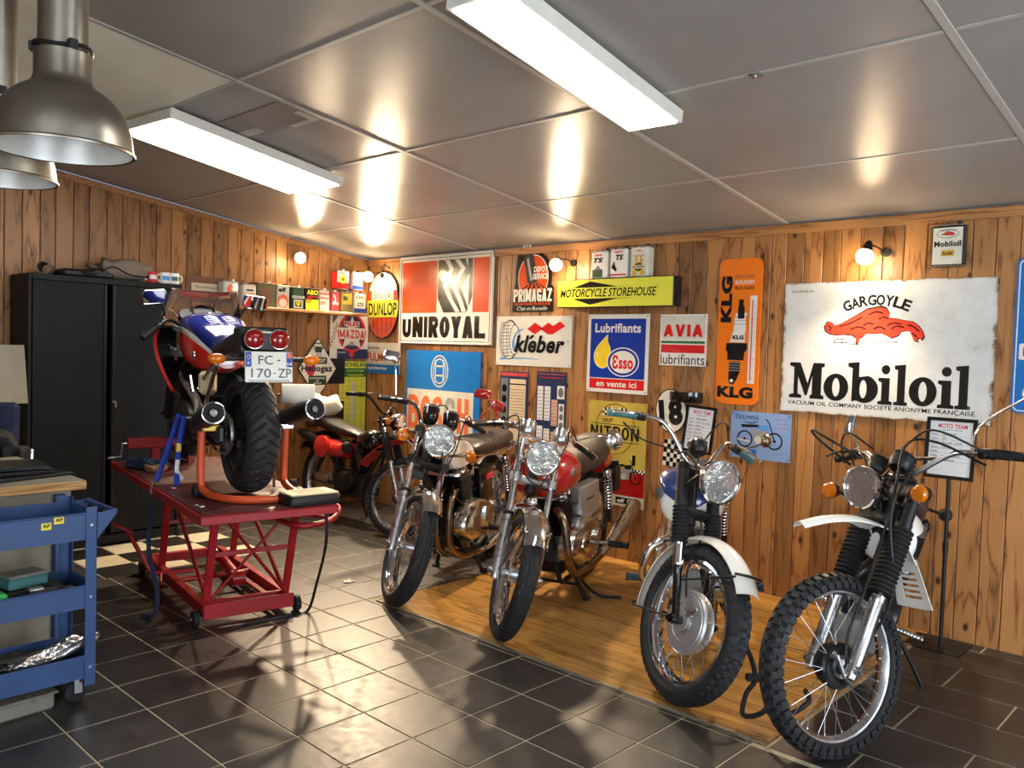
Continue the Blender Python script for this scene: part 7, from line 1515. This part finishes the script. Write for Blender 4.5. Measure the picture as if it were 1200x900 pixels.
o2 = thing('plastic_bag', 'shiny black plastic bags heaped in the bottom tray', 'bag', (TX1-.15, TY1-.42, .1185)); MB().loft(soft('', '', '', 0, (.24, .62, .09), 0, 17, .014, 26, 16)).build('bag_body', 'plastbag', o2, 40)
o2 = thing('clear_bag', 'clear crinkled plastic bundle sticking out of bottom tray', 'bag', (TX1-.085, TY1-.17, .19), (.20, 0, .0)); MB().loft(soft('', '', '', 0, (.07, .44, .065), 0, 22, .008, 20, 18)).build('bundle', 'foil', o2, 40)
box_thing('plastic_tub', 'grey translucent plastic tub on floor under trolley', 'tub', (TX1-.13, TY1-.34, 0), (.22, .36, .075), 'plastic', .08, [('rim', (0, 0, .075), (.24, .38, .008), 'plastic')])
o2 = thing('black_tools', 'black sockets lying in the top trolley tray', 'tools', (TX1-.10, TY1-.52, .739)); 
for k in range(7): M0().cyl((0, .05*k-.15, .014), (.03, .05*k-.15+.02*rnd.random(), .014), .014, n=12).build('socket', 'satin', o2)

# ---- lift table (local: x towards the front of the bike, y to its left)
LH = 169.6
L0 = (-3.86, 2.30)
o = thing('motorcycle_lift', 'red steel motorcycle lift table under the sport bike', 'lift table', (L0[0], L0[1], 0), (0, 0, radians(LH))); LT = .75
t_ = M0(); t_.box((1.10, 0, LT-.004), (2.20, .74, .010), .003)
for s_ in (-1, 1): t_.box((1.10, s_*.366, LT-.022), (2.20, .008, .044), .002)
t_.box((.004, 0, LT-.022), (.008, .74, .044), .002); t_.box((2.196, 0, LT-.022), (.008, .74, .044), .002)
tb = t_.build('table_top', 'liftred', o)
M0().box((1.10, .0, LT+.004), (2.16, .70, .003), .001).build('tread_plate', 'liftred2', tb)
def tub(pts, r, n=10, sm=0): return M0().tube(pts, r, n, sm)
def beam(p, q, w, h, name, m_='liftred'):
    p, q = Vector(p), Vector(q); d = q-p; L_2 = d.length; u = d.normalized(); v = Vector((0, 0, 1)).cross(u); v = v.normalized() if v.length > .01 else Vector((0, 1, 0)); z_ = u.cross(v)
    return M0().box((p+q)/2, (L_2, w, h), .003, Matrix((u, v, z_)).transposed()).build(name, m_, o)
yc = -.08; hw_ = .245
for s_ in (-1, 1):
    y = yc+s_*hw_
    beam((.56, y, .085), (1.95, y, .085), .045, .07, 'base_rail')
    beam((.62, y*.96, .10), (.44, y*.96, LT-.045), .045, .018, 'lift_leg'); beam((1.62, y*.96, .10), (1.44, y*.96, LT-.045), .045, .018, 'lift_leg')
    beam((1.44, y*.93, LT-.08), (.60, y*.93, .13), .014, .036, 'side_brace')
    w2 = M0().rev([(.001, -.018), (.022, -.02), (.045, -.016), (.048, 0), (.045, .016), (.022, .02), (.001, .018)], (.60, y+s_*.055, .048), 28); wo = w2.build('base_wheel', 'rubber', o); M0().cyl((.60, y+s_*.01, .048), (.60, y+s_*.08, .048), .010, n=10).build('wheel_axle', 'steel', wo)
    w2 = M0().rev([(.001, -.018), (.022, -.02), (.045, -.016), (.048, 0), (.045, .016), (.022, .02), (.001, .018)], (1.90, y+s_*.055, .048), 28); w2.build('base_wheel', 'rubber', o)
beam((.56, yc-hw_-.02, .085), (.56, yc+hw_+.02, .085), .012, .085, 'front_crossbeam'); beam((1.95, yc-hw_, .085), (1.95, yc+hw_, .085), .045, .06, 'rear_crossbeam')
beam((.525, yc-hw_, .42), (.525, yc+hw_, .42), .010, .030, 'leg_crossbar'); beam((1.53, yc-hw_, .42), (1.53, yc+hw_, .42), .010, .030, 'leg_crossbar')
beam((.455, yc+hw_-.02, LT-.06), (.61, yc-hw_+.02, .13), .030, .012, 'cross_brace'); beam((.455, yc-hw_+.02, LT-.06), (.61, yc+hw_-.02, .13), .030, .012, 'cross_brace')
for x in (.68, 1.25): M0().cyl((x, yc-hw_, .10), (x, yc+hw_, .10), .018, n=14).build('base_tube', 'liftred', o)
beam((.63, yc-.17, .07), (1.9, yc-.17, .07), .03, .02, 'inner_rail'); 
M0().cyl((.92, yc-.05, .15), (1.30, yc-.05, .20), .035, n=18).build('hydraulic_cylinder', 'liftred', o); M0().cyl((1.30, yc-.05, .20), (1.46, yc-.05, .24), .015, n=14).build('piston_rod', 'steel', o); M0().lathe([(.02,-.05),(.05,-.04),(.05,.04),(.02,.05)], (.95, yc-.05, .15), (0,1,0), 20).build('pump_body', 'liftred', o)
# pedal arm on the left side
M0().tube([(1.36, yc+.10, .12), (1.40, .20, .12), (1.42, .27, .13), (1.45, .33, .25), (1.52, .40, .40)], .014, 10, 4).build('pedal_arm', 'liftred', o)
M0().box((1.53, .42, .41), (.13, .13, .012), .003, Matrix.Rotation(.5, 3, 'X')).build('foot_pedal', 'liftred', o); M0().tube([(1.38, .22, .12), (1.31, .24, .06)], .008, 8).build('release_arm', 'liftred', o); M0().box((1.31, .24, .055), (.07, .08, .008), .003).build('release_pedal', 'liftred', o)
# tubular ramp frame on the far side
M0().tube([(.95, -.36, LT-.05), (.80, -.60, LT-.11), (.66, -.64, LT-.13), (.48, -.59, LT-.13), (.22, -.42, LT-.13), (.15, -.22, LT-.13), (.38, -.17, LT-.13), (.72, -.17, LT-.12), (1.0, -.17, LT-.05)], .017, 12, 5).build('side_extension', 'liftred', o)
M0().tube([(.66, -.18, LT-.12), (.45, -.30, LT-.12), (.24, -.42, LT-.12)], .012, 10, 4).build('extension_brace', 'liftred', o)
# wheel clamp at the far end
cw = M0(); cw.box((1.92, .20, LT+.16), (.07, .24, .07), .006); cw.box((1.92, 0, LT+.16), (.05, .22, .05), .005); cw.build('clamp_beam', 'liftred', o); M0().box((1.92, .14, LT+.07), (.05, .06, .14), .005).build('clamp_post', 'liftred', o)
M0().tube([(1.92, .31, LT+.16), (1.92, .35, LT+.16), (1.92, .36, LT+.07), (1.92, .44, LT+.065)], .006, 8).build('crank_handle', 'steel', o)
M0().box((1.92, -.10, LT+.20), (.05, .05, .40), .005).build('clamp_upright', 'liftred', o)
# straps
def strap(label, pts, m_, w=.018, flat=(1, 0, 0)):
    q = thing('tie_down_strap', label, 'strap', (L0[0], L0[1], 0), (0, 0, radians(LH))); M0().tube(pts, w, 8, 5, flat=flat).build('webbing', m_, q); return q
q = strap('blue tie-down strap with white end hanging beside left engine side', [(.95, .20, LT+.42), (.92, .24, LT+.25), (.88, .26, LT+.02)], 'strapblue', .016); M0().box((.915, .245, LT+.24), (.03, .03, .05), .004).build('buckle', 'gold', q); M0().tube([(.90, .25, LT+.17), (.89, .255, LT+.10), (.90, .22, LT+.05)], .013, 8, 3, flat=(1, 0, 0)).build('white_end', 'signwhite', q)
q = strap('blue ratchet strap sloping to edge of lift table', [(1.15, .18, LT+.42), (1.10, .26, LT+.20), (1.02, .34, LT+.03)], 'strapblue', .016); M0().tube([(1.02, .34, LT+.03), (1.0, .37, LT+.0), (.99, .375, LT-.04)], .006, 8, 3).build('hook', 'steel', q)
q = strap('navy strap hanging from left side of lift to floor', [(.95, .385, LT-.1), (.92, .40, .40), (.88, .36, .16), (.86, .38, .03), (.92, .44, .008)], 'navy', .013)
q = strap('black strap hanging at right front corner of lift table', [(.10, -.34, LT-.046), (.14, -.36, .50), (.40, -.42, .20), (.52, -.42, .012), (.50, -.30, .006), (.48, -.05, .006), (.42, .08, .006)], 'black', .010)
# cloths, pouch on the table
o2 = thing('work_gloves', 'blue and tan work gloves on far left corner of lift', 'gloves', (L0[0]+math.cos(radians(LH))*1.75-math.sin(radians(LH))*.22, L0[1]+math.sin(radians(LH))*1.75+math.cos(radians(LH))*.22, LT+.001), (0, 0, .3))
MB().loft(soft('', '', '', 0, (.34, .20, .06), 0, 41, .010)).build('blue_glove', 'bluecloth', o2, 60); MB().loft(soft('', '', '', 0, (.14, .12, .05), 0, 42, .006)).build('tan_palm', 'tan', o2, 60, loc=(.16, -.08, .0))
o2 = thing('tool_pouch', 'black pouch with printed white sheet on right corner of lift table', 'pouch', (-3.93, 2.56, LT+.002), (0, 0, radians(LH+4)))
MB().loft([[Vector((p[0], p[1], z)) for p in rrect(-.10*k, .10*k, -.15*k, .15*k, .03, 4)] for z, k in ((0, .95), (.01, 1), (.045, 1), (.055, .95))]).build('pouch_body', 'blackplastic', o2); M0().box((.0, .0, .061), (.17, .28, .010), .004).build('printed_sheet', 'papertan', o2)
for k in range(6): M0().box((-.055+.022*k, .0, .0667), (.004, .19-.02*(k % 3), .0006), 0).build('print_line', 'ink', o2)
for k, (x, y, s3) in enumerate(((.35, -.25, .05), (.48, -.31, .07), (.22, .30, .02), (.28, .31, .015), (.85, .28, .02))):
    o2 = thing('paper_scrap', ['crumpled white paper near right rear tyre on lift', 'larger crumpled white paper at right edge of lift', 'white scrap at left edge of lift', 'tiny white scrap at left edge of lift', 'small white scrap near blue strap on lift'][k], 'paper', (L0[0]+math.cos(radians(LH))*x-math.sin(radians(LH))*y, L0[1]+math.sin(radians(LH))*x+math.cos(radians(LH))*y, LT+.0065))
    MB().loft(soft('', '', '', 0, (s3, s3*1.3, s3*.35), 0, 50+k, s3*.07, 8, 6)).build('scrap', 'signwhite', o2, 0)
o2 = thing('paper_scrap', 'small yellowish scrap on floor tiles between lift and front row', 'paper', tuple(Vector((-4.68, 3.38, .001)))); MB().loft(soft('', '', '', 0, (.05, .07, .008), 0, 77, .003, 8, 6)).build('scrap', 'cream', o2, 0)

# ---- orange paddock stand behind the rear wheel (local bike-ish frame)
o = thing('paddock_stand', 'orange tubular paddock stand holding the rear wheel on lift', 'paddock stand', (-4.36, 2.43, LT+.006), (0, 0, radians(167.5)))
M0().tube([(.0, .26, .37), (.0, .26, .10), (-.05, .245, .035), (-.18, .20, .022), (-.30, .10, .022), (-.33, -.08, .022), (-.31, -.17, .024), (-.22, -.20, .03), (-.06, -.205, .05), (.0, -.21, .10), (.0, -.215, .40)], .021, 14, 6).build('frame_tube', 'orangetube', o)
for s_ in (-1, 1): q = M0().box((.0, s_*.21, .385), (.05, .10, .035), .006).build('cradle_arm', 'gold' if s_ > 0 else 'steel', o); M0().cyl((.02, s_*.255, .03), (.02, s_*.295, .03), .035, n=20).build('stand_wheel', 'rubber', o)

# ---- paper roll held behind the bike, pale cloth, toe stand
o = thing('paper_towel_roll', 'white paper towel roll on bracket beside right silencer', 'paper roll', (-4.36, 2.75, 1.325), (0, 0, radians(62)))
M0().lathe([(.02, -.095), (.060, -.095), (.060, .095), (.02, .095)], (0, 0, 0), (1, 0, 0), 36).build('roll', 'rolltape', o); M0().lathe([(.020, -.096), (.022, -.096), (.022, .096), (.020, .096)], (0, 0, 0), (1, 0, 0), 20).build('core', 'tan', o)
M0().tube([(-.11, 0, 0), (-.115, 0, -.10), (-.13, -.01, -.30), (-.13, -.02, -.555)], .008, 8, 3).build('holder', 'steel', o)
o = thing('pale_cloth', 'crumpled pale cloth thrown over the corner motorcycle rear', 'cloth', (-6.90, 4.62, .93), (0, 0, -.1))
MB().loft(soft('', '', '', 0, (.36, .36, .20), 0, 61, .012, 22, 16)).build('cloth_body', 'whitecloth', o, 70)

# ---- stand with framed sheet beside bike D; framed sheet on bike C
o = sheet('information_stand', 'black floor stand with framed handwritten sheet right of white trail motorcycle', (-1.545, 5.10, .975), (pi/2-.10, 0, 0), .262, .345, (('marque', 'YAMAHA'), ('type', 'DT'), ('annee', 'Trail 125'), ('date', '1978'), ('moteur', ''), ('etat', 'tres bon'), ('prix', 'France')))
Mi = Matrix.Rotation(-(pi/2-.10), 4, 'X')
m = MB(Mi); m.cyl((.131, .02, -.965), (.131, .02, .02), .011, n=14); m.cyl((.131, .02, -.42), (.131, .02, -.36), .015, n=14); m.build('pole', 'black', o); MB(Mi).box((.10, .08, -.970), (.30, .27, .008), .003).build('base_plate', 'black', o)
o = sheet('information_stand', 'framed handwritten sheet on stand between race plate and blue-white motorcycle', (-3.17, 5.13, .955), (pi/2-.10, .06, 0), .24, .33, import_lines)
Mi = Matrix.Rotation(-.06, 4, 'Z') @ Matrix.Rotation(-(pi/2-.10), 4, 'X')
m = MB(Mi); m.cyl((.12, .02, -.945), (.12, .02, .02), .011, n=14); m.build('pole', 'black', o); MB(Mi).box((.12, .06, -.950), (.28, .25, .008), .003).build('base_plate', 'black', o)

# ---- black lock cable between bike C and bike D
o = thing('lock_cable', 'black coiled lock cable linking two right-hand motorcycles', 'lock', (0, 0, 0))
M0().tube([(-1.86, 3.60, .32), (-1.80, 3.46, .36), (-1.72, 3.42, .30), (-1.69, 3.42, .20), (-1.72, 3.40, .13), (-1.70, 3.34, .06), (-1.62, 3.36, .09), (-1.60, 3.42, .17), (-1.66, 3.44, .20), (-1.62, 3.40, .10), (-1.56, 3.34, .10), (-1.48, 3.30, .14), (-1.42, 3.36, .20), (-1.46, 3.42, .22)], .011, 10, 6).build('cable', 'rubber', o)
M0().box((-1.70, 3.42, .205), (.07, .035, .035), .010, .6).build('lock_body', 'black', o)

print('OBJS', len(bpy.data.objects))
